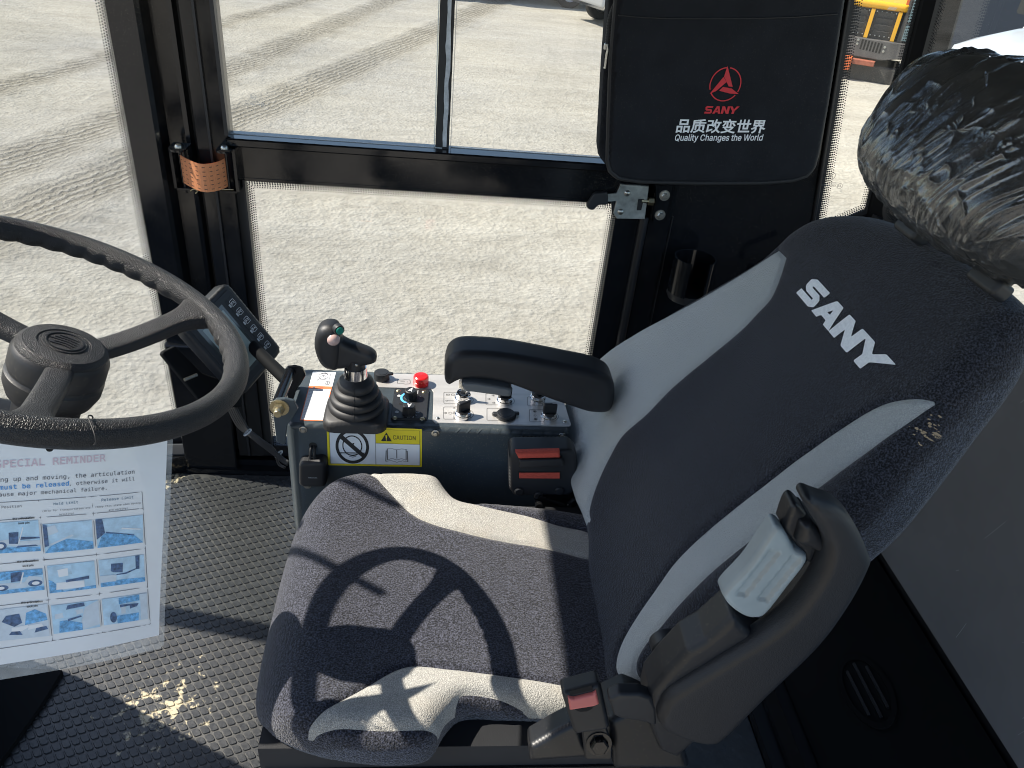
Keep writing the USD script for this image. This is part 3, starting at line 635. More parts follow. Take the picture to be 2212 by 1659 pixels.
for r_ in np.linspace(0.12, 0.9, 6):
    zz = zA + (zB - zA) * r_
    for i0 in range(1, len(sp) - 4, 5):
        q = sp[i0:i0 + 3]; nn = n2[i0:i0 + 3]
        for sgn in (-0.0016,):
            p = q + nn * sgn; V = np.vstack([np.c_[p, np.full(3, zz + 0.0007) + sag[i0:i0 + 3]], np.c_[p, np.full(3, zz - 0.0007) + sag[i0:i0 + 3]]]); dash.append((V, A([[0, 1, 4], [0, 4, 3], [1, 2, 5], [1, 5, 4]])))
part(strap, "woven_dashes", dash, "print_black", kind="stuff")
for p, s in ((pl, -1), (pr, 1)):
    zt = zA + (0.012 if s < 0 else 0.016); zb_ = zB - 0.012
    part(strap, "strap_bracket", [bx((p[0] - 0.016, p[1] - 0.010, zt), (p[0] + 0.016, p[1] + 0.035, zt + 0.004)), lathe([(0.016, 0.004), (0.016, 0.0)], Frame((p[0], p[1] - 0.008, zt), (1, 0, 0), (0, 1, 0)), 20), bx((p[0] + s * 0.018 - 0.003, p[1] - 0.004, zb_), (p[0] + s * 0.018 + 0.003, p[1] + 0.035, zt + 0.004)), bx((p[0] - 0.016, p[1] - 0.004, zb_ - 0.003), (p[0] + 0.016, p[1] + 0.035, zb_ + 0.001))], "black_paint")
    part(strap, "pin_shank", tube([(p[0], p[1] + 0.004, zb_ - 0.012), (p[0], p[1] + 0.004, zt + 0.003)], 0.0032, 10), "black_paint", smooth=True)
    part(strap, "strap_pin", [lathe([(0, 0.008), (0.006, 0.007), (0.008, 0.004), (0.008, 0.0)], Frame((p[0], p[1] - 0.002, zt + 0.004), (1, 0, 0), (0, 1, 0)), 16)], "bolt_steel")
part(strap, "cotter_pin", tube(spline([(pl[0] + 0.012, pl[1] - 0.004, zB - 0.016), (pl[0] + 0.020, pl[1] - 0.008, zB - 0.010), (pl[0] + 0.028, pl[1] - 0.006, zB - 0.014), (pl[0] + 0.022, pl[1] - 0.004, zB - 0.021)], 24), 0.0013, 6), "brass_bolt", smooth=True)
part(strap, "cotter_pin", tube([(pr[0] - 0.014, pr[1] - 0.006, zB - 0.008), (pr[0] + 0.010, pr[1] - 0.006, zB - 0.006)], 0.0013, 6), "brass_bolt", smooth=True)

# ------------------------------------------------------------------ rubber floor mat with raised studs
mat_top = -0.0025
fm = thing("floor_mat", "black rubber floor mat with rows of raised square studs, dusted with dried mud", "floor mat", (-0.5, 1.0, 0))
n = {"geo": ("geometry", {}), "n1": ("noise_texture", {"scale": 2.6, "detail": 4.0}), "n2": ("noise_texture", {"scale": 55.0, "detail": 6.0, "roughness": 0.7}), "n3": ("noise_texture", {"scale": 320.0, "detail": 3.0}), "sep": ("separate_xyz", {}),
     "gz": ("map_range", {"from_min": -0.0005, "from_max": -0.0026, "to_min": 0.0, "to_max": 1.0, "clamp": True}), "g1": ("map_range", {"from_min": 0.40, "from_max": 0.62, "to_min": 0.0, "to_max": 0.26, "clamp": True}),
     "gd": ("math", {"math_type": "multiply"}), "sp": ("map_range", {"from_min": 0.62, "from_max": 0.70, "to_max": 0.9, "clamp": True}), "fine": ("map_range", {"from_min": 0.55, "from_max": 0.8, "to_max": 0.22, "clamp": True}),
     "mud": ("vector_math", {"math_type": "distance", "vector2": A([-0.51, 0.955, 0.0])}), "mm": ("map_range", {"from_min": 0.24, "from_max": 0.0, "to_min": 0.0, "to_max": 1.0, "clamp": True}), "mud2": ("vector_math", {"math_type": "distance", "vector2": A([-0.71, 1.66, 0.0])}), "mm2": ("map_range", {"from_min": 0.11, "from_max": 0.02, "to_min": 0.0, "to_max": 1.0, "clamp": True}),
     "mx": ("math", {"math_type": "maximum"}), "n4": ("noise_texture", {"scale": 42.0, "detail": 5.0, "roughness": 0.65}), "ma": ("math", {"math_type": "multiply_add", "value2": 0.33}), "mk": ("map_range", {"from_min": 0.80, "from_max": 0.86, "to_max": 1.0, "clamp": True}),
     "s1": ("math", {"math_type": "maximum"}), "s2": ("math", {"math_type": "multiply"}), "s3": ("math", {"math_type": "add", "use_clamp": True}), "c1": ("mix", {"color1": A([0.026, 0.0275, 0.029]), "color2": A([0.20, 0.19, 0.165])}), "c2": ("mix", {"color2": A([0.46, 0.40, 0.27])}),
     "b": ("bump", {"strength": 1.0, "distance": 0.0007}), "rr": ("map_range", {"from_min": 0.3, "from_max": 0.7, "to_min": 0.26, "to_max": 0.48}), "p": ("principled_bsdf", {"specular_ior_level": 0.65})}
l = [("geo.position", x + ".vector") for x in ("n1", "n2", "n3", "n4", "sep")] + [("geo.position", "mud.vector1"), ("geo.position", "mud2.vector1"), ("mud.value", "mm.value"), ("mud2.value", "mm2.value"), ("mm.result", "mx.value1"), ("mm2.result", "mx.value2"), ("mx.value", "ma.value1"), ("n4.fac", "ma.value3"), ("ma.value", "mk.value"),
     ("sep.z", "gz.value"), ("n1.fac", "g1.value"), ("gz.result", "gd.value1"), ("g1.result", "gd.value2"), ("n3.fac", "fine.value"), ("fine.result", "s2.value1"), ("g1.result", "s2.value2"), ("gd.value", "s3.value1"), ("s2.value", "s3.value2"), ("s3.value", "c1.fac"), ("c1.color", "c2.color1"), ("mk.result", "c2.fac"), ("c2.color", "p.base_color"),
     ("n2.fac", "b.height"), ("b.normal", "p.normal"), ("n2.fac", "rr.value"), ("rr.result", "p.roughness")]
MATS["mat_rubber"] = usdkit.material(stage, "/World/Looks/mat_rubber", n, l, surface="p.BSDF")
part(fm, "mat_sheet", bx((-1.20, -0.02, -0.0055), (0.688, 1.672, mat_top)), "mat_rubber")
la, lb = A([0.0147, 0.0056]), A([0.0134, -0.0174])
unit = A([p for p in affinity.scale(rect(1, 1, 0.24), 0.88, 0.88).exterior.coords])[:-1]
inn = unit * 0.88
V, F, n = [], [], 0
m = len(unit)
o = A([-0.5278, 0.98])
for i in range(-90, 90):
    for j in range(-90, 90):
        c = o + i * la + j * lb
        if not (-1.0 < c[0] < 0.05 and 0.45 < c[1] < 1.665) or (c[0] > -0.20 and c[1] < 1.3): continue
        k = 0.96 + 0.06 * rng.random()
        lo = c + unit[:, :1] * la * k + unit[:, 1:] * lb * k; hi = c + inn[:, :1] * la * k + inn[:, 1:] * lb * k
        V.append(np.vstack([np.c_[lo, np.full(m, mat_top)], np.c_[hi, np.zeros(m)]]))
        q = np.arange(m); r_ = np.roll(q, -1)
        F.append(np.vstack([np.c_[q, r_ + m, r_][:, ::-1] * 1, np.c_[q, q + m, r_ + m][:, ::-1], np.c_[np.full(m - 2, m), np.arange(1, m - 1) + m, np.arange(2, m) + m]]) + n); n += 2 * m
V, F = np.vstack(V), np.vstack(F)
if np.cross(la, lb) < 0: F = F[:, ::-1]
part(fm, "studs", (V, F), "mat_rubber", kind="stuff", smooth=40)

# ================================================================== THE SEAT
SY = 0.83
seat = thing("driver_seat", "grey and charcoal cloth driver seat with armrests and a plastic-wrapped headrest", "seat", (0.03, SY, 0))
# --- cushion
CUF = Frame((0, 0, 0), (1, 0, 0), (0, 1, 0))
half = [(-0.237, 0.0), (-0.236, 0.10), (-0.226, 0.175), (-0.195, 0.222), (-0.140, 0.250), (-0.070, 0.264), (-0.015, 0.266), (0.016, 0.257), (0.034, 0.225), (0.060, 0.203), (0.12, 0.204), (0.20, 0.206), (0.28, 0.200), (0.33, 0.170), (0.345, 0.08), (0.345, 0.0)]
out = [(x, SY + y) for x, y in half] + [(x, SY - y) for x, y in half[-2:0:-1]]
CU = Polygon(smooth_poly(out, 260)).buffer(0)
def cush_top(x, y):
    v = np.abs(y - SY)
    z = 0.500 + 0.020 * np.clip((v - 0.10) / 0.13, 0, 1) ** 1.6 * np.clip((x + 0.24) / 0.12, 0, 1) * np.clip((0.30 - x) / 0.2, 0, 1)
    z = z + 0.012 * np.exp(-((x + 0.17) / 0.07) ** 2) - 0.012 * np.clip((x - 0.05) / 0.2, 0, 1)
    z = z - 0.045 * np.clip((-0.155 - x) / 0.085, 0, 1) ** 2
    return z + 0.0025 * (meshkit.fbm(np.stack([x * 14, y * 14, 0 * x], -1), 3, 5) - 0.5)
def seam(z, S, w=0.0045, d=0.0048): return z - d * np.exp(-(S / w) ** 2)
def zone_sdf(P, zs):
    g = unary_union([Polygon(smooth_poly(z, 160)).buffer(0) if len(z) > 3 else z for z in zs])
    pts = shapely.points(P); d = shapely.distance(pts, g.boundary); return np.where(shapely.contains_xy(g, P[:, 0], P[:, 1]), d, -d)
cpx = lambda pts, z=0.515: A([onz(((700 + x / 1.8596) * .7745, (1250 + y / 1.8596) * .7745), z)[:2] for x, y in pts])
far_zone = cpx([(570, 103), (640, 165), (730, 240), (830, 320), (950, 370), (1120, 410), (1300, 440), (1500, 465), (1640, 490), (1800, 520), (1900, 470), (1760, 380)], 0.510).tolist()
fz_out = cpx([(1600, 310), (1440, 275), (1250, 245), (1130, 205), (1075, 130), (1045, 80), (1000, 62), (880, 66), (740, 80), (640, 92)], 0.528).tolist()
near_zone = cpx([(290, 1450), (420, 1350), (560, 1250), (700, 1150), (790, 1105), (880, 1095), (1050, 1115), (1300, 1140), (1550, 1165), (1750, 1200), (1900, 1240), (1990, 1290), (1950, 1420)], 0.515).tolist()
nz_out = cpx([(1800, 1400), (1640, 1360), (1440, 1315), (1250, 1280), (1110, 1275), (1070, 1310), (1050, 1380), (1010, 1445), (930, 1475), (700, 1490), (480, 1480)], 0.500).tolist()
V, F, P = pad(CU, CUF, cush_top, lambda a, b: cush_top(a, b) * 0 + np.minimum(0.445, cush_top(a, b) - 0.055), r=0.036, rb=0.016, grid=0.0075, steps=7, raw=True, lines=[Polygon(smooth_poly(z, 160)).buffer(0).exterior for z in (far_zone + fz_out, near_zone + nz_out)])
S = zone_sdf(P, [far_zone + fz_out, near_zone + nz_out]); n = len(P)
V[:n, 2] = seam(V[:n, 2], S)
S2 = np.concatenate([S, np.full(n, -1.0)])
VV, Fp, Fn = split_zone(V, F, S2)
N = vnormals(VV, np.vstack([Fp, Fn]))
cb = part_n(seat, "cushion", VV, Fn, N, "dark_cloth")
side_f = VV[Fp].mean(1)[:, 1] > SY
for m_, nm in ((side_f, "pale grey cloth panel on the far side of the cushion"), (~side_f, "pale grey cloth panel on the near side of the cushion")):
    part_n(cb, "light_panel", VV, Fp[m_], N, "light_cloth", nm)
# --- backrest: a leaning pad in its own frame (a = across, towards the far side; b = up the back)
BKF = Frame((0.284, SY, 0.519), (0, -1, 0), (0.3, 0, 0.574))   # normal faces forward and up
def bpx(pts, s=1.0, ox=0, oy=0, h=0.0): return BKF.px([((ox + x / s) * .7745, (oy + y / s) * .7745) for x, y in pts], h)
bo = BKF.px([(1290, 1165), (1262, 1060), (1246, 985), (1243, 930), (1262, 875), (1300, 830), (1345, 785), (1430, 730), (1560, 645), (1680, 567), (1735, 513), (1790, 476), (1850, 463), (1900, 467), (1990, 500), (2080, 555), (2150, 608), (2205, 668)], -0.036)
bo = bo[np.argsort(bo[:, 1])] if False else bo
br = BKF.px([(2232, 740), (2190, 830), (2105, 945), (2010, 1070), (1920, 1175), (1800, 1270), (1640, 1370), (1540, 1430), (1460, 1500), (1400, 1530), (1362, 1500), (1345, 1440), (1320, 1330)], -0.07)
BK = Polygon(smooth_poly(np.vstack([bo, br]), 300)).buffer(0)
BK = fillet(BK, 0.02)
if isinstance(BK, MultiPolygon): BK = max(BK.geoms, key=lambda g: g.area)
def back_top(a, b):
    w = np.clip((np.abs(a) - 0.09) / 0.12, 0, 1)
    return 0.0 + 0.016 * w ** 1.5 * np.clip(1 - (b - 0.25) / 0.35, 0.15, 1) + 0.010 * np.exp(-((b - 0.2) / 0.12) ** 2) - 0.02 * np.clip((b - 0.52) / 0.12, 0, 1) ** 2 - 0.030 * np.clip((a - 0.215) / 0.07, 0, 1) + 0.002 * (meshkit.fbm(np.stack([a * 12, b * 12, 0 * a], -1), 3, 9) - 0.5)
c6 = lambda pts, h=0.0: BKF.px([((1904 + x / 2.3235) * .7745, (714 + y / 2.3235) * .7745) for x, y in pts], h)
c5 = lambda pts, h=0.0: BKF.px([((952 + x / 2.3235) * .7745, (714 + y / 2.3235) * .7745) for x, y in pts], h)
c9 = lambda pts, h=0.0: BKF.px([((1904 + x / 2.3235) * .7745, (1428 + y / 2.3235) * .7745) for x, y in pts], h)
c8 = lambda pts, h=0.0: BKF.px([((952 + x / 2.3235) * .7745, (1428 + y / 2.3235) * .7745) for x, y in pts], h)
fz = np.vstack([c6([(668, 10), (640, 110), (600, 215), (560, 290), (480, 380), (380, 490), (200, 660), (10, 850)]), c5([(2040, 1050), (1880, 1190), (1790, 1310), (1710, 1440), (1650, 1560), (1615, 1659)]), c8([(1612, 60), (1580, 60)])])
fo = BKF.px([(1255, 1150), (1225, 1060), (1215, 960), (1225, 880), (1270, 820), (1330, 760), (1500, 660), (1680, 540)])
fz = np.vstack([smooth_poly(fz, 160, closed=False), fo])
nz_up = smooth_poly(BKF.px([(2011, 860), (1968, 860), (1918, 868), (1875, 886), (1825, 916), (1758, 963), (1691, 1015), (1588, 1104), (1475, 1206), (1431, 1256), (1387, 1313), (1357, 1359), (1339, 1399), (1333, 1436), (1342, 1466), (1361, 1492), (1374, 1508)]), 160, closed=False)
nz_lo = smooth_poly(BKF.px([(1378, 1500), (1372, 1465), (1380, 1428), (1404, 1390), (1440, 1352), (1478, 1313), (1543, 1253), (1610, 1194), (1683, 1128), (1745, 1075), (1810, 1024), (1887, 966), (1948, 918), (1990, 880), (2005, 866)]), 160, closed=False)
nz = np.vstack([nz_up, nz_lo])
SEAMS = [LineString(c6([(1560, 0), (1700, 90), (1830, 200), (1910, 330), (1930, 470), (1890, 610), (1780, 760), (1610, 916)])), LineString(c6([(1620, 920), (1800, 940), (2060, 965)]))]
Vb, Fb, Pb = pad(BK, BKF, back_top, -0.085, r=0.036, rb=0.02, grid=0.008, steps=7, raw=True, lines=[max(getattr(Polygon(z).buffer(0.002).buffer(-0.002), "geoms", [Polygon(z).buffer(0.002).buffer(-0.002)]), key=lambda g: g.area).exterior for z in (fz, nz)] + SEAMS)
def zsd(P, z):
    g = Polygon(z).buffer(0); g = g.buffer(0.002).buffer(-0.002); d = shapely.distance(shapely.points(P), g.boundary); return np.where(shapely.contains_xy(g, P[:, 0], P[:, 1]), d, -d)
Sb = np.maximum(zsd(Pb, fz), zsd(Pb, nz)); nb = len(Pb)
dsm = np.min([shapely.distance(shapely.points(Pb), q) for q in SEAMS], 0)
Vb[:nb, 2] = seam(Vb[:nb, 2], Sb); Vb[:nb, 2] = seam(Vb[:nb, 2], dsm, 0.003, 0.003)
Sb2 = np.concatenate([Sb, np.full(nb, -1.0)])
VV, Fp, Fn = split_zone(Vb, Fb, Sb2); VV = BKF.to(VV[:, 0], VV[:, 1], VV[:, 2])
N = vnormals(VV, np.vstack([Fp, Fn]))
bk = part_n(seat, "backrest", VV, Fn, N, "back_cloth")
side_f = VV[Fp].mean(1)[:, 1] > SY
for m_, nm in ((side_f, "pale grey cloth panel on the far side of the backrest"), (~side_f, "pale grey curved cloth panel on the near side of the backrest")):
    part_n(bk, "light_panel", VV, Fp[m_], N, "light_back_cloth", nm)
# embroidered lettering
def sany(w=1.0):
    """the four block letters, one unit tall"""
    S_ = unary_union([Polygon([(0.18, 0), (0.80, 0), (1.0, 0.16), (1.0, 0.46), (0.84, 0.61), (0.32, 0.61), (0.32, 0.76), (1.06, 0.76), (1.10, 1.0), (0.26, 1.0), (0.06, 0.84), (0.06, 0.54), (0.22, 0.39), (0.74, 0.39), (0.74, 0.24), (0.0, 0.24), (-0.04, 0)])])
    A_ = Polygon([(0, 0), (0.52, 1), (0.90, 1), (1.12, 0), (0.80, 0), (0.76, 0.2), (0.42, 0.2), (0.32, 0)]).difference(Polygon([(0.50, 0.40), (0.74, 0.40), (0.69, 0.74)]))
    N_ = Polygon([(0, 0), (0.12, 1), (0.46, 1), (0.80, 0.42), (0.88, 1), (1.2, 1), (1.08, 0), (0.74, 0), (0.40, 0.58), (0.32, 0)])
    Y_ = Polygon([(0.34, 0), (0.40, 0.40), (0.0, 1), (0.38, 1), (0.62, 0.60), (0.98, 1), (1.38, 1), (0.74, 0.40), (0.68, 0)])
    return unary_union([S_, moved(A_, 1.08, 0), moved(N_, 2.26, 0), moved(Y_, 3.42, 0)])
q = c6([(735, 255), (1130, 705), (800, 110), (1365, 575)])    # bottom-left, bottom-right, top-left, top-right of the word
g = sany(); x0, y0, x1, y1 = g.bounds
dirA = q[1] - q[0]; up = q[2] - q[0]
hgt = abs(up[1]) * 1.02; wid = (q[3][0] - q[0][0]) * 1.11
LG = affinity.translate(affinity.scale(affinity.translate(g, -x0, -y0), wid / (x1 - x0), hgt, origin=(0, 0)), q[0][0], q[0][1] + 0.004)
def on_back(gm, h=0.0012):
    """lays a 2D shape on the backrest's curved face"""
    V, F, n = [], [], 0
    for p in polys(gm):
        pp = Polygon(A([p.exterior.interpolate(t).coords[0] for t in np.arange(0, p.exterior.length, 0.003)]), [A([r_.interpolate(t).coords[0] for t in np.arange(0, r_.length, 0.003)]) for r_ in p.interiors])
        v, f = trimesh.creation.triangulate_polygon(pp, engine="earcut"); v, f = A(v), A(f)
        s = np.cross(v[f[:, 1]] - v[f[:, 0]], v[f[:, 2]] - v[f[:, 0]]); f[s < 0] = f[s < 0][:, ::-1]
        V.append(BKF.to(v[:, 0], v[:, 1], back_top(v[:, 0], v[:, 1]) + h)); F.append(f + n); n += len(v)
    return np.vstack(V), np.vstack(F)
LG = LG.buffer(0.0011, join_style="mitre")
for p in sorted(polys(LG), key=lambda p: p.bounds[0]):
    part(bk, "embroidered_letter", on_back(p), "seat_letter", smooth=True)
from scipy.interpolate import LinearNDInterpolator
_hb = LinearNDInterpolator(Pb, Vb[:nb, 2])
mc = BKF.px([(2085, 930)], -0.05)[0] + A([0.008, -0.014]); Vs, Fs, ns = [], [], 0
for k in range(150):
    c_ = mc + rng.normal(0, 1, 2) * A([0.008, 0.011]); c_[0] += 0.3 * (c_[1] - mc[1]); r0_ = rng.uniform(0.0004, 0.0017); an_ = np.arange(6) * np.pi / 3 + rng.random(); q_ = c_ + (r0_ * rng.uniform(0.5, 1.2, 6))[:, None] * np.c_[np.cos(an_), np.sin(an_)]
    hh_ = _hb(q_[:, 0], q_[:, 1]) + 0.0009
    if np.isnan(hh_).any(): continue
    Vs.append(BKF.to(q_[:, 0], q_[:, 1], hh_)); Fs.append(A([[0, 1, 2], [0, 2, 3], [0, 3, 4], [0, 4, 5]]) + ns); ns += 6
M("dried_mud", (0.40, 0.31, 0.20), 0.95)
if Vs: part(bk, "mud_smudge", (np.vstack(Vs), np.vstack(Fs)), "dried_mud", "tan dried mud smudge near the right edge of the backrest", kind="stuff", smooth=False)
# --- headrest under crumpled clear plastic
HF = Frame(BKF.to(0.005, 0.80, 0.0), (0, -1, 0), BKF.V)
def superell(fr, ra, rb, rc, e=2.6, n=96, m=64, disp=None):
    th = np.linspace(0, 2 * np.pi, n, endpoint=False); ph = np.linspace(-np.pi / 2, np.pi / 2, m)
    T, Q = np.meshgrid(th, ph); sp = lambda c: np.sign(c) * np.abs(c) ** (2 / e)
    X = ra * sp(np.cos(Q)) * sp(np.cos(T)); Y = rb * sp(np.cos(Q)) * sp(np.sin(T)); Z = rc * sp(np.sin(Q))
    # axis along a: swap so that poles lie on the front and back
    if disp is not None: X, Y, Z = disp(X, Y, Z)
    V = fr.to(X.ravel(), Y.ravel(), Z.ravel()); i = (np.arange(m - 1)[:, None] * n + np.arange(n)).ravel(); j = (np.arange(m - 1)[:, None] * n + (np.arange(n) + 1) % n).ravel()
    return V, np.vstack([np.c_[i, j, j + n], np.c_[i, j + n, i + n]])
HC = HF.at(-0.004, -0.031, 0.015)
def taper(X, Y, Z):
    return X * (1 + 0.16 * (Y / 0.105)), Y, Z * (1 - 0.1 * (Y / 0.105))
hr = part(seat, "headrest", superell(HC, 0.214, 0.099, 0.061, 3.0, 96, 64, taper), "armrest_vinyl", "black headrest cushion under clear plastic", smooth=True)
def crumple(X, Y, Z):
    L = np.stack([X, Y, Z], -1)
    s = X * 0.38 + Y * 0.925; c = X * 0.925 - Y * 0.38       # folds run steeply across the headrest
    w = 0.25 * (meshkit.fbm(np.stack([X * 22, Y * 22, Z * 22], -1), 2, 41) - 0.5)
    rg = lambda q, sd, pw: np.clip(1 - np.abs(2 * meshkit.fbm(q, 2, sd) - 1) * 1.6, 0, 1) ** pw
    r1 = rg(np.stack([c * 36 + w * 2, s * 2.6 + w, Z * 9], -1), 11, 4)
    r2 = rg(np.stack([c * 84 + w * 3, s * 5 + 7, Z * 22], -1), 21, 3)
    r3 = rg(np.stack([c * 40 + 9, s * 30 + w * 5, Z * 40], -1), 31, 6)
    f = meshkit.fbm(np.stack([c * 16, s * 5, Z * 12], -1), 2, 51) - 0.5
    d = 0.0042 * r1 + 0.0028 * r2 + 0.002 * r3 + 0.008 * f + 0.001
    bag = 0.007 * np.exp(-((X + 0.20) / 0.06) ** 2)
    Lr = np.linalg.norm(L / A([0.215, 0.105, 0.064]), axis=-1, keepdims=True)
    nrm = L / A([0.215, 0.105, 0.064]) ** 2; nrm /= np.linalg.norm(nrm, axis=-1, keepdims=True) + 1e-9
    L = L + nrm * (np.maximum(d, 0.0012) + bag)[..., None]
    return taper(L[..., 0], L[..., 1], L[..., 2])
pane_mat("wrap_film", (0.90, 0.91, 0.92), 1.0, film=0.032, rough=0.07, ior=1.9, crinkle=0.0012)
part(hr, "plastic_wrap", superell(HC, 0.216, 0.101, 0.063, 3.0, 900, 400, crumple), "wrap_film", "crumpled clear plastic wrap on the headrest", smooth=True)
for x, y in ((1948, 482), (2112, 592)):
    a, b = BKF.px([(x, y)], 0.0)[0]
    part(seat, "headrest_post", [tube([BKF.to(a, b - 0.03, -0.035), BKF.to(a, b + 0.06, -0.04)], 0.007, 12), pad(rect(0.052, 0.020, 0.006), BKF.at(a, b, -0.03), 0.022, 0.0, r=0.006, grid=0.006)], "black_plastic")
# --- armrests
a2 = lambda pts: [((840 + x / 2.765) * .7745, (860 + y / 2.765) * .7745) for x, y in pts]
AF = Frame((0, 1.105, 0), (1, 0, 0), (0, 0, 1))
ar = AF.px(a2([(1105, 565), (1118, 600), (1150, 612), (1240, 572), (1420, 568), (1620, 612), (1850, 697), (2060, 770), (2250, 825), (2400, 800), (2420, 600), (2300, 510), (2050, 455), (1900, 425), (1700, 388), (1500, 360), (1300, 350), (1200, 362), (1135, 405), (1108, 480)]))
arm = part(seat, "armrest", pad(smooth_poly(ar, 160), AF, 0.0, -0.078, r=0.016, rb=0.024, grid=0.010, steps=6, step=0.003), "armrest_vinyl", "far armrest lowered over the control box", smooth=60)
tabp = AF.px(a2([(1240, 575), (1330, 565), (1500, 590), (1615, 615), (1618, 650), (1600, 675), (1480, 660), (1330, 640), (1265, 630)]))
part(arm, "tilt_tab", pad(smooth_poly(tabp, 60), AF.at(0, 0, -0.015), 0.020, -0.02, r=0.005, rb=0.004, grid=0.006), "dark_grey_tab", "dark grey tilt tab under the far armrest", smooth=50)
NF = Frame((0, 0.515, 0), (1, 0, 0), (0, 0, 1))
npx = lambda pts, h=0.0: NF.px([((1680 + x / 2.1213) * .7745, (1360 + y / 2.1213) * .7745) for x, y in pts], h)
_t0, _t1 = npx([(800, 660), (1080, 300)], -0.03)
_td = (_t1 - _t0) / np.linalg.norm(_t1 - _t0)
GRW = lambda a, b: (a - (_t0 + _t1)[0] / 2) * _td[0] + (b - (_t0 + _t1)[1] / 2) * _td[1]
GRV = lambda a, b: ((a - (_t0 + _t1)[0] / 2) * -_td[1] + (b - (_t0 + _t1)[1] / 2) * _td[0]) / 0.0042
n1 = npx([(1185, 60), (1290, 95), (1420, 145), (1510, 240), (1600, 430), (1598, 500), (1480, 720), (1300, 960), (1000, 1250), (745, 1500), (640, 1543), (500, 1518), (380, 1462), (335, 1400), (350, 1330), (420, 1240), (700, 1065), (1000, 880), (1150, 750), (1280, 570), (1335, 420), (1320, 310), (1230, 160)])
ar2 = part(seat, "armrest", pad(fillet(Polygon(smooth_poly(n1, 220)).buffer(0), 0.005), NF, 0.0, -0.030, r=0.012, rb=0.006, grid=0.010, steps=5, step=0.0025), "armrest_vinyl", "near armrest folded up beside the backrest", smooth=60)
n2_ = npx([(1165, 62), (1100, 72), (1070, 180), (1230, 250), (1240, 420), (930, 792), (720, 600), (560, 745), (455, 805), (330, 940), (245, 1050), (225, 1140), (245, 1260), (300, 1395), (400, 1440), (760, 1120), (1100, 900), (1320, 620), (1350, 420), (1330, 280)], -0.055)
part(ar2, "armrest_underside", pad(fillet(Polygon(n2_).buffer(0), 0.003), NF.at(0, 0, -0.055), 0.040, -0.006, r=0.010, rb=0.005, grid=0.010, steps=5, step=0.003), "grey_black_plastic", "scuffed plastic underside of the near armrest", smooth=60)
part(ar2, "end_cap", pad(smooth_poly(npx([(1100, 72), (1150, 75), (1230, 190), (1285, 300), (1250, 370), (1200, 405), (1150, 330), (1060, 220), (1060, 170)], -0.04), 60), NF.at(0, 0, -0.04), 0.012, -0.012, r=0.006, grid=0.005, step=0.002), "grey_black_plastic", smooth=60)
tb = npx([(985, 230), (1035, 207), (1085, 265), (1125, 335), (1200, 400), (1080, 570), (960, 720), (890, 745), (830, 735), (760, 690), (715, 635), (712, 580), (850, 430)], -0.03)
tab = part(ar2, "tilt_tab", pad(smooth_poly(tb, 90), NF.at(0, 0, -0.03), lambda a, b: 0.008 - 0.0022 * (np.sin(GRV(a, b)) > 0.2) * (np.abs(GRW(a, b)) < 0.034), -0.012, r=0.006, grid=0.0025, steps=5, step=0.002), "grey_tab", "pale grey ribbed tilt tab of the near armrest", smooth=60)
pv = npx([(385, 945)], -0.07)[0]
part(ar2, "pivot_disc", [lathe([(0.0, 0.006), (0.017, 0.006), (0.020, 0.003), (0.020, -0.012)], NF.at(pv[0], pv[1], -0.07), 28)], "black_plastic", smooth=40)
# recline lever
rl = npx([(40, 1275), (110, 1245), (230, 1245), (300, 1270), (330, 1330), (335, 1440), (240, 1410), (110, 1390), (70, 1370)], -0.01)
part(seat, "recline_lever", pad(fillet(Polygon(rl), 0.004), NF.at(0, 0, -0.02), 0.006, -0.012, r=0.005, rb=0.004, grid=0.006), "black_plastic", "black recline lever beside the near armrest", smooth=50)
# --- belt buckle on its stalk
b5 = lambda pts: [((1500 + x / 5.53) * .7745, (1860 + y / 5.53) * .7745) for x, y in pts]
BUF = Frame(ony(b5([(740, 600)])[0], 0.545), (1, 0, 0.10), (0.05, 0.35, 0.94))
bp = lambda pts, h=0.0: BUF.px(b5(pts), h)
bu = part(seat, "belt_buckle", pad(fillet(Polygon(bp([(375, 400), (950, 255), (985, 310), (1120, 940), (1060, 990), (600, 1060), (560, 1030), (385, 470)])), 0.004), BUF, 0.0, -0.030, r=0.006, rb=0.004, grid=0.008), "black_plastic", "black seat belt buckle with a red release button", smooth=50)
part(bu, "buckle_slot", plate(Polygon(bp([(480, 375), (830, 285), (845, 350), (500, 430)])), BUF, -0.001, 0.0008), "cavity")
part(bu, "release_button", pad(Polygon(bp([(458, 438), (550, 455), (840, 385), (895, 350), (940, 545), (860, 580), (490, 640)])), BUF, 0.005, -0.004, r=0.003, grid=0.005), "buckle_red", "red release button of the belt buckle", smooth=50)
part(bu, "buckle_rim", plate(Polygon(bp([(570, 645), (860, 585), (840, 640), (760, 680), (660, 690), (600, 670)])), BUF, 0.0, 0.0006), "cavity")
part(bu, "buckle_stalk", plate(fillet(Polygon(bp([(600, 1040), (1060, 970), (1190, 1320), (1180, 1560), (760, 1560), (700, 1060)])), 0.004), BUF, -0.022, -0.014, 0.002), "black_satin")
c = bp([(970, 1300)])[0]
part(bu, "stalk_bolt", hexbolt(BUF.at(c[0], c[1], -0.014), 0.0115, 0.009), "black_paint")
part(seat, "buckle_bracket", [pad(fillet(Polygon(bp([(-100, 1440), (330, 1190), (560, 1080), (640, 1065), (700, 1180), (780, 1420), (1000, 1440), (1180, 1370), (1240, 1600), (-100, 1700)])), 0.004), BUF, -0.024, -0.06, r=0.008, grid=0.01)], "black_satin", smooth=50)
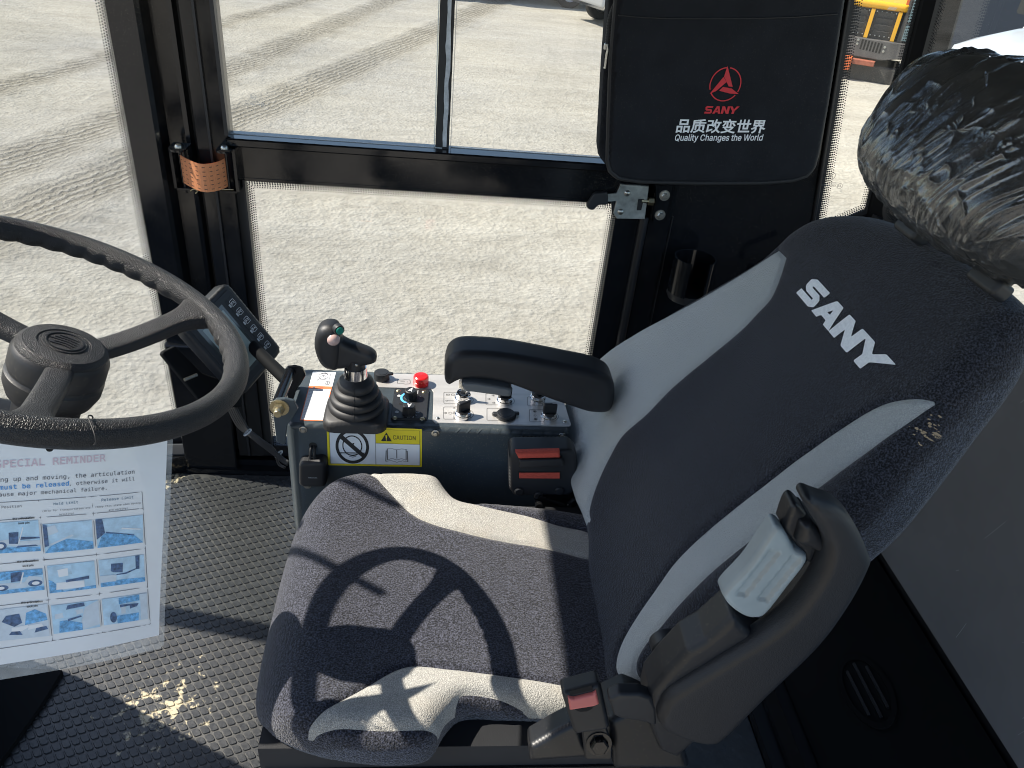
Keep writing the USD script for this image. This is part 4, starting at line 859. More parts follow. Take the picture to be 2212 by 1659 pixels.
part(seat, "side_cover", pad(fillet(Polygon(bp([(1160, 1110), (1560, 920), (1760, 1000), (2300, 1250), (2500, 1900), (1250, 1900), (1230, 1380)])), 0.006), BUF, -0.034, -0.11, r=0.010, grid=0.014), "grey_black_plastic", "dark plastic side cover under the near armrest", smooth=50)
# --- seat base: suspension box, slide rails
part(seat, "suspension_box", [bx((-0.185, 0.640, 0.0), (0.30, 1.02, 0.30)), bx((-0.205, 0.600, 0.345), (0.31, 1.06, 0.398))], "black_satin")
part(seat, "cushion_pan", [bx((-0.210, 0.592, 0.405), (0.30, 1.068, 0.452))], "black_plastic")
for yy in (0.588, 1.045):
    part(seat, "slide_rail", [bx((-0.205, yy, 0.380), (0.31, yy + 0.028, 0.406)), bx((-0.205, yy - 0.006, 0.374), (0.31, yy, 0.390))], "black_paint")
for xx in (-0.14, -0.03, 0.06):
    part(seat, "rail_slot", bx((xx, 0.5865, 0.394), (xx + 0.026, 0.5885, 0.403)), "cavity")
part(seat, "front_leg", bx((-0.218, 0.585, 0.0), (-0.185, 0.63, 0.36)), "black_satin")
# --- belt retractor on the far side
RTF = Frame((0, 1.085, 0), (1, 0, 0), (0, 0, 1))
rp = lambda pts, h=0.0: RTF.px(a2(pts), h)
part(seat, "retractor_mount", bx((0.22, 1.126, 0.16), (0.345, 1.142, 0.50)), "black_satin")
rt = part(seat, "belt_retractor", pad(fillet(Polygon(rp([(1605, 1130), (1640, 1100), (2085, 1098), (2130, 1150), (2130, 1400), (2060, 1450), (1640, 1450), (1605, 1400)])), 0.006), RTF, 0.0, -0.045, r=0.007, rb=0.004, grid=0.01), "black_plastic", "black seat belt retractor with folded red webbing", smooth=50)
part(rt, "webbing_fold", pad(Polygon(rp([(1650, 1092), (1990, 1083), (1995, 1132), (1675, 1140)])), RTF, 0.009, -0.002, r=0.004, grid=0.006), "red_webbing", smooth=50)
part(rt, "webbing_slot", plate(Polygon(rp([(1672, 1258), (2005, 1256), (2005, 1312), (1672, 1312)])), RTF, -0.002, 0.0008), "cavity")
part(rt, "webbing_strip", plate(Polygon(rp([(1680, 1264), (1992, 1262), (1992, 1306), (1680, 1304)])), RTF, 0.0, 0.0022), "red_webbing")
part(rt, "retractor_lip", pad(fillet(Polygon(rp([(1672, 1140), (2010, 1132), (2025, 1190), (1680, 1204)])), 0.003), RTF, 0.012, 0.0, r=0.004, grid=0.006), "black_plastic", smooth=50)
for x, y in ((1680, 1410), (1990, 1405), (1830, 1440)):
    c = rp([(x, y)])[0]; part(rt, "retractor_boss", lathe([(0, 0.004), (0.007, 0.004), (0.009, 0.002), (0.009, 0)], RTF.at(c[0], c[1], 0.0), 16), "black_plastic")
part(seat, "pivot_arm", [tube([RTF.to(*rp([(1830, 1440)])[0], 0.006), RTF.to(*rp([(2060, 1520)])[0], 0.004)], 0.005, 8), tube([RTF.to(*rp([(1960, 1600)])[0], 0.0), RTF.to(*rp([(2180, 1430)])[0], 0.0)], 0.009, 8), lathe([(0, 0.03), (0.008, 0.03), (0.008, 0)], RTF.at(*rp([(1830, 1480)])[0], -0.01), 12)], "black_paint", smooth=40)
LB = Frame((0, 1.148, 0), (1, 0, 0), (0, 0, 1))

# ================================================================== STEERING WHEEL AND COLUMN
WN = A([math.sin(0.4006) * math.cos(0.3031), math.sin(0.4006) * math.sin(0.3031), math.cos(0.4006)])
WC = A([-0.4291, 0.7678, 0.9859])
WF = Frame(WC, np.cross([0, 1, 0], WN) , np.cross(WN, np.cross([0, 1, 0], WN)))
wheel = thing("steering_wheel", "black three-spoke steering wheel with finger grips along its inner edge", "steering wheel", WC)
RW, RT = 0.2118, 0.0142
def wheel_px(p, h=0.0): return WF.px([p], h)[0]
sa = [math.atan2(*wheel_px(p)[::-1]) for p in ((442, 668),)]
sa = [sa[0], sa[0] + math.radians(120), sa[0] + math.radians(240)]
nu, nv = 360, 22
U = np.linspace(0, 2 * np.pi, nu, endpoint=False); Wv = np.linspace(0, 2 * np.pi, nv, endpoint=False)
grip = np.zeros(nu)
for s_ in sa: pass
dang = np.min([np.abs((U - s_ + np.pi) % (2 * np.pi) - np.pi) for s_ in sa], 0)
u_, w_ = np.meshgrid(U, Wv, indexing="ij")
inner = np.clip(-np.cos(w_), 0, 1) * np.clip(-np.sin(w_) * 0.8 + 0.45, 0, 1)
scal = np.abs(np.sin(u_ * 26)) * np.clip((dang[:, None] - 0.16) / 0.1, 0, 1)
low = np.clip(np.cos(u_ - math.atan2(*wheel_px((250, 940))[::-1])) * 3 - 1.2, 0, 1)
rr = RT * (1 + 0.34 * inner * (scal - 0.4) * (1 - low))
V = WF.to(((RW + rr * np.cos(w_)) * np.cos(u_)).ravel(), ((RW + rr * np.cos(w_)) * np.sin(u_)).ravel(), (rr * 1.05 * np.sin(w_)).ravel())
i = np.arange(nu)[:, None]; j = np.arange(nv)[None]
q = lambda a, b: ((i + a) % nu * nv + (j + b) % nv).ravel()
rim = part(wheel, "rim", (V, np.vstack([np.c_[q(0, 0), q(1, 0), q(1, 1)], np.c_[q(0, 0), q(1, 1), q(0, 1)]])), "wheel_leather", smooth=True)
HD = 0.062                                  # depth of the hub face below the rim plane
def hub_at():
    best = min(np.linspace(0.0, 0.12, 61), key=lambda d: np.linalg.norm(wheel_px((139, 742), -d)))
    return best
HD = hub_at(); HO = wheel_px((139, 742), -HD)
for k, s_ in enumerate(sa):
    d = A([math.cos(s_), math.sin(s_)]); pz = A([-d[1], d[0]])
    st_ = []
    for t in np.linspace(0, 1, 26):
        r_ = 0.036 + (RW - 0.004 - 0.036) * t
        h_ = -(HD + 0.012) * (1 - t ** 1.5) - 0.002
        w = 0.0145 + 0.019 * np.clip((t - 0.70) / 0.30, 0, 1) ** 2.2; th_ = 0.0085 + 0.004 * t
        ang = np.linspace(0, 2 * np.pi, 20, endpoint=False); e = 0.55
        cx = w * np.sign(np.cos(ang)) * np.abs(np.cos(ang)) ** e; cz = th_ * np.sign(np.sin(ang)) * np.abs(np.sin(ang)) ** e
        st_.append(WF.to(d[0] * r_ + pz[0] * cx + HO[0] * (1 - t), d[1] * r_ + pz[1] * cx + HO[1] * (1 - t), h_ + cz))
    V = np.vstack(st_); m = 20; F = []
    for t in range(25):
        a = np.arange(m) + t * m; b = np.roll(np.arange(m), -1) + t * m; F += [np.c_[a, b, b + m], np.c_[a, b + m, a + m]]
    F = np.vstack(F)[:, ::-1]
    part(wheel, "spoke", (V, F), "wheel_leather", smooth=True)
HBF = WF.at(HO[0], HO[1], -HD)
hub = part(wheel, "hub", lathe([(0.0, -0.004), (0.043, -0.004), (0.048, -0.009), (0.0505, -0.016), (0.0505, -0.034), (0.0485, -0.038), (0.0485, -0.040), (0.051, -0.043), (0.0505, -0.056), (0.045, -0.070), (0.038, -0.078), (0.0, -0.078)][::-1], HBF, 56), "wheel_smooth", smooth=40)
pyr = [(0.0, 0.0025), (0.022, 0.0022), (0.0225, 0.0008), (0.027, 0.0006), (0.0275, 0.0016), (0.041, 0.0), (0.0465, -0.005), (0.0475, -0.010)]
part(hub, "hub_cap", lathe(pyr[::-1], HBF, 64), "wheel_leather", smooth=30)
em = unary_union([stroke([(-0.012 + 0.004 * math.sin(k * 2.1), -0.010 + 0.005 * k), (0.002, -0.008 + 0.0045 * k), (0.012, -0.011 + 0.005 * k)], 0.0016) for k in range(5)] + [ringg(0.0185, 0.0012)])
part(hub, "hub_emblem", plate(em, HBF, 0.002, 0.0034), "wheel_smooth", "moulded relief in the middle of the hub cap")
ch = wheel_px((472, 1040 * 0 + 925), 0.0)
column = thing("steering_column", "dark steering column with shroud standing in front of the seat", "steering column", (WC[0] - 0.2, SY, 0))
dn = -WN
c0 = HBF.O - WN * 0.078
part(column, "column_shaft", tube([c0 + dn * t for t in (0, 0.06, 0.13)], [0.036, 0.034, 0.034], 28), "grey_black_plastic", smooth=40)
SHF = Frame(HBF.O - WN * 0.150, WF.U, WF.V)
part(column, "column_shroud", pad(Polygon(smooth_poly([(0.085, 0.0), (0.07, 0.055), (0.0, 0.088), (-0.09, 0.08), (-0.13, 0.0), (-0.09, -0.08), (0.0, -0.088), (0.07, -0.055)], 80)), SHF, 0.0, -0.05, r=0.014, grid=0.015), "grey_black_plastic", smooth=50)
bt = SHF.to(-0.03, 0, -0.05)
part(column, "column_post", [tube([bt, A([-0.80, SY, 0.70]), A([-1.0, SY, 0.60])], [0.045, 0.045, 0.05], 20)], "black_satin", smooth=40)
part(column, "column_base", [prism([(-1.12, 0.60), (-0.775, 0.70), (-0.757, 0.84), (-0.735, 0.96), (-0.728, 1.035), (-1.12, 1.06)], -0.002, 0.012)], "matte_black")
part(column, "column_pedestal", plate(Polygon([(0.54, 0.0), (1.12, 0.0), (1.08, 0.28), (0.955, 0.75), (0.70, 0.75), (0.58, 0.28)]), Frame((-0.93, 0, 0), (0, 1, 0), (0, 0, 1)), -0.14, 0.0, 0.01), "black_satin")
pd = thing("foot_pedal", "small black pedal on a stem near the front corner glass", "pedal", onz((375, 985), 0.03))
PF = Frame(onz((372, 972), 0.055), (1, 0.1, 0), (0, 0.6, 0.55))
part(pd, "pedal_pad", pad(rect(0.075, 0.034, 0.006), PF, 0.006, -0.016, r=0.005, grid=0.01), "black_plastic")
part(pd, "pedal_stem", tube([PF.to(0.03, 0, -0.012), PF.to(0.12, 0.02, -0.02)], 0.005, 8), "black_paint")

# ================================================================== LAMINATED NOTICE hanging from the wheel
SO = ony((107, 968), 0.655)
sa_, sb_ = A([0.8505, 0.4582, -0.2582]), A([-0.0514, -0.4161, -0.9079])
NTF = Frame(SO, sa_, -sb_)                   # a to the right, b up, normal towards the driver
s3 = lambda pts: NTF.px([((x / 4.608) * .7745, (1200 + y / 4.608) * .7745) for x, y in pts])
s4 = lambda pts: NTF.px([((x / 4.608) * .7745, (1560 + y / 4.608) * .7745) for x, y in pts])
notice = thing("notice_sheet", "laminated white paper notice hanging from the steering wheel rim", "notice", SO)
br_ = s4([(2112, 1140), (2110, 1160)])[0]; pr_ = s4([(2048, 985)])[0]
W2, B2 = br_[0], br_[1]
wav = lambda a, b: 0.004 * np.sin(b * 16 + 1) * np.clip(-b / 0.2, 0, 1) + 0.0035 * np.sin(a * 24 + 0.5)
film = shapely.box(-W2, B2, W2, 0.020).buffer(-0.006).buffer(0.006)
paperp = shapely.box(-pr_[0], pr_[1], pr_[0], 0.014)
hole = Point(0, 0).buffer(0.0035)
rimb = WC + (SO - WC - WN * ((SO - WC) @ WN)) / np.linalg.norm(SO - WC - WN * ((SO - WC) @ WN)) * RW
def curved(g, h, step=0.006):
    """a thin sheet following the notice's gentle curl"""
    V, F, n = [], [], 0
    for p in polys(g):
        x0, y0, x1, y1 = p.bounds
        if max(x1 - x0, y1 - y0) > 0.03:
            X, Y = np.meshgrid(np.arange(x0, x1, step), np.arange(y0, y1, step)); ok = shapely.contains_xy(p.buffer(-step * 0.4), X.ravel(), Y.ravel())
            P = [np.stack([X.ravel()[ok], Y.ravel()[ok]], 1)]
            for r_ in [p.exterior] + list(p.interiors): P.append(A([r_.interpolate(t).coords[0] for t in sorted(list(np.arange(0, r_.length, step)) + [r_.project(Point(c)) for c in r_.coords[:-1]])]))
            P = np.unique(np.round(np.vstack(P), 7), axis=0); T = Delaunay(P).simplices; c = P[T].mean(1); T = T[shapely.contains_xy(p, c[:, 0], c[:, 1])]
        else:
            P, T = trimesh.creation.triangulate_polygon(p, engine="earcut"); P, T = A(P), A(T)
        s = np.cross(P[T[:, 1]] - P[T[:, 0]], P[T[:, 2]] - P[T[:, 0]]); T[s < 0] = T[s < 0][:, ::-1]
        V.append(NTF.to(P[:, 0], P[:, 1], wav(P[:, 0], P[:, 1]) + h)); F.append(T + n); n += len(P)
    return np.vstack(V), np.vstack(F)
part(notice, "plastic_sleeve", curved(film.difference(paperp).difference(hole), 0.0), "sleeve_film", "clear laminated edge of the notice", smooth=True)
part(notice, "paper", curved(paperp.difference(hole), 0.0), "paper", smooth=True)
part(notice, "string_loop", tube(spline([NTF.to(0.001, 0.001, 0.002), NTF.to(0.012, 0.012, 0.006), rimb + A([0.01, -0.02, 0.004]), rimb + A([0, 0, 0.02]), rimb + A([-0.01, 0.02, 0.0]), NTF.to(-0.004, 0.004, -0.003)], 40), 0.0007, 6), "seal_rubber", smooth=True)
PRH = 0.0006
part(notice, "punched_hole", curved(hole.buffer(0.0004), -0.002), "cavity")
def line3(s, p0, p1, h, font="mono", mat="grey_ink", bold=0, src=s3):
    """a line of print from image point p0 (left end of the baseline) to p1 (right end)"""
    a, b = src([p0, p1]); g = text(s, 1.0, font, bold); x0, _, x1, _ = g.bounds
    k = np.linalg.norm(b - a) / (x1 - x0); ang = math.degrees(math.atan2(*(b - a)[::-1]))
    hh = h or k
    g = affinity.rotate(affinity.scale(affinity.translate(g, -x0, 0), k, hh if not h else h, origin=(0, 0)), ang, origin=(0, 0))
    return affinity.translate(g, a[0], a[1])
prints = [("SPECIAL REMINDER", (-60, 492), (1350, 385), "faded_red_ink", 1, "title_text"), ("starting up and moving, the articulation", (-330, 690), (1720, 548), "grey_ink", 0, "text_line"), ("pin must be released", (-240, 790), (880, 698), "link_blue_ink", 1, "text_line"), (", otherwise it will", (890, 700), (1720, 636), "grey_ink", 0, "text_line"), ("cause major mechanical failure.", (-60, 862), (1360, 752), "grey_ink", 0, "text_line"),
    ("Position", (22, 1010), (275, 988), "grey_ink", 0, "text_line"), ("Hold Limit", (685, 955), (995, 925), "teal_ink", 0, "text_line"), ("(Only for transportation and", (545, 1045), (1150, 992), "grey_ink", 0, "text_line"), ("hoisting)", (755, 1085), (940, 1065), "grey_ink", 0, "text_line"), ("Release Limit", (1295, 902), (1705, 865), "teal_ink", 0, "text_line"), ("(Keep this state when moving", (1220, 985), (1798, 935), "grey_ink", 0, "text_line"), ("and working)", (1390, 1025), (1630, 1003), "grey_ink", 0, "text_line")]
for s_, p0, p1, mt, bo_, nm in prints:
    part(notice, nm, curved(line3(s_, p0, p1, None, bold=bo_).intersection(paperp), PRH), mt, smooth=False)
for s_, p0, p1, src in (("the articulation", (160, 1155), (440, 1128), s3), ("lock pin", (235, 1208), (377, 1195), s3), ("the articulation", (218, 52), (495, 25), s4), ("lock pin", (293, 105), (430, 90), s4), ("the articulation", (273, 585), (550, 555), s4), ("lock pin", (348, 632), (487, 612), s4)):
    part(notice, "caption_text", curved(line3(s_, p0, p1, None, "sans", bold=2, src=src), PRH * 1.6), "print_black")
ln = [s3([(-200, 950), (1822, 786)]), s3([(-200, 1182), (510, 1118), (1835, 998)]), s3([(495, 895), (568, 1659)]), s3([(1172, 840), (1240, 1659)]), s3([(1820, 786), (1880, 1659)]), s4([(-200, 100), (560, 10), (1868, -140)]), s4([(-200, 650), (625, 527), (1898, 362)]), s4([(-200, 1200), (0, 1170), (672, 1048), (1318, 936), (1935, 840)]), s4([(565, 0), (675, 1048)]), s4([(1240, 0), (1318, 936)]), s4([(1878, 0), (1935, 840)])]
part(notice, "table_lines", curved(unary_union([stroke(q, 0.00055) for q in ln]).intersection(paperp.buffer(-0.003)), PRH * 0.8), "grey_ink")
def photo(quad, src, draw, sky="sky_blue_print"):
    """a small printed photograph: a pale blue field with darker machine shapes, in unit coordinates"""
    q = src(quad); T = lambda g: affinity.affine_transform(g, [*(0, 0), *(0, 0), 0, 0]) if False else shapely.transform(g, lambda c: (q[0] * (1 - c[:, :1]) * (1 - c[:, 1:]) + q[1] * c[:, :1] * (1 - c[:, 1:]) + q[2] * c[:, :1] * c[:, 1:] + q[3] * (1 - c[:, :1]) * c[:, 1:]))
    ph = part(notice, "printed_picture", curved(T(shapely.box(0, 0, 1, 1)), PRH * 1.1), sky)
    for k, (mt, gs) in enumerate(draw): part(ph, "picture_area", curved(T(unary_union(gs).intersection(shapely.box(0, 0, 1, 1))), PRH * (1.3 + 0.2 * k)), mt)
PG = Polygon
# quads: bottom-left, bottom-right, top-right, top-left
roller1 = [("mid_blue_print", [PG([(0, 0), (1, 0), (1, .14), (0, .2)])]), ("light_print", [PG([(.0, .2), (.3, .25), (.45, .2), (1, .2), (1, .36), (.5, .36), (.3, .45), (0, .4)])]), ("navy_print", [PG([(.3, .3), (.5, .28), (.52, .66), (.3, .66)]), Point(.12, .24).buffer(.13), PG([(.52, .4), (1, .42), (1, .46), (.54, .5)]), PG([(.45, .16), (.95, .18), (.9, .22), (.5, .22)])]), ("print_white", [Point(.12, .24).buffer(.07), PG([(.5, .3), (.53, .3), (.64, .8), (.62, .82)])])]
photo([(-60, 1600), (525, 1550), (490, 1150), (-60, 1200)], s3, roller1)
photo([(-60, 480), (575, 395), (545, 120), (-60, 190)], s4, [("mid_blue_print", [PG([(0, 0), (1, 0), (1, .2), (0, .15)]), PG([(0, .6), (1, .72), (1, 1), (0, 1)])]), ("light_print", [PG([(0, .25), (.6, .2), (.7, .3), (1, .3), (.96, .62), (.7, .72), (.6, .45), (0, .5)])]), ("navy_print", [Point(.14, .28).buffer(.13), Point(.82, .36).buffer(.15), PG([(.32, .5), (.55, .52), (.55, .95), (.32, .92)])]), ("print_white", [Point(.12, .28).buffer(.07), Point(.83, .36).buffer(.08), PG([(.5, .4), (.53, .4), (.6, .9), (.57, .92)])])])
photo([(-60, 1080), (640, 985), (610, 575), (-60, 680)], s4, [("mid_blue_print", [PG([(.55, .42), (.98, .5), (.96, .7), (.75, .88), (.58, .8)])]), ("navy_print", [PG([(.12, .6), (.35, .4), (.5, .5), (.45, .8), (.2, .78)]), PG([(.25, .16), (.5, .12), (.45, .25), (.3, .26)]), PG([(.72, .15), (.98, .22), (.95, .32), (.76, .3)])]), ("print_white", [PG([(.3, .26), (.5, .25), (.62, .35), (.6, .42), (.3, .38)]), PG([(.6, .26), (.9, .32), (.86, .42), (.62, .4)])])], "light_print")
photo([(580, 1578), (1200, 1510), (1172, 1140), (543, 1205)], s3, [("pale_blue_print", [PG([(.1, .5), (1, .4), (1, 1), (.1, 1)])]), ("mid_blue_print", [PG([(0, 0), (1, 0), (1, .25), (.42, .45), (.1, .2)])]), ("light_print", [PG([(.1, .3), (.14, .26), (.6, .52), (.57, .58)]), PG([(.1, .6), (.3, .7), (.24, .95), (.08, .9)])]), ("navy_print", [PG([(0, .2), (.09, .25), (.08, .95), (0, 1)])])])
photo([(1248, 1503), (1840, 1440), (1830, 1082), (1217, 1135)], s3, [("pale_blue_print", [PG([(.12, .55), (1, .35), (1, 1), (.12, 1)])]), ("mid_blue_print", [PG([(0, 0), (1, 0), (.8, .32), (.2, .5), (.1, .4)])]), ("navy_print", [PG([(0, .3), (.18, .5), (.14, 1), (0, 1)]), PG([(.2, .49), (.8, .3), (.8, .34), (.2, .54)])]), ("print_white", [PG([(.52, .58), (.95, .48), (.95, .52), (.54, .63)])])])
photo([(640, 440), (1235, 365), (1207, 12), (605, 85)], s4, [("mid_blue_print", [PG([(0, 0), (1, 0), (1, .12), (.7, .1), (.3, .04), (.1, .4), (0, .5)])]), ("pale_blue_print", [PG([(0, .6), (.5, .62), (.5, .95), (0, .95)])]), ("print_white", [PG([(.22, .55), (.42, .58), (.42, .86), (.2, .82)]), PG([(.14, .1), (.75, .1), (.75, .34), (.16, .36)])]), ("navy_print", [PG([(.36, .34), (.86, .38), (.86, .49), (.36, .42)])])])
photo([(1295, 355), (1870, 290), (1850, -60), (1262, 5)], s4, [("mid_blue_print", [PG([(0, 0), (1, 0), (1, .16), (.5, .2), (0, .14)])]), ("navy_print", [PG([(.8, .5), (.88, .5), (.9, 1), (.8, 1)]), PG([(.24, .55), (.3, .5), (.5, .45), (.52, .8), (.26, .82)]), PG([(.36, .38), (.58, .38), (.8, .5), (.8, .54), (.55, .43), (.36, .42)])]), ("light_print", [PG([(0, .18), (.34, .16), (.36, .4), (0, .42)])])], "pale_blue_print")
photo([(690, 962), (1285, 862), (1262, 518), (655, 600)], s4, [("light_print", [PG([(.06, .5), (.66, .6), (.66, .76), (.06, .68)]), PG([(.55, .0), (1, .1), (1, 1), (.7, .8)])]), ("mid_blue_print", [PG([(.12, .02), (.62, .0), (.62, .25), (.3, .42), (.15, .42)])]), ("navy_print", [PG([(.3, .8), (.7, .85), (.68, .98), (.34, .95)]), PG([(.32, .38), (.62, .48), (.6, .53), (.32, .46)])])])
photo([(1335, 845), (1905, 770), (1890, 440), (1307, 510)], s4, [("mid_blue_print", [PG([(.3, .0), (.78, .0), (.8, .3), (.3, .3)]), PG([(.36, .72), (.82, .76), (.82, .98), (.36, .96)])]), ("light_print", [PG([(.84, 0), (1, 0), (1, 1), (.84, 1)]), PG([(.4, .35), (.5, .35), (.5, .65), (.4, .65)])]), ("navy_print", [affinity.scale(Point(.22, .26).buffer(1), .075, .2, origin=(.22, .26)), PG([(.38, .7), (.8, .66), (.76, .55), (.6, .5), (.6, .62), (.38, .6)])])], "pale_blue_print")

# ================================================================== DISPLAY on its bracket
n_ = A([0.73, -0.54, 0.40]); n_ /= np.linalg.norm(n_)
O_ = A([-0.5, 1.45, 0.65])
uA, uB = onp((491, 607), O_, n_), onp((613, 756), O_, n_)
DPF = Frame(uA, uB - uA, np.cross(n_, uB - uA)); LD = np.linalg.norm(uB - uA)
disp = thing("display_monitor", "black display monitor with a column of six keys on a bracket by the front pillar", "monitor", uA)
dr = shapely.box(0, -0.152, LD, 0.0).buffer(-0.016).buffer(0.016)
dp = lambda pts, h=0.0: DPF.px([((x / 2.304) * .7745, (580 + y / 2.304) * .7745) for x, y in pts], h)
part(disp, "housing", [pad(dr, DPF, 0.0, -0.034, r=0.007, rb=0.004, grid=0.012)], "black_plastic", smooth=50)
part(disp, "bezel", plate(shapely.box(0.012, -0.140, LD - 0.012, -0.010).buffer(-0.008).buffer(0.008), DPF, 0.0, 0.0012, 0.0005), "black_satin")
part(disp, "screen", plate(shapely.box(0.026, -0.128, LD - 0.026, -0.047), DPF, 0.0012, 0.0016), "screen_glass")
part(disp, "lcd", plate(shapely.box(0.036, -0.120, LD - 0.036, -0.053), DPF, 0.0016, 0.0019), "lcd", "grey liquid crystal area of the monitor")
part(disp, "key_strip", plate(shapely.box(0.028, -0.036, LD - 0.028, -0.016).buffer(-0.002).buffer(0.002), DPF, 0.0012, 0.0018), "grey_black_plastic")
for k in range(6):
    a = 0.040 + (LD - 0.080) * k / 5; KFr = DPF.at(a, -0.0245, 0.0018)
    ky = part(disp, "key", plate(rect(0.0145, 0.0125, 0.003), KFr, 0.0, 0.0008), "black_plastic")
    part(ky, "key_print", flat(unary_union([rect(0.0145, 0.0125, 0.003).difference(rect(0.0131, 0.0111, 0.0025)), affinity.rotate(moved(text(f"F{k + 1}", 0.0052, bold=1, anchor="c"), 0, -0.0026), 90, origin=(0, 0))]), KFr, 0.0010), "print_white")
    part(ky, "key_lamp", flat(rect(0.0080, 0.0042), KFr.at(0.0015, -0.0096), 0.0004), "print_grey")
part(disp, "bracket", tube([DPF.to(LD * 0.55, -0.09, -0.034), DPF.to(LD * 0.55, -0.09, -0.09)], 0.016, 14), "matte_black", smooth=40)
part(disp, "bracket_plate", pad(fillet(Polygon(dp([(1035, 930), (1130, 885), (1300, 1060), (1560, 1150), (1560, 1280), (1330, 1290)], -0.05)), 0.004), DPF.at(0, 0, -0.05), 0.0, -0.012, r=0.003, grid=0.01), "matte_black")
part(disp, "bracket_arm", tube([DPF.to(LD * 0.55, -0.09, -0.085), A([-0.42, 1.52, 0.52]), A([-0.30, 1.36, 0.52])], 0.014, 12), "matte_black", smooth=40)
part(disp, "bracket_clip", [tube([DPF.to(*dp([(1185, 1105)], -0.03)[0], -0.03), DPF.to(*dp([(1265, 1072)], -0.03)[0], -0.03)], 0.0035, 8)], "bolt_steel")
# cables dropping behind the wheel
cbl = thing("cable_bundle", "bundle of thin black cables tied together beside the control box", "cables", onz((560, 960), 0.3))
w3 = lambda pts, yy: [ony(((420 + x / 4.8087) * .7745, (1100 + y / 4.8087) * .7745), yy_) for (x, y), yy_ in zip(pts, yy)]
base = [(1090, 170), (1150, 300), (1230, 430), (1330, 520), (1480, 640), (1640, 760), (1760, 860), (1850, 920)]
for k in range(5):
    o = (k - 2) * 14
    pts = [(x + o * (1.8 if i_ < 3 else 0.5) + (k == 4) * (i_ > 5) * -60, y - o * (0.4 if i_ < 3 else 0.9) + (k == 4) * (i_ > 5) * 90) for i_, (x, y) in enumerate(base)]
    part(cbl, "cable", tube(spline(w3(pts, [1.45, 1.44, 1.43, 1.42, 1.40, 1.39, 1.38, 1.37]), 40), 0.0028, 8), "seal_rubber", smooth=True)
for x, y in ((1300, 510), (1720, 800)):
    c = w3([(x, y)], [1.41])[0]; d_ = A([0.6, -0.1, -0.75]); part(cbl, "cable_tie", lathe([(0.0105, 0.002), (0.0115, 0), (0.0105, -0.002)], Frame(c, np.cross(d_, [0, 0, 1.0]), np.cross(np.cross(d_, [0, 0, 1.0]), d_)), 14), "print_grey")

# ================================================================== CONTROL BOX
CZ, CY0, CY1, CX0, CX1 = 0.565, 1.150, 1.347, -0.268, 0.262
TF = Frame((0, 0, CZ), (1, 0, 0), (0, 1, 0))
FRF = Frame((0, CY0, 0), (1, 0, 0), (0, 0, 1))
k2 = lambda pts, h=0.0: TF.px(a2(pts), h)
k6 = lambda pts, h=0.0: TF.px([((860 + x / 5.5306) * .7745, (880 + y / 5.5306) * .7745) for x, y in pts], h)
f2 = lambda pts, h=0.0: FRF.px(a2(pts), h)
con = thing("control_box", "grey metal control box with switches and a steel panel beside the seat", "control box", (0, 1.25, 0))
side = fillet(shapely.box(CY0, 0.08, CY1, CZ), 0.004)
v, f = pad(shapely.box(CX0, CY0, CX1, CY1).buffer(-0.012).buffer(0.012), TF, 0.0, 0.08 - CZ, r=0.010, grid=0.02, steps=5)
part(con, "box_body", (v, f), "console_paint", smooth=40)
for x, y in ((15, 935), (1035, 962), (2012, 985), (48, 1365)):
    c = f2([(x, y)])[0]; part(con, "panel_bolt", hexbolt(FRF.at(c[0], c[1], 0.0), 0.0052, 0.0045), "bolt_steel")
# steel panel: L-shaped, with a notch for the climate panel
sp_ = Polygon(k2([(575, 505), (1105, 520), (1990, 600), (2080, 905), (2062, 914), (1035, 887), (1014, 868), (1020, 650), (1003, 628), (585, 612)]))
stp = part(con, "steel_panel", plate(fillet(sp_, 0.003), TF, 0.0, 0.0022, 0.0005), "brushed_steel", "brushed steel panel with printed symbols")
SPF = TF.at(0, 0, 0.0022)
for x, y in ((1052, 855), (2032, 882)):
    c = k2([(x, y)])[0]; part(stp, "panel_screw", screw(SPF.at(*c), 0.0045), "bolt_steel", smooth=True)
outl = []
def rr_(x0, y0, x1, y1):
    q = k2([(x0, y0), (x1, y0), (x1, y1), (x0, y1)]); p = fillet(Polygon(q), 0.003); return p.exterior.buffer(0.0004)
for x0, y0, x1, y1 in ((1100, 655, 1215, 742), (1098, 768, 1215, 862), (1424, 665, 1530, 752), (1432, 778, 1545, 872), (1745, 690, 1860, 760), (1758, 788, 1870, 882)): outl.append(rr_(x0, y0, x1, y1))
for x, y in ((1262, 712), (1262, 822), (1580, 718), (1580, 836), (1918, 836)): outl.append(Point(k2([(x, y)])[0]).buffer(0.0165).exterior.buffer(0.0004))
tri_sym = lambda x, y, w: ringg(w, 0.0006, k2([(x, y)])[0])
sym = []
for x, y in ((1150, 674), (1130, 815)):
    c = k2([(x, y)])[0]; sym += [moved(rect(0.007, 0.005).difference(rect(0.0055, 0.0035)), c[0] - 0.005, c[1]), ringg(0.0034, 0.0007, (c[0] + 0.005, c[1])), moved(rect(0.0007, 0.004), c[0] - 0.005, c[1])]
c = k2([(1145, 720)])[0]; sym += [ringg(0.0018, 0.0006, (c[0] - 0.006, c[1])), moved(rect(0.012, 0.0009), c[0] + 0.002, c[1])]
for s_, x, y, r_ in (("LOW", 1172, 848, 90), ("MID", 1172, 815, 90), ("HI", 1173, 776, 90), ("USB", 1470, 825, 90)):
    c = k2([(x, y)])[0]; sym.append(moved(affinity.rotate(text(s_, 0.0034, anchor="c"), 180 + r_, origin=(0, 0)), *c))
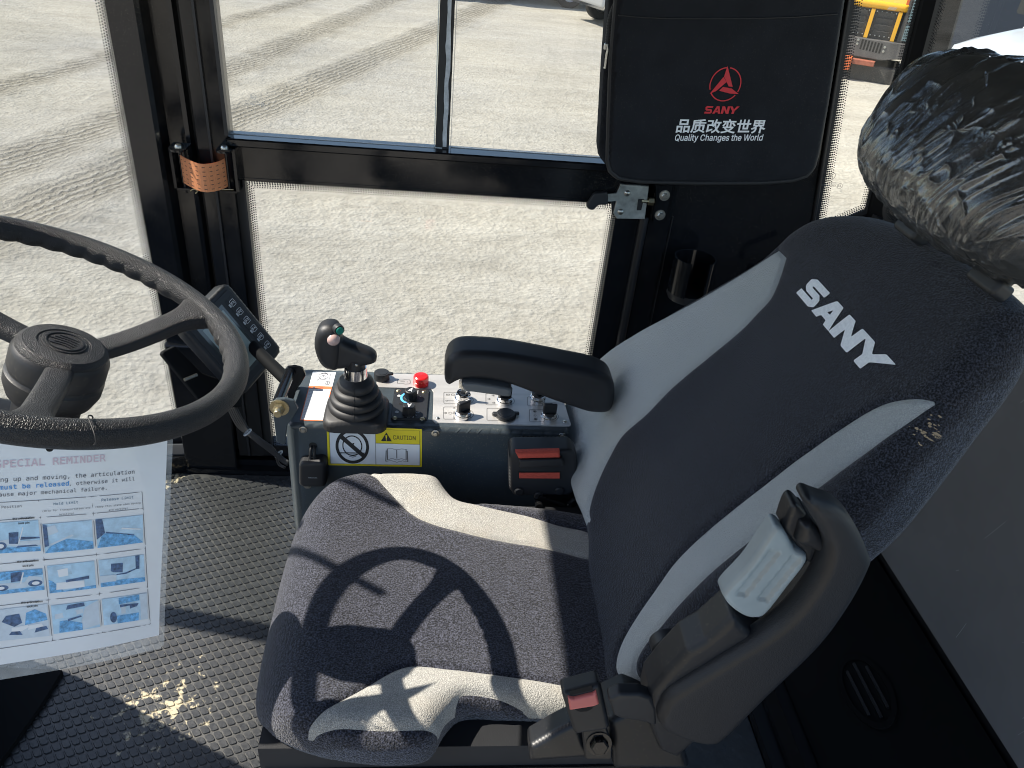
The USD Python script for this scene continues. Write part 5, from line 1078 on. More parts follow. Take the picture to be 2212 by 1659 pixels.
for x, y in ((1480, 680), (1448, 706), (1484, 735)):
    c = k2([(x, y)])[0]; sym += [moved(rect(0.006, 0.0008), c[0], c[1] + 0.0015), moved(rect(0.006, 0.0008), c[0], c[1] - 0.0015), moved(rect(0.0008, 0.006), c[0] + 0.001, c[1])]
for x, y, w in ((1788, 748, 0.0020), (1803, 834, 0.0022)): sym.append(ringg(w, 0.0005, k2([(x, y)])[0]))
for x, y in ((1800, 802), (1807, 862)):
    c = k2([(x, y)])[0]; sym += [moved(affinity.rotate(rect(0.0068, 0.0008), t, origin=(0, 0)), *c) for t in (0, 45, 90, 135)] + [ringg(0.0030, 0.0005, c)]
q = k2([(742, 560), (790, 560), (800, 556), (838, 560), (842, 575), (838, 590), (800, 592), (790, 588), (742, 586)]); sym += [Polygon(q).exterior.buffer(0.0004), stroke(k2([(765, 574), (800, 574)]), 0.001), Point(k2([(818, 575)])[0]).buffer(0.0009)]
part(stp, "printed_symbols", flat(unary_union(outl + sym), SPF, 0.0003), "print_black", kind="stuff")
def knob_base(x, y, r=0.0155, h=0.013, name="selector_switch", label=None):
    c = k2([(x, y)])[0]; KB = SPF.at(*c)
    return part(con, name, lathe([(0, h), (r * 0.82, h), (r * 0.9, h - 0.001), (r * 0.9, 0.006), (r, 0.0055), (r, 0.0)], KB, 32), "chrome", label, smooth=35), KB.at(0, 0, h)
def lever(parent, KB, ang):
    d = math.radians(ang); Fr = Frame(KB.O, (math.cos(d), math.sin(d), 0), (-math.sin(d), math.cos(d), 0))
    part(parent, "switch_lever", [lathe([(0, 0.003), (0.0125, 0.003), (0.0130, 0.001), (0.0130, 0)], KB, 28), pad(rect(0.027, 0.010, 0.003), Fr, 0.021, 0.0, r=0.003, grid=0.006)], "black_plastic", smooth=50)
    part(parent, "lever_mark", flat(rect(0.009, 0.0012), Fr.at(0.008, 0), 0.0213), "print_white")
p_, kb = knob_base(1248, 838, label="selector switch with low, mid and high marks"); lever(p_, kb, 35)
p_, kb = knob_base(1908, 852, label="selector switch at the rear corner of the steel panel"); lever(p_, kb, 4)
p_, kb = knob_base(1566, 728, label="selector switch under the armrest tab"); lever(p_, kb, 20)
p_, kb = knob_base(1822, 712, label="selector switch half hidden under the armrest"); lever(p_, kb, 60)
p_, kb = knob_base(1247, 712, 0.0165, 0.015, "key_switch", "chrome key switch with the key in it")
part(p_, "key_ring", lathe([(0.0125, 0.0035), (0.0105, 0.0035), (0.0095, 0.001)][::-1], kb, 28), "chrome", smooth=40)
part(p_, "key_face", flat(Point(0, 0).buffer(0.010), kb, 0.0012), "black_satin")
part(p_, "key", [plate(rect(0.0095, 0.0026), kb, 0.0, 0.016), pad(rect(0.020, 0.0055, 0.0025), kb, 0.034, 0.014, r=0.002, grid=0.005)], "bolt_steel", smooth=40)
c = k2([(1577, 838)])[0]; UBF = SPF.at(*c)
us = part(con, "socket_cap", [lathe([(0, 0.0085), (0.012, 0.0085), (0.0125, 0.0078), (0.0165, 0.0078), (0.0178, 0.0065), (0.0178, 0.0035), (0.020, 0.003), (0.020, 0)], UBF, 32), pad(fillet(Polygon([(0.012, -0.005), (0.026, -0.004), (0.026, 0.004), (0.012, 0.005)]), 0.002), UBF.at(0, 0.004), 0.007, 0.003, r=0.002, grid=0.005), pad(fillet(Polygon([(-0.026, -0.003), (-0.012, -0.006), (-0.012, 0.006), (-0.026, 0.005)]), 0.002), UBF, 0.007, 0.002, r=0.002, grid=0.005)], "black_plastic", "round black cap over the power socket on the steel panel", smooth=45)
c = k2([(622, 548)])[0]; UB2 = SPF.at(*c)
part(con, "socket_cap", [lathe([(0, 0.016), (0.011, 0.016), (0.0115, 0.0152), (0.0145, 0.0152), (0.0155, 0.014), (0.0155, 0)], UB2, 28), pad(fillet(Polygon([(0.008, -0.008), (0.023, -0.003), (0.023, 0.003), (0.008, 0.008)]), 0.002), UB2, 0.015, 0.011, r=0.002, grid=0.005)], "black_plastic", "black socket cap behind the joystick boot", smooth=45)
c = k2([(923, 592)])[0]; RLF = SPF.at(*c)
part(con, "warning_lamp", lathe([(0, 0.0215), (0.0125, 0.0210), (0.0150, 0.0190), (0.0155, 0.0165), (0.0155, 0.010), (0.0148, 0.0095), (0.0148, 0.0088), (0.0155, 0.0083), (0.0155, 0.0)], RLF, 36), "red_lens", "round red warning lamp", smooth=35)
# climate panel with two knurled knobs
cpn = part(con, "climate_panel", plate(fillet(Polygon(k2([(724, 625), (986, 641), (966, 868), (690, 862)])), 0.002), TF, 0.0, 0.005, 0.0008), "black_plastic", "black climate panel with two knobs")
CPF = TF.at(0, 0, 0.005)
part(con, "panel_recess", flat(Polygon(k2([(670, 622), (1008, 632), (1010, 885), (660, 880)])).difference(Polygon(k2([(724, 625), (986, 641), (966, 868), (690, 862)])).buffer(0.001)), TF, 0.0006), "console_paint")
for x, y in ((750, 636), (948, 645), (722, 846), (932, 852)):
    c = k2([(x, y)], 0.005)[0]; part(cpn, "panel_screw", screw(CPF.at(*c), 0.0048), "brass_bolt", smooth=True)
kn = lambda a, h: 1 + (0.035 * np.sign(np.sin(a * 26)) if 0.0035 < h < 0.0155 else 0)
for x, y, an in ((845, 692, 70), (832, 812, -95)):
    c = k2([(x, y)], 0.005)[0]; KB = CPF.at(*c)
    kk = part(cpn, "knob", lathe([(0, 0.0195), (0.0100, 0.0195), (0.0112, 0.0185), (0.0116, 0.0154), (0.0122, 0.0036), (0.0128, 0.003), (0.0130, 0.0)], KB, 104, kn), "black_plastic", smooth=25)
    arw = Polygon([(-0.006, -0.0042), (0.0085, 0.0), (-0.006, 0.0042), (-0.003, 0)]).difference(Polygon([(-0.0025, -0.0018), (0.004, 0), (-0.0025, 0.0018), (-0.001, 0)]))
    part(kk, "knob_pointer", flat(affinity.rotate(arw, an, origin=(0, 0)), KB, 0.0198), "print_white")
c = k2([(815, 668)], 0.005)[0]
arc = lambda r_, w, t0, t1, cc: stroke([(cc[0] + r_ * math.cos(t), cc[1] + r_ * math.sin(t)) for t in np.linspace(math.radians(t0), math.radians(t1), 20)], w)
ck = k2([(845, 692)], 0.005)[0]
part(cpn, "blue_scale", flat(arc(0.0185, 0.0045, 130, 265, ck), CPF, 0.0004), "print_blue")
wp = []
for x, y, r_ in ((755, 676, 0.0034), (738, 800, 0.0034)):
    c = k2([(x, y)], 0.005)[0]; wp += [ringg(r_, 0.0006, c)] + [moved(affinity.rotate(rect(2 * r_, 0.0007), t, origin=(0, 0)), *c) for t in (0, 60, 120)]
c = k2([(902, 648)], 0.005)[0]; wp.append(moved(affinity.rotate(text("COOL", 0.0034, bold=1, anchor="c"), 90, origin=(0, 0)), *c))
for s_, x, y in (("OFF", 895, 808), ("L", 888, 826), ("M", 862, 842), ("H", 827, 846)):
    c = k2([(x, y)], 0.005)[0]; wp.append(moved(text(s_, 0.0036, bold=1, anchor="c"), *c))
wp.append(ringg(0.0010, 0.0006, k2([(920, 682)], 0.005)[0]))
part(cpn, "printed_symbols", flat(unary_union(wp), CPF, 0.0004), "print_white", kind="stuff")
c = k2([(766, 736)], 0.005)[0]; part(cpn, "panel_hole", flat(Point(*c).buffer(0.0032), CPF, 0.0004), "cavity")
# warning sticker on the top
stk = Polygon(k2([(90, 490), (268, 496), (170, 872), (-10, 865)]))
qv = k2([(90, 490), (268, 496), (170, 872), (-10, 865)])
ST = lambda g: shapely.transform(g, lambda c: (qv[3] * (1 - c[:, :1]) * (1 - c[:, 1:]) + qv[2] * c[:, :1] * (1 - c[:, 1:]) + qv[1] * c[:, :1] * c[:, 1:] + qv[0] * (1 - c[:, :1]) * c[:, 1:]))
stick = part(con, "instruction_sticker", flat(stk, TF, 0.0006), "sticker_white", "white instruction sticker with an orange warning bar")
ub = shapely.box(0, 0, 1, 1)
part(stick, "sticker_bar", flat(ST(unary_union([shapely.box(0.0, 0.63, 1, 0.69), ub.difference(shapely.box(0.03, 0.015, 0.97, 1)).intersection(shapely.box(0, 0, 1, 0.66))])), TF, 0.0009), "print_orange")
lines = [ST(affinity.scale(moved(text(s_, 0.02, size=48), 0.06, 0), 1, 1, origin=(0, 0))) for s_ in ()]
txt = ["Operation Precautions", "Driving at high speed, sudden", "turns are not allowed, slow down", "near the guideboards.", "Do not run the machine on a", "slope at high speed gear.", "The rubber wheel should be", "turned slightly to save the", "machine.", "Do not apply P parking brake", "while the machine works; slow", "or stop the machine on a slope.", "In emergency, operate the", "handbrake, and then apply P", "parking brake, and take measures", "to prevent sliding.", "The red emergency stop button", "should only be used in an", "emergency."]
for k, s_ in enumerate(txt):
    g = text(s_, 0.0125); x0, y0, x1, y1 = g.bounds; w = x1 - x0; g = affinity.scale(g, min(0.88, 0.028 * len(s_)) / w, 1.0, origin=(0, 0))
    lines.append(ST(moved(g, 0.07, 0.585 - 0.030 * k)))
lines.append(ST(moved(affinity.scale(text("Warning", 0.026), 1.1, 1, origin=(0, 0)), 0.48, 0.645)))
lines.append(ST(Polygon([(0.16, 0.64), (0.30, 0.64), (0.23, 0.682)])))
lines += [ST(g) for g in (affinity.scale(Point(0.5, 0.905).buffer(0.2), 1, 0.32, origin=(0.5, 0.905)).exterior.buffer(0.008), Point(0.5, 0.905).buffer(0.02), shapely.box(0.78, 0.845, 0.80, 0.965), shapely.box(0.0, 0.83, 1, 0.836), arc(0.22, 0.014, 60, 170, (0.5, 0.70)), arc(0.30, 0.014, 65, 120, (0.55, 0.68)), shapely.box(0.68, 0.735, 0.84, 0.785).exterior.buffer(0.01), shapely.box(0.74, 0.735, 0.76, 0.80))]
part(stick, "sticker_print", flat(unary_union(lines), TF, 0.0010), "soft_ink", kind="stuff")
part(stick, "sticker_print", flat(ST(moved(text("0", 0.03), 0.85, 0.895)), TF, 0.0010), "print_red")
# caution sticker on the front
cq = f2([(212, 1195), (912, 1205), (928, 925), (205, 905)])
cq = f2([(208, 1208), (932, 1222), (932, 930), (196, 902)])
CT = lambda g: shapely.transform(g, lambda c: (cq[0] * (1 - c[:, :1]) * (1 - c[:, 1:]) + cq[1] * c[:, :1] * (1 - c[:, 1:]) + cq[2] * c[:, :1] * c[:, 1:] + cq[3] * (1 - c[:, :1]) * c[:, 1:]))
cs = part(con, "caution_sticker", flat(fillet(CT(ub), 0.002), FRF, 0.0006), "print_yellow", "yellow and white caution sticker with a no-drum sign and an open book")
part(cs, "sticker_panel", flat(CT(unary_union([shapely.box(0.026, 0.05, 0.506, 0.955), shapely.box(0.508, 0.05, 0.977, 0.60)])), FRF, 0.0009), "sticker_white")
E_ = lambda x, y, r_, asp=2.5: affinity.scale(Point(x, y).buffer(r_, quad_segs=16), 1.0, asp, origin=(x, y))
bk_ = [E_(.262, .50, .176).difference(E_(.262, .50, .145)), E_(.262, .52, .105).difference(E_(.262, .52, .093)), Polygon([(.125, .72), (.155, .80), (.395, .30), (.372, .21)]), Polygon([(.262, .46), (.285, .60), (.26, .58), (.24, .52)]), shapely.box(.13, .335, .40, .35)]
bk_ += [Polygon([(.14 + .011 * k, .335), (.144 + .011 * k, .335), (.137 + .011 * k, .30), (.133 + .011 * k, .30)]) for k in range(24)] + [stroke([(.235 - .01 * k, .285 - .035 * k), (.262, .265 - .035 * k), (.29 + .01 * k, .285 - .035 * k)], .012) for k in range(2)]
bk_ += [Polygon([(.565, .665), (.68, .665), (.6225, .885)])]
bk_ += [moved(affinity.scale(text("CAUTION", 0.105, anchor="c"), .36, 1.0, origin=(0, 0)), .812, .715)]
lw = .008
bk_ += [stroke(p, lw) for p in ([(.73, .22), (.73, .45)], [(.63, .18), (.63, .47), (.68, .475), (.73, .45), (.78, .475), (.83, .47), (.83, .18)], [(.63, .18), (.68, .22), (.73, .18), (.78, .22), (.83, .18)], [(.63, .42), (.618, .42), (.612, .14), (.67, .16), (.73, .12), (.79, .16), (.848, .14), (.842, .42), (.83, .42)])]
bk_ += [shapely.box(.505, .05, .509, .955), shapely.box(.508, .60, .977, .606), shapely.box(.026, .05, .977, .956).exterior.buffer(0.002)]
part(cs, "sticker_print", flat(CT(unary_union(bk_)), FRF, 0.0012), "print_black")
part(cs, "sticker_print", flat(CT(unary_union([Polygon([(.617, .73), (.628, .73), (.632, .82), (.613, .82)]), E_(.6225, .70, .006)])), FRF, 0.0015), "print_yellow")
# small black conformity tag above the retractor
cq2 = f2([(1705, 1085), (1868, 1090), (1868, 988), (1705, 980)])
CT2 = lambda g: shapely.transform(g, lambda c: (cq2[0] * (1 - c[:, :1]) * (1 - c[:, 1:]) + cq2[1] * c[:, :1] * (1 - c[:, 1:]) + cq2[2] * c[:, :1] * c[:, 1:] + cq2[3] * (1 - c[:, :1]) * c[:, 1:]))
tg = part(con, "conformity_tag", flat(fillet(CT2(ub), 0.001), FRF, 0.0006), "black_satin", "small black tag with white print above the belt retractor")
part(tg, "tag_print", flat(CT2(unary_union([moved(affinity.scale(text(s_, 0.115, anchor="c"), .52, 1, origin=(0, 0)), .5, .78 - .185 * k) for k, s_ in enumerate(("CONFORMS TO", "ISO6683,SAE J386", "& FMVSS 302", "2022", "No.184715"))])), FRF, 0.0009), "print_grey")
# small black module with its cable
md = [(15, 1135), (180, 1122), (205, 1150), (205, 1310), (190, 1325), (20, 1322), (-5, 1300), (-5, 1160)]
mod = part(con, "black_module", pad(fillet(Polygon(f2(md)), 0.008), FRF, 0.024, 0.0, r=0.008, grid=0.008), "black_plastic", "small black rounded module on the front of the box", smooth=50)
c = f2([(88, 1300)], 0.024)[0]; part(mod, "module_print", flat(moved(affinity.scale(text("IIIIIIIIIII", 0.0026, anchor="c"), -1, -1, origin=(0, 0)), *c), FRF, 0.0245), "print_grey")
c = f2([(92, 1057)])[0]; part(con, "cable_hole", flat(affinity.scale(Point(*c).buffer(0.0075), 1, 1), FRF, 0.0007), "cavity")
c1 = f2([(92, 1130)])[0]
for dx in (-0.0035, 0.0035): part(mod, "module_cable", tube(spline([FRF.to(c[0] + dx * .3, c[1] - 0.001, -0.004), FRF.to(c[0] + dx, c[1] - 0.004, 0.008), FRF.to(c1[0] + dx, c1[1], 0.012), FRF.to(c1[0] + dx, c1[1] - 0.01, 0.010)], 20), 0.0027, 8), "seal_rubber", smooth=True)
part(mod, "module_gland", pad(rect(0.018, 0.007, 0.002, (c1[0], c1[1] - 0.003)), FRF, 0.018, 0.0, r=0.002, grid=0.006), "black_plastic")
# tilt bracket at the front end: two ears, roller and bolt
EF = Frame((0, 0, 0), (0, -1, 0), (0, 0, 1))
k4 = lambda x, y, yy: ony(((420 + x / 4.8087) * .7745, (1100 + y / 4.8087) * .7745), yy)
pe = k4(1725, 200, 1.135)
ZX = Frame((0, 1.135, 0), (1, 0, 0), (0, 0, 1)); zx = lambda pts, h=0.0: ZX.px([((420 + x / 4.8087) * .7745, (1100 + y / 4.8087) * .7745) for x, y in pts], h)
ear = fillet(Polygon(zx([(1625, 130), (1680, 70), (1800, 60), (1920, 90), (1975, 200), (1900, 330), (1830, 420), (1800, 690), (1690, 640)])), 0.004)
br2 = part(con, "tilt_bracket", [plate(ear, ZX, -0.006, 0.0, 0.001)], "console_paint", "bent bracket ear with a bolt at the front of the box")
part(con, "tilt_bracket", plate(affinity.translate(affinity.scale(ear, 0.9, 0.9), -0.006, -0.012), ZX.at(0, 0, -0.135), -0.006, 0.0, 0.001), "black_paint", "rear bracket ear behind the roller")
cb_ = zx([(1730, 175)])[0]
part(con, "roller", tube([ZX.to(cb_[0] - 0.010, cb_[1] - 0.012, -0.008), ZX.to(cb_[0] - 0.006, cb_[1] - 0.012, -0.134)], 0.0105, 18), "black_paint", smooth=40)
part(br2, "bracket_bolt", [hexbolt(ZX.at(cb_[0], cb_[1], 0.0), 0.011, 0.010), lathe([(0, 0.022), (0.0065, 0.022), (0.0075, 0.020), (0.0075, 0)], ZX.at(cb_[0], cb_[1], 0.0), 16), lathe([(0.017, 0.002), (0.017, 0)], ZX.at(cb_[0], cb_[1], 0.0), 24), lathe([(0, 0.002), (0.017, 0.002)], ZX.at(cb_[0], cb_[1], 0.0), 24)], "brass_bolt", smooth=35)

# ================================================================== JOYSTICK
jb = TF.px([((860 + 745 / 5.5306) * .7745, (880 + 1420 / 5.5306) * .7745)], 0.02)[0]
JF = TF.at(jb[0], jb[1], 0.0)
joy = thing("joystick", "black joystick with ribbed rubber boot and T-shaped grip on the control box", "joystick", JF.O)
part(joy, "boot_base", pad(rect(0.116, 0.108, 0.022), JF, lambda a, b: 0.026 - 0.010 * np.clip((np.hypot(a, b) - 0.045) / 0.03, 0, 1), 0.0, r=0.008, grid=0.008), "boot_rubber", smooth=50)
prof = [(0.050, 0.022), (0.052, 0.026), (0.0525, 0.031), (0.049, 0.036), (0.0455, 0.037), (0.047, 0.040), (0.0480, 0.045), (0.0450, 0.050), (0.0395, 0.0515), (0.0405, 0.055), (0.0415, 0.060), (0.0385, 0.0655), (0.0325, 0.067), (0.0330, 0.071), (0.0335, 0.076), (0.030, 0.083), (0.0235, 0.087), (0.0215, 0.090), (0.020, 0.091)]
part(joy, "boot", lathe(prof, JF, 48), "boot_rubber", "ribbed rubber boot of the joystick", smooth=50)
part(joy, "boot_seam", [tube(spline([JF.to(0.0, -r_ - 0.0004, h_) for r_, h_ in prof[1:-3]], 60), 0.0006, 5)], "rubber", smooth=True)
part(joy, "neck_ring", lathe([(0.0, 0.110), (0.0195, 0.110), (0.0215, 0.091), (0.0205, 0.089)][::-1], JF, 40), "chrome", smooth=40)
part(joy, "boot_clip", [tube([JF.to(0.049 * math.cos(t), 0.049 * math.sin(t), 0.0245) for t in np.linspace(math.radians(200), math.radians(318), 30)], 0.0009, 6)], "bolt_steel", smooth=True)
JP = Frame((0, JF.O[1], 0), (1, 0, 0), (0, 0, 1))
jp = lambda pts, h=0.0: JP.px([((860 + x / 5.5306) * .7745, (880 + y / 5.5306) * .7745) for x, y in pts], h)
g0 = smooth_poly(jp([(105, 400), (122, 260), (170, 160), (245, 112), (340, 100), (430, 122), (482, 180), (505, 260), (535, 335), (640, 395), (740, 432), (850, 475), (960, 520), (1035, 578), (1056, 630), (1045, 685), (980, 718), (900, 735), (800, 752), (700, 765), (600, 778), (500, 790), (400, 790), (300, 770), (220, 715), (160, 625), (120, 510)]), 180)
bulb = Polygon(smooth_poly(jp([(105, 400), (122, 260), (170, 160), (245, 112), (340, 100), (430, 122), (482, 180), (505, 260), (520, 380), (515, 520), (500, 650), (470, 770), (400, 790), (300, 770), (220, 715), (160, 625), (120, 510)]), 120))
part(joy, "grip", [pad(Polygon(g0).buffer(0), JP, 0.016, -0.020, r=0.013, rb=0.016, grid=0.005, steps=7, step=0.0018), pad(bulb.buffer(0), JP, 0.024, -0.026, r=0.018, rb=0.018, grid=0.005, steps=7, step=0.0018)], "black_plastic", smooth=60)
c = jp([(455, 235)], 0.024)[0]; GB = JP.at(c[0], c[1], 0.018)
part(joy, "thumb_button", [lathe([(0, 0.009), (0.0058, 0.009), (0.0066, 0.0082), (0.0066, 0.0)], Frame(GB.O, (1, 0.55, 0), (0, 0, 1)), 24)], "green_button", "green thumb button on the grip", smooth=40)
part(joy, "button_collar", [lathe([(0.0068, 0.006), (0.0088, 0.006), (0.0094, 0.004), (0.0094, -0.004)], Frame(GB.O, (1, 0.55, 0), (0, 0, 1)), 24)], "black_plastic", smooth=40)
c = jp([(385, 390)], 0.024)[0]; RB = JP.at(c[0], c[1], 0.021)
part(joy, "domed_button", lathe([(0, 0.0085), (0.004, 0.008), (0.0075, 0.0062), (0.0102, 0.003), (0.0112, 0.0)], Frame(RB.O, (1, 0.35, 0), (0, 0, 1)), 32), "pale_lens", "pale domed button on the grip", smooth=True)
c = jp([(740, 772)], 0.018)[0]; part(joy, "grip_neck", [tube([JF.to(0, 0, 0.108), JF.to(0, 0, 0.128)], 0.0175, 24)], "black_plastic", smooth=40)
part(joy, "set_screw", screw(JP.at(c[0], c[1], 0.017), 0.003), "bolt_steel")

# ================================================================== DOCUMENT BAG AND CUP HOLDER on the side panel
GF = Frame((0, 1.615, 0), (1, 0, 0), (0, 0, 1))
g4 = lambda pts, h=0.0: GF.px([((1560 + x / 2.6333) * .7745, (y / 2.6333) * .7745) for x, y in pts], h)
bag = thing("document_bag", "black cloth document bag with red emblem hanging on the side panel", "bag", GF.to(*g4([(1150, 700)])[0]))
bp0 = g4([(425, -20), (405, 200), (385, 450), (366, 1000), (360, 1190), (378, 1265), (440, 1312), (600, 1337), (1000, 1348), (1500, 1346), (1720, 1328), (1820, 1295), (1870, 1240), (1900, 1130), (1960, 800), (2030, 360), (2085, -20)])
topL = bp0[0] + (bp0[0] - bp0[1]) * 3.2; topR = bp0[-1] + (bp0[-1] - bp0[-2]) * 1.8; topR[1] = topL[1]
bpoly = Polygon(np.vstack([topL, bp0, topR]))
puff = lambda a, b: 0.004 * (meshkit.fbm(np.stack([a * 9, b * 9, 0 * a], -1), 3, 13) - 0.5) + 0.006 * np.clip((b - bp0[:, 1].min()) / 0.1, 0, 1)
part(bag, "front_pocket", pad(bpoly, GF, lambda a, b: puff(a, b), -0.03, r=0.008, grid=0.014, steps=4), "bag_cloth", smooth=60)
edge = bpoly.exterior
pts = A([edge.interpolate(t, normalized=True).coords[0] for t in np.linspace(0, 1, 160)])
part(bag, "edge_binding", tube(GF.to(pts[:, 0], pts[:, 1], -0.006), 0.0055, 10, cap=False), "seal_rubber", "ribbed edge binding of the bag", smooth=60)
q = g4([(375, -20), (350, 300), (335, 500), (312, 900), (300, 1090), (312, 1180), (360, 1240), (440, 1300), (500, -20)], -0.02); tq = q.copy(); q[0] = q[0] + (q[0] - q[1]) * 1.3; q[-1][1] = q[0][1]
part(bag, "back_pocket", pad(Polygon(q).buffer(0), GF.at(0, 0, -0.03), 0.0, -0.045, r=0.008, grid=0.014, steps=4), "bag_cloth", smooth=60)
zp = g4([(425, 0), (395, 60), (370, 140), (360, 230), (352, 320)], -0.018)
zz = spline(zp, 40)
part(bag, "zip_track", [tube(GF.to(zz[:, 0], zz[:, 1], -0.018), 0.0032, 8)] + [box(GF.to(x, y, -0.016), (0.009, 0.003, 0.0016), A([GF.U, [0, 1, 0], [0, 0, 1]]).T) for x, y in zz[::1]], "black_plastic", "zip along the left edge of the bag", kind="stuff")
zt = g4([(345, 325), (352, 365), (345, 400), (335, 480), (330, 500)], -0.012)
part(bag, "zip_pull", [tube(GF.to(spline(zt, 16)[:, 0], spline(zt, 16)[:, 1], -0.008), 0.0026, 8), pad(rect(0.009, 0.013, 0.003), GF.at(zt[0][0], zt[0][1] - 0.004, -0.012), 0.004, 0.0, r=0.0015, grid=0.004)], "bolt_steel", smooth=50)
hs = g4([(430, 110), (700, 130), (1200, 135), (1700, 125), (2040, 100)], 0.004)
part(bag, "pocket_seam", tube(GF.to(spline(hs, 50)[:, 0], spline(hs, 50)[:, 1], 0.0065), 0.0016, 6), "seal_rubber", smooth=True)
# emblem and words
tv = g4([(1238, 485), (1320, 692), (1108, 690)], 0.01); cc = g4([(1222, 622)], 0.01)[0]; rx = abs(g4([(1338, 622)], 0.01)[0][0] - cc[0]); ry = abs(g4([(1222, 748)], 0.01)[0][1] - cc[1])
def on_bag(gm, mat, name, parent, h=0.0012, label=None):
    V, F, n = [], [], 0
    for p in polys(gm):
        v, f = trimesh.creation.triangulate_polygon(p, engine="earcut"); v, f = A(v), A(f)
        s = np.cross(v[f[:, 1]] - v[f[:, 0]], v[f[:, 2]] - v[f[:, 0]]); f[s < 0] = f[s < 0][:, ::-1]
        V.append(GF.to(v[:, 0], v[:, 1], puff(v[:, 0], v[:, 1]) + h)); F.append(f + n); n += len(v)
    return part(parent, name, (np.vstack(V), np.vstack(F)), mat, label)
def circle_pts(t0, t1): return [(cc[0] + rx * 0.97 * math.sin(t), cc[1] + ry * 0.97 * math.cos(t)) for t in np.linspace(math.radians(t0), math.radians(t1), 30)]
arcs = unary_union([stroke(circle_pts(4, 113), 0.0022), stroke(circle_pts(126, 234), 0.0022), stroke(circle_pts(247, 352), 0.0022)])
E1 = g4([(1238, 486), (1274, 640), (1238, 628), (1226, 600), (1216, 556)], 0.01)
E2 = g4([(1320, 692), (1176, 664), (1198, 632), (1228, 640), (1282, 640)], 0.01)
E3 = g4([(1106, 690), (1206, 566), (1228, 600), (1208, 618), (1168, 660)], 0.01)
E1 = g4([(1238, 486), (1276, 641), (1246, 636), (1240, 622), (1217, 575), (1212, 566)], 0.01)
E2 = g4([(1320, 693), (1268, 652), (1205, 640), (1176, 668), (1260, 690)], 0.01)
E3 = g4([(1106, 691), (1208, 567), (1231, 604), (1210, 622), (1160, 665), (1150, 672)], 0.01)
emb = part(bag, "emblem", *[(lambda m: m)(flat(Polygon(E1), GF, 0.02))], "print_red") if False else None
emb = on_bag(arcs, "print_red", "emblem_ring", bag, label="red ring of the emblem")
for e in (E1, E2, E3): on_bag(Polygon(e).buffer(0), "print_red", "emblem_blade", bag)
def fit(gm, bl, br, tl):
    a, b, c = g4([bl, br, tl], 0.01); x0, y0, x1, y1 = gm.bounds; gm = affinity.translate(gm, -x0, -y0)
    k = (b - a) / (x1 - x0); m = (c - a) / (y1 - y0)
    return affinity.affine_transform(gm, [k[0], m[0], k[1], m[1], a[0], a[1]])
on_bag(fit(affinity.affine_transform(sany(), [1, 0.10, 0, 1, 0, 0]), (1066, 836), (1325, 840), (1068, 780)), "print_red", "lettering", bag, label="red block letters under the emblem")
on_bag(fit(text("品质改变世界", 1.0, "cjk", bold=2, shear=0.12, size=96), (856, 978), (1512, 984), (862, 874)), "print_white", "lettering", bag, label="white Chinese characters on the bag")
on_bag(fit(text("Quality Changes the World", 1.0, "sans", bold=1, shear=0.2), (850, 1050), (1500, 1050), (852, 988)), "print_white", "lettering", bag, label="white English slogan on the bag")

CHF = Frame(ony((1503, 556), 1.640), (1, 0, 0), (0, 1, 0))
cup = thing("cup_holder", "black round cup holder with a slotted front on the side panel", "cup holder", CHF.O)
an = np.linspace(math.radians(-62), math.radians(245), 50); R0, R1, Hc = 0.050, 0.0465, 0.088
V = np.vstack([CHF.to(R0 * np.cos(an), R0 * np.sin(an), 0.0), CHF.to(R0 * np.cos(an), R0 * np.sin(an), -Hc), CHF.to(R1 * np.cos(an), R1 * np.sin(an), -Hc), CHF.to(R1 * np.cos(an), R1 * np.sin(an), 0.0)])
m = len(an); i = np.arange(m - 1); F = []
for a_, b_ in ((0, 1), (1, 2), (2, 3), (3, 0)): F += [np.c_[i + a_ * m, i + b_ * m, i + 1 + b_ * m], np.c_[i + a_ * m, i + 1 + b_ * m, i + 1 + a_ * m]]
F += [A([[0, 3 * m, 2 * m], [0, 2 * m, m]]), A([[m - 1, 3 * m - 1, 4 * m - 1], [m - 1, 2 * m - 1, 3 * m - 1]])]
part(cup, "cup_wall", (V, np.vstack(F)[:, ::-1]), "black_paint", smooth=40)
part(cup, "cup_floor", lathe([(0, -Hc), (0.049, -Hc), (0.050, -Hc + 0.003), (0.050, -Hc - 0.010), (0.046, -Hc - 0.018), (0, -Hc - 0.018)][::-1], CHF, 36), "black_plastic", smooth=40)
part(cup, "cup_screw", screw(Frame(CHF.to(0, 0.0465, -0.03), (1, 0, 0), (0, 0, 1)), 0.004), "black_paint")
stash = thing("side_hook", "small glossy black bracket between the cup holder and the backrest", "bracket", ony((1660, 590), 1.66))
hk = spline([ony(p, 1.66) for p in ((1632, 600), (1640, 570), (1690, 548), (1712, 540))], 24)
part(stash, "hook_bar", tube(hk, 0.007, 10), "black_paint", smooth=True)
part(stash, "hook_plate", plate(rect(0.05, 0.035, 0.004), Frame(ony((1645, 600), 1.695), (1, 0, 0), (0, 0, 1)), 0.0, 0.006, 0.001), "black_paint")

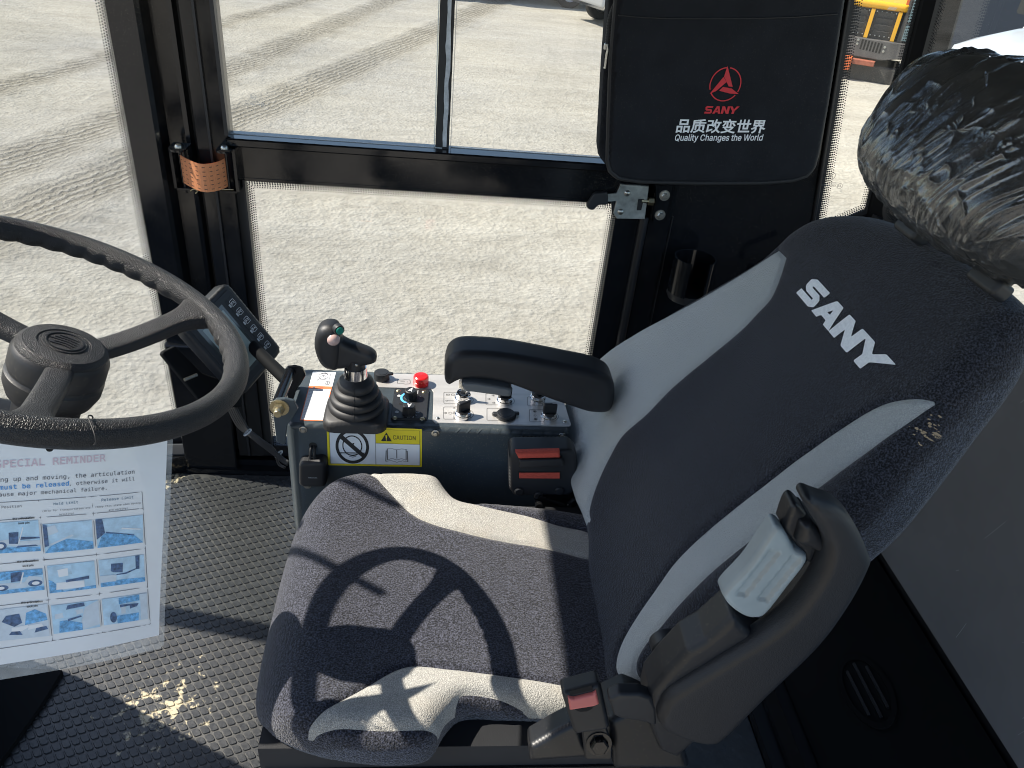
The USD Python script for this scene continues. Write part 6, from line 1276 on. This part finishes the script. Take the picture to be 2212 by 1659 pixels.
# ================================================================== THE YARD OUTSIDE
M("yellow_paint", (0.72, 0.36, 0.015), 0.35, var=0.08, vscale=5)
M("dusty_black", (0.040, 0.038, 0.036), 0.6, var=0.3, vscale=6, dust=0.4, dscale=60)
M("grille_black", (0.035, 0.034, 0.033), 0.65, var=0.2, vscale=9)
M("plate_grey", (0.085, 0.080, 0.078), 0.5, var=0.3, vscale=3.0, dust=0.35, dscale=40)
M("orange_paint", (0.62, 0.13, 0.03), 0.5)
M("hitch_red", (0.30, 0.085, 0.045), 0.6, var=0.3, vscale=8)
M("truck_white", (0.50, 0.52, 0.54), 0.25, coat=0.5, var=0.04, vscale=3)
M("body_silver", (0.45, 0.46, 0.47), 0.3, metal=0.5, coat=0.4)
M("body_dark", (0.018, 0.020, 0.022), 0.2, coat=0.6)
M("tyre", (0.022, 0.021, 0.020), 0.8, var=0.3, vscale=8)
M("auto_glass", (0.02, 0.03, 0.03), 0.05, spec=0.8)
M("cab_glass", (0.16, 0.23, 0.25), 0.06, spec=0.8, var=0.5, vscale=2.0)
M("lamp_lens", (0.6, 0.6, 0.58), 0.15, coat=0.6)
M("oval_red", (0.42, 0.02, 0.03), 0.3)
M("leaf_green", (0.055, 0.105, 0.022), 0.6, var=0.5, vscale=1.5)
M("bark", (0.12, 0.09, 0.065), 0.9, var=0.3, vscale=9)
UP = A([0, 0, 1.0])
def wheel_of(parent, fr, R, w, mat="tyre", hub="body_silver"):
    t = part(parent, "wheel", lathe([(R * 0.55, -w / 2), (R * 0.9, -w / 2), (R, -w * 0.35), (R, w * 0.35), (R * 0.9, w / 2), (R * 0.55, w / 2)], fr, 36), mat, smooth=40)
    part(t, "wheel_rim", lathe([(0, w * 0.30), (R * 0.15, w * 0.32), (R * 0.2, w * 0.2), (R * 0.5, w * 0.25), (R * 0.57, w * 0.42), (R * 0.57, -w * 0.3)][::-1], fr, 28), hub, smooth=40)
# --- yellow crawler machine
YU = A([0.87, -0.50, 0]); YU /= np.linalg.norm(YU)
YO = A([8.75, 16.6, 0.0])
YF = Frame(YO, YU, UP)                       # normal faces the cab
y10 = lambda pts, h=0.0: YF.px([((2300 + x / 3.978) * .7745, (y / 3.978) * .7745) for x, y in pts], h)
yb = y10([(300, 400), (1010, 545), (890, 40), (740, 440), (860, 720), (300, 600)])
aL, aR = y10([(250, 300)])[0][0] - 0.9, y10([(905, 100)])[0][0]; aE = aR + 0.62
zt = y10([(640, 30)])[0][1]; zm = y10([(640, 430)])[0][1]; zl = y10([(600, 660)])[0][1]
ym = thing("yellow_machine", "yellow and black tracked machine with louvred rear grilles parked in the yard", "machine", YF.to((aL + aR) / 2, GZ))
def ybox(name, mat, a0, b0, a1, b1, h0, h1, parent=None, label=None): return part(parent or ym, name, plate(shapely.box(a0, b0, a1, b1), YF, h0, h1, 0.0), mat, label)
ybox("body", "dusty_black", aL, zm - 0.05, aE, zt - 0.12, -3.2, -0.06)
part(ym, "hood", pad(shapely.box(aL - 0.02, zt - 0.12, aR + 0.05, zt + 0.03), YF, 0.05, -2.9, r=0.06, grid=0.0, steps=4, step=0.05), "yellow_paint", "yellow hood and top beam", smooth=40)
pw = 0.075
posts = [y10([(500, 250)])[0][0], y10([(795, 300)])[0][0]]; d_ = posts[1] - posts[0]; posts = [posts[0] - d_] + posts
for a in posts: ybox("post", "yellow_paint", a - pw / 2, zm - 0.02, a + pw / 2, zt - 0.12, -0.06, 0.03)
for k in range(3):
    a0 = (posts[k] + pw / 2 + 0.02); a1 = (posts[k + 1] - pw / 2 - 0.02) if k < 2 else None
    if a1 is None: a0, a1 = aL + 0.04, posts[0] - pw / 2 - 0.02
    gr = ybox("grille", "grille_black", a0, zm + 0.02, a1, zt - 0.15, -0.06, -0.045)
    hh = (zt - 0.15 - zm - 0.02)
    for t in range(4):
        z_ = zm + 0.02 + hh * (t + 0.5) / 4; V, f = tri(trimesh.creation.box((a1 - a0 - 0.08, hh / 4 * 0.86, 0.012))); c_, s_ = math.cos(0.45), math.sin(0.45)
        V = np.c_[V[:, 0] + (a0 + a1) / 2, z_ + V[:, 1] * c_ - V[:, 2] * s_, -0.035 + V[:, 1] * s_ + V[:, 2] * c_]
        part(gr, "louvre", xf((V, f), YF), "grille_black")
    for sx in np.linspace(a0 + 0.02, a1 - 0.02, 5):
        part(gr, "grille_bolt", lathe([(0, 0.008), (0.012, 0.006), (0.014, 0)], YF.at(sx, zm + 0.035, -0.045), 8), "bolt_steel"); part(gr, "grille_bolt", lathe([(0, 0.008), (0.012, 0.006), (0.014, 0)], YF.at(sx, zt - 0.165, -0.045), 8), "bolt_steel")
part(ym, "rear_plate", plate(fillet(Polygon([(aL, zl + 0.02), (aR - 0.15, zl), (aE, zl + 0.16), (aE, zm - 0.03), (aL, zm - 0.03)]), 0.02), YF, -0.10, 0.10, 0.012), "plate_grey", "dark grey steel plate below the grilles")
for x, y in ((375, 440), (362, 485), (668, 525), (650, 572), (893, 590), (878, 640)):
    c = y10([(x, y)], 0.1)[0]; part(ym, "plate_bolt", lathe([(0, 0.012), (0.022, 0.010), (0.026, 0)], YF.at(c[0], c[1], 0.10), 10), "bolt_steel")
for k in range(7):
    a = y10([(410 + 35 * k, 490 + 8 * k)], 0.1)[0]; part(ym, "plate_slot", flat(rect(0.035, 0.19, 0, a), YF, 0.104), "cavity")
part(ym, "stickers", flat(fit_ := affinity.translate(affinity.scale(text("///////", 0.045, bold=1, shear=0.25), 1, 1, origin=(0, 0)), *y10([(700, 98)])[0]), YF, 0.054), "print_grey", "small slanted mark on the top beam")
part(ym, "tow_beam", [plate(shapely.box(aL + 0.1, zl - 0.13, aR - 0.25, zl - 0.03), YF, -0.5, 0.22, 0.01)], "hitch_red")
part(ym, "side_lamp", [pad(rect(0.16, 0.26, 0.02, (y10([(262, 670)])[0][0], zl - 0.13)), YF, 0.30, 0.1, r=0.02, grid=0, step=0.02)], "orange_paint")
part(ym, "hitch_block", [plate(shapely.box(aR - 0.95, zl - 0.48, aR + 0.2, zl - 0.12), YF, -1.2, 0.05, 0.02)], "dusty_black")
part(ym, "light_block", [plate(shapely.box(aR - 0.96, zl - 0.55, aR - 0.70, zl - 0.40), YF, -0.3, 0.15, 0.01)], "plate_grey")
for side in (aL + 0.25, aE - 0.1):
    trk = smooth_poly([(-0.2, GZ), (-3.2, GZ), (-3.55, GZ + 0.4), (-3.2, GZ + 0.72), (-0.3, GZ + 0.72), (0.12, GZ + 0.4)], 60)
    Vt_, Ft_ = pad(Polygon(trk), Frame(YF.to(side - 0.22, 0, 0), -YF.N * -1.0, UP), 0.0, -0.44, r=0.03, grid=0.2, steps=3, step=0.08)
    part(ym, "track", (Vt_, Ft_), "dusty_black")
    for t in range(0, 60, 2):
        p = trk[t]; part_c = YF.to(side, p[1], p[0])
cg = ybox("cab_frame", "dusty_black", aR + 0.02, zm - 0.06, aE + 0.02, zt + 0.9, -1.4, 0.02)
part(cg, "cab_window", flat(shapely.box(aR + 0.10, zm + 0.02, aE - 0.04, zt + 0.85), YF, 0.024), "cab_glass")
part(cg, "cab_window_bar", plate(shapely.box(aR + 0.08, zt - 0.32, aE, zt - 0.29), YF, 0.02, 0.03), "dusty_black")
part(ym, "orange_post", [plate(shapely.box(aR - 0.03, zt - 0.02, aR + 0.03, zt + 0.5), YF, -0.05, 0.02)], "orange_paint")
# --- white truck with a sloping hood
def vehicle_frame(P, fwd):
    f_ = A([fwd[0], fwd[1], 0.0]); f_ /= np.linalg.norm(f_); return Frame(P, f_, np.cross(UP, f_))   # a forward, b left, normal up
r_ = ray((2128, 112)); Dw = 13.6; TP = CAM + r_ / np.linalg.norm(r_[:2]) * Dw; TP[2] = GZ
TF_ = vehicle_frame(TP + A([0.0, 0.0, 0]), (-0.96, -0.28))
wt = thing("white_truck", "white truck with a long sloping hood and red oval badges", "truck", TP)
def loft(parent, name, secs, fr, mat, label=None):
    """sections (a, half width, z0, z1, corner) joined along the vehicle"""
    m = 24; V = []
    for a, w, z0, z1, rc in secs:
        p = shapely.box(-w, z0, w, z1).buffer(-rc).buffer(rc, quad_segs=4).exterior
        q = A([p.interpolate((t + p.project(Point(0, z0)) / p.length) % 1.0, normalized=True).coords[0] for t in np.linspace(0, 1, m, endpoint=False)])
        V.append(fr.to(np.full(m, a), q[:, 0], q[:, 1]))
    V = np.vstack(V); F = []; n = len(secs)
    for k in range(n - 1):
        i = np.arange(m) + k * m; j = np.roll(np.arange(m), -1) + k * m; F += [np.c_[i, j, j + m], np.c_[i, j + m, i + m]]
    V = np.vstack([V, V[:m].mean(0), V[-m:].mean(0)]); i = np.arange(m); j = np.roll(i, -1); F += [np.c_[np.full(m, len(V) - 2), j, i], np.c_[np.full(m, len(V) - 1), i + (n - 1) * m, j + (n - 1) * m]]
    return part(parent, name, (V, np.vstack(F)), mat, label, smooth=40)
hz = 1.48
loft(wt, "hood", [(0.0, 0.62, 0.95, hz - 0.16, 0.10), (-0.12, 0.70, 0.70, hz - 0.06, 0.12), (-0.6, 0.76, 0.70, hz + 0.06, 0.13), (-1.25, 0.82, 0.70, hz + 0.17, 0.12), (-1.62, 0.86, 0.70, hz + 0.20, 0.10)], TF_, "truck_white", "white sloping hood")
loft(wt, "cab_body", [(-1.60, 0.92, 0.5, hz + 0.20, 0.08), (-1.75, 0.95, 0.5, hz + 0.24, 0.08), (-2.05, 0.92, 0.5, 2.25, 0.12), (-3.3, 0.92, 0.5, 2.35, 0.12)], TF_, "truck_white")
WS = Frame(TF_.to(-1.72, 0, hz + 0.24), -TF_.V, TF_.N * 0.95 - TF_.U * 0.33)
part(wt, "windshield", plate(Polygon([(-0.84, 0.02), (0.84, 0.02), (0.78, 0.78), (-0.78, 0.78)]), WS, 0.0, 0.03, 0.006), "auto_glass")
part(wt, "wiper", tube([WS.to(-0.45, -0.03, 0.06), WS.to(-0.2, 0.14, 0.05), WS.to(0.25, 0.16, 0.05)], 0.012, 6), "black_plastic")
part(wt, "grille", plate(rect(0.9, 0.46, 0.05, (0, 0.98)), Frame(TF_.to(0.0, 0, 0), -TF_.V, UP), 0.0, 0.03, 0.01), "chrome")
for s_ in (-1, 1):
    fd = part(wt, "fender", pad(smooth_poly([(0.05, 0.52), (0.03, 0.82), (-0.15, 0.98), (-0.9, 1.0), (-1.25, 0.86), (-1.45, 0.5), (-1.2, 0.45), (-1.05, 0.75), (-0.75, 0.88), (-0.45, 0.75), (-0.3, 0.45)], 80), Frame(TF_.to(0, s_ * 0.88, 0), TF_.U, UP), 0.16, -0.16, r=0.05, rb=0.05, grid=0.1, steps=4), "truck_white", smooth=50)
    part(fd, "headlamp", plate(rect(0.24, 0.16, 0.03, (0, 0.74)), Frame(TF_.to(0.045, s_ * 0.86, 0), -TF_.V, UP), 0.0, 0.02, 0.005), "lamp_lens")
    wheel_of(wt, Frame(TF_.to(-0.75, s_ * 0.86, 0.47), TF_.U, UP * 1.0) if s_ < 0 else Frame(TF_.to(-0.75, s_ * 0.86, 0.47), -TF_.U, UP), 0.47, 0.26)
    MO = TF_.to(-1.75, s_ * 1.02, hz + 0.50)
    mi = part(wt, "mirror", pad(rect(0.20, 0.34, 0.04), Frame(MO, -TF_.V, UP), 0.05, -0.06, r=0.03, grid=0.05), "body_dark", smooth=50)
    part(mi, "mirror_arm", [tube([MO + UP * z_, TF_.to(-1.85, s_ * 0.92, hz + 0.50 + z_)], 0.015, 8) for z_ in (-0.15,)], "chrome")
    part(mi, "mirror_arm", [tube([MO + UP * z_, TF_.to(-1.85, s_ * 0.92, hz + 0.50 + z_)], 0.015, 8) for z_ in (0.15,)], "chrome")
for px_, fr_, sc in (((2300 + 1405 / 3.978, 462 / 3.978), None, 0.085), ((2300 + 2130 / 3.978, 578 / 3.978), None, 0.12)):
    pass
def badge(fr, w):
    ov = affinity.scale(Point(0, 0).buffer(1, quad_segs=10), w, w * 0.52)
    b_ = part(wt, "oval_badge", plate(ov, fr, -0.01, 0.012, 0.002), "chrome"); part(b_, "badge_face", flat(affinity.scale(ov, 0.88, 0.86), fr, 0.0135), "oval_red"); part(b_, "badge_print", flat(unary_union([rect(w * 0.13, w * 0.34, 0, (w * (-0.5 + 0.2 * k), 0)) for k in range(6)]), fr, 0.0145), "print_white")
badge(Frame(TF_.to(0.012, -0.40, hz - 0.30), -TF_.V, UP), 0.15)
badge(Frame(TF_.to(-0.95, 0.815, hz - 0.14), -TF_.U, UP), 0.11)
part(wt, "bumper", pad(rect(1.95, 0.26, 0.05, (0, 0.42)), Frame(TF_.to(0.0, 0, 0), -TF_.V, UP), 0.16, 0.0, r=0.03, grid=0.15), "chrome", smooth=40)
part(wt, "frame_rails", [xf(box((-2.6, s_ * 0.42, 0.5), (4.2, 0.09, 0.22)), TF_) for s_ in (-1, 1)][0:1], "dusty_black")
# --- passenger vehicles further back
def pickup(name, label, P, fwd, paint, cabz=1.85, group=None):
    fr = vehicle_frame(P, fwd); t = thing(name, label, "pickup", P, group)
    SF = Frame(fr.to(0, 0.95, 0), fr.U, UP) if np.cross(fr.U, UP) @ fr.V > 0 else Frame(fr.to(0, -0.95, 0), fr.U, UP)
    prof_ = [(2.75, 0.50), (2.78, 0.85), (2.70, 1.02), (1.35, 1.12), (0.75, cabz - 0.12), (0.45, cabz), (-0.70, cabz), (-0.85, 1.20), (-0.9, 1.12), (-2.70, 1.12), (-2.75, 0.55)]
    arches = [Point(x, 0.40).buffer(0.47) for x in (1.75, -1.70)]
    body = Polygon(prof_).difference(unary_union(arches))
    b_ = part(t, "body", pad(fillet(body, 0.03), SF, 0.0, -1.9, r=0.07, rb=0.07, grid=0, steps=4, step=0.06), paint, smooth=40)
    for h_ in (0.003, -1.903):
        for q_ in ([(0.62, 1.16), (0.30, 1.16), (0.30, cabz - 0.10), (0.42, cabz - 0.10)][::1], [(0.22, 1.16), (-0.70, 1.16), (-0.62, cabz - 0.10), (0.22, cabz - 0.10)]):
            part(b_, "side_window", flat(Polygon(q_), SF, h_), "auto_glass")
    for x in (1.75, -1.70):
        for y in (-0.84, 0.84):
            wheel_of(t, Frame(fr.to(x, y, 0.39), fr.U if y < 0 else -fr.U, UP), 0.39, 0.27)
    part(t, "front_bumper", pad(rect(1.9, 0.28, 0.06, (0, 0.58)), Frame(fr.to(2.70, 0, 0), -fr.V, UP), 0.16, 0.0, r=0.04, grid=0.2), "chrome", smooth=40)
    for y in (-0.72, 0.72): part(t, "headlight", plate(rect(0.36, 0.20, 0.04, (y, 0.90)), Frame(fr.to(2.74, 0, 0), -fr.V, UP), 0.0, 0.04, 0.01), "lamp_lens")
    part(t, "front_grille", plate(rect(0.95, 0.26, 0.04, (0, 0.90)), Frame(fr.to(2.74, 0, 0), -fr.V, UP), 0.0, 0.03, 0.01), "grille_black")
    return t
pickup("parked_pickup", "silver pickup whose front bumper and wheel show beside the black bag", A([6.0, 22.4, GZ]), (-0.93, -0.36), "body_silver")
pickup("parked_pickup", "dark pickup far off, only its lower part showing above the door window", A([1.7, 25.0, GZ]), (-1.0, -0.08), "body_dark")
r_ = ray((2085, 112)); P3 = CAM + r_ / np.linalg.norm(r_[:2]) * 18.5; P3[2] = GZ
pickup("parked_pickup", "black tall pickup standing behind the hood of the white truck", P3 + A([0.55, 0.0, 0]), (-0.5, -0.87), "body_dark", cabz=2.15)
# --- trees behind the machines
def tree(P, h, name, label):
    t = thing(name, label, "tree", P)
    part(t, "trunk", tube([P, P + A([0.05, 0, h * 0.4]), P + A([0.1, 0.1, h * 0.75])], [0.20, 0.15, 0.06], 10), "bark", smooth=True)
    for k in range(5):
        an_ = rng.random() * 6.28; b0 = P + A([0.05, 0.03, h * (0.25 + 0.1 * k)]); part(t, "limb", tube([b0, b0 + A([math.cos(an_) * 0.8, math.sin(an_) * 0.8, 0.7])], [0.06, 0.02], 6), "bark", smooth=True)
    n_ = 5200; cen_ = rng.normal(0, 1, (34, 3)) * A([1.1, 1.1, h * 0.20]) + P + A([0, 0, h * 0.50]); cen_[:, 2] = np.maximum(cen_[:, 2], P[2] + 0.5)
    c_ = cen_[rng.integers(0, 34, n_)] + rng.normal(0, 0.33, (n_, 3)); c_[:, 2] = np.maximum(c_[:, 2], P[2] + 0.15); u_ = rng.normal(0, 1, (n_, 3)); u_ /= np.linalg.norm(u_, axis=1, keepdims=True); w_ = np.cross(u_, rng.normal(0, 1, (n_, 3))); w_ /= np.linalg.norm(w_, axis=1, keepdims=True)
    V_ = np.stack([c_ - u_ * 0.09, c_ + w_ * 0.045, c_ + u_ * 0.09, c_ - w_ * 0.045], 1).reshape(-1, 3); i_ = np.arange(n_)[:, None] * 4
    part(t, "crown", (V_, np.vstack([i_ + A([0, 1, 2]), i_ + A([0, 2, 3])])), "leaf_green", kind="stuff", smooth=False)
for k, (x, y, h_, lb) in enumerate(((10.5, 24.5, 5.0, "tall leafy tree behind the yellow machine"), (13.4, 25.2, 4.0, "lower leafy tree to the right of the taller one, behind the yellow machine"))): tree(A([x, y, GZ]), h_, "leafy_tree", lb)
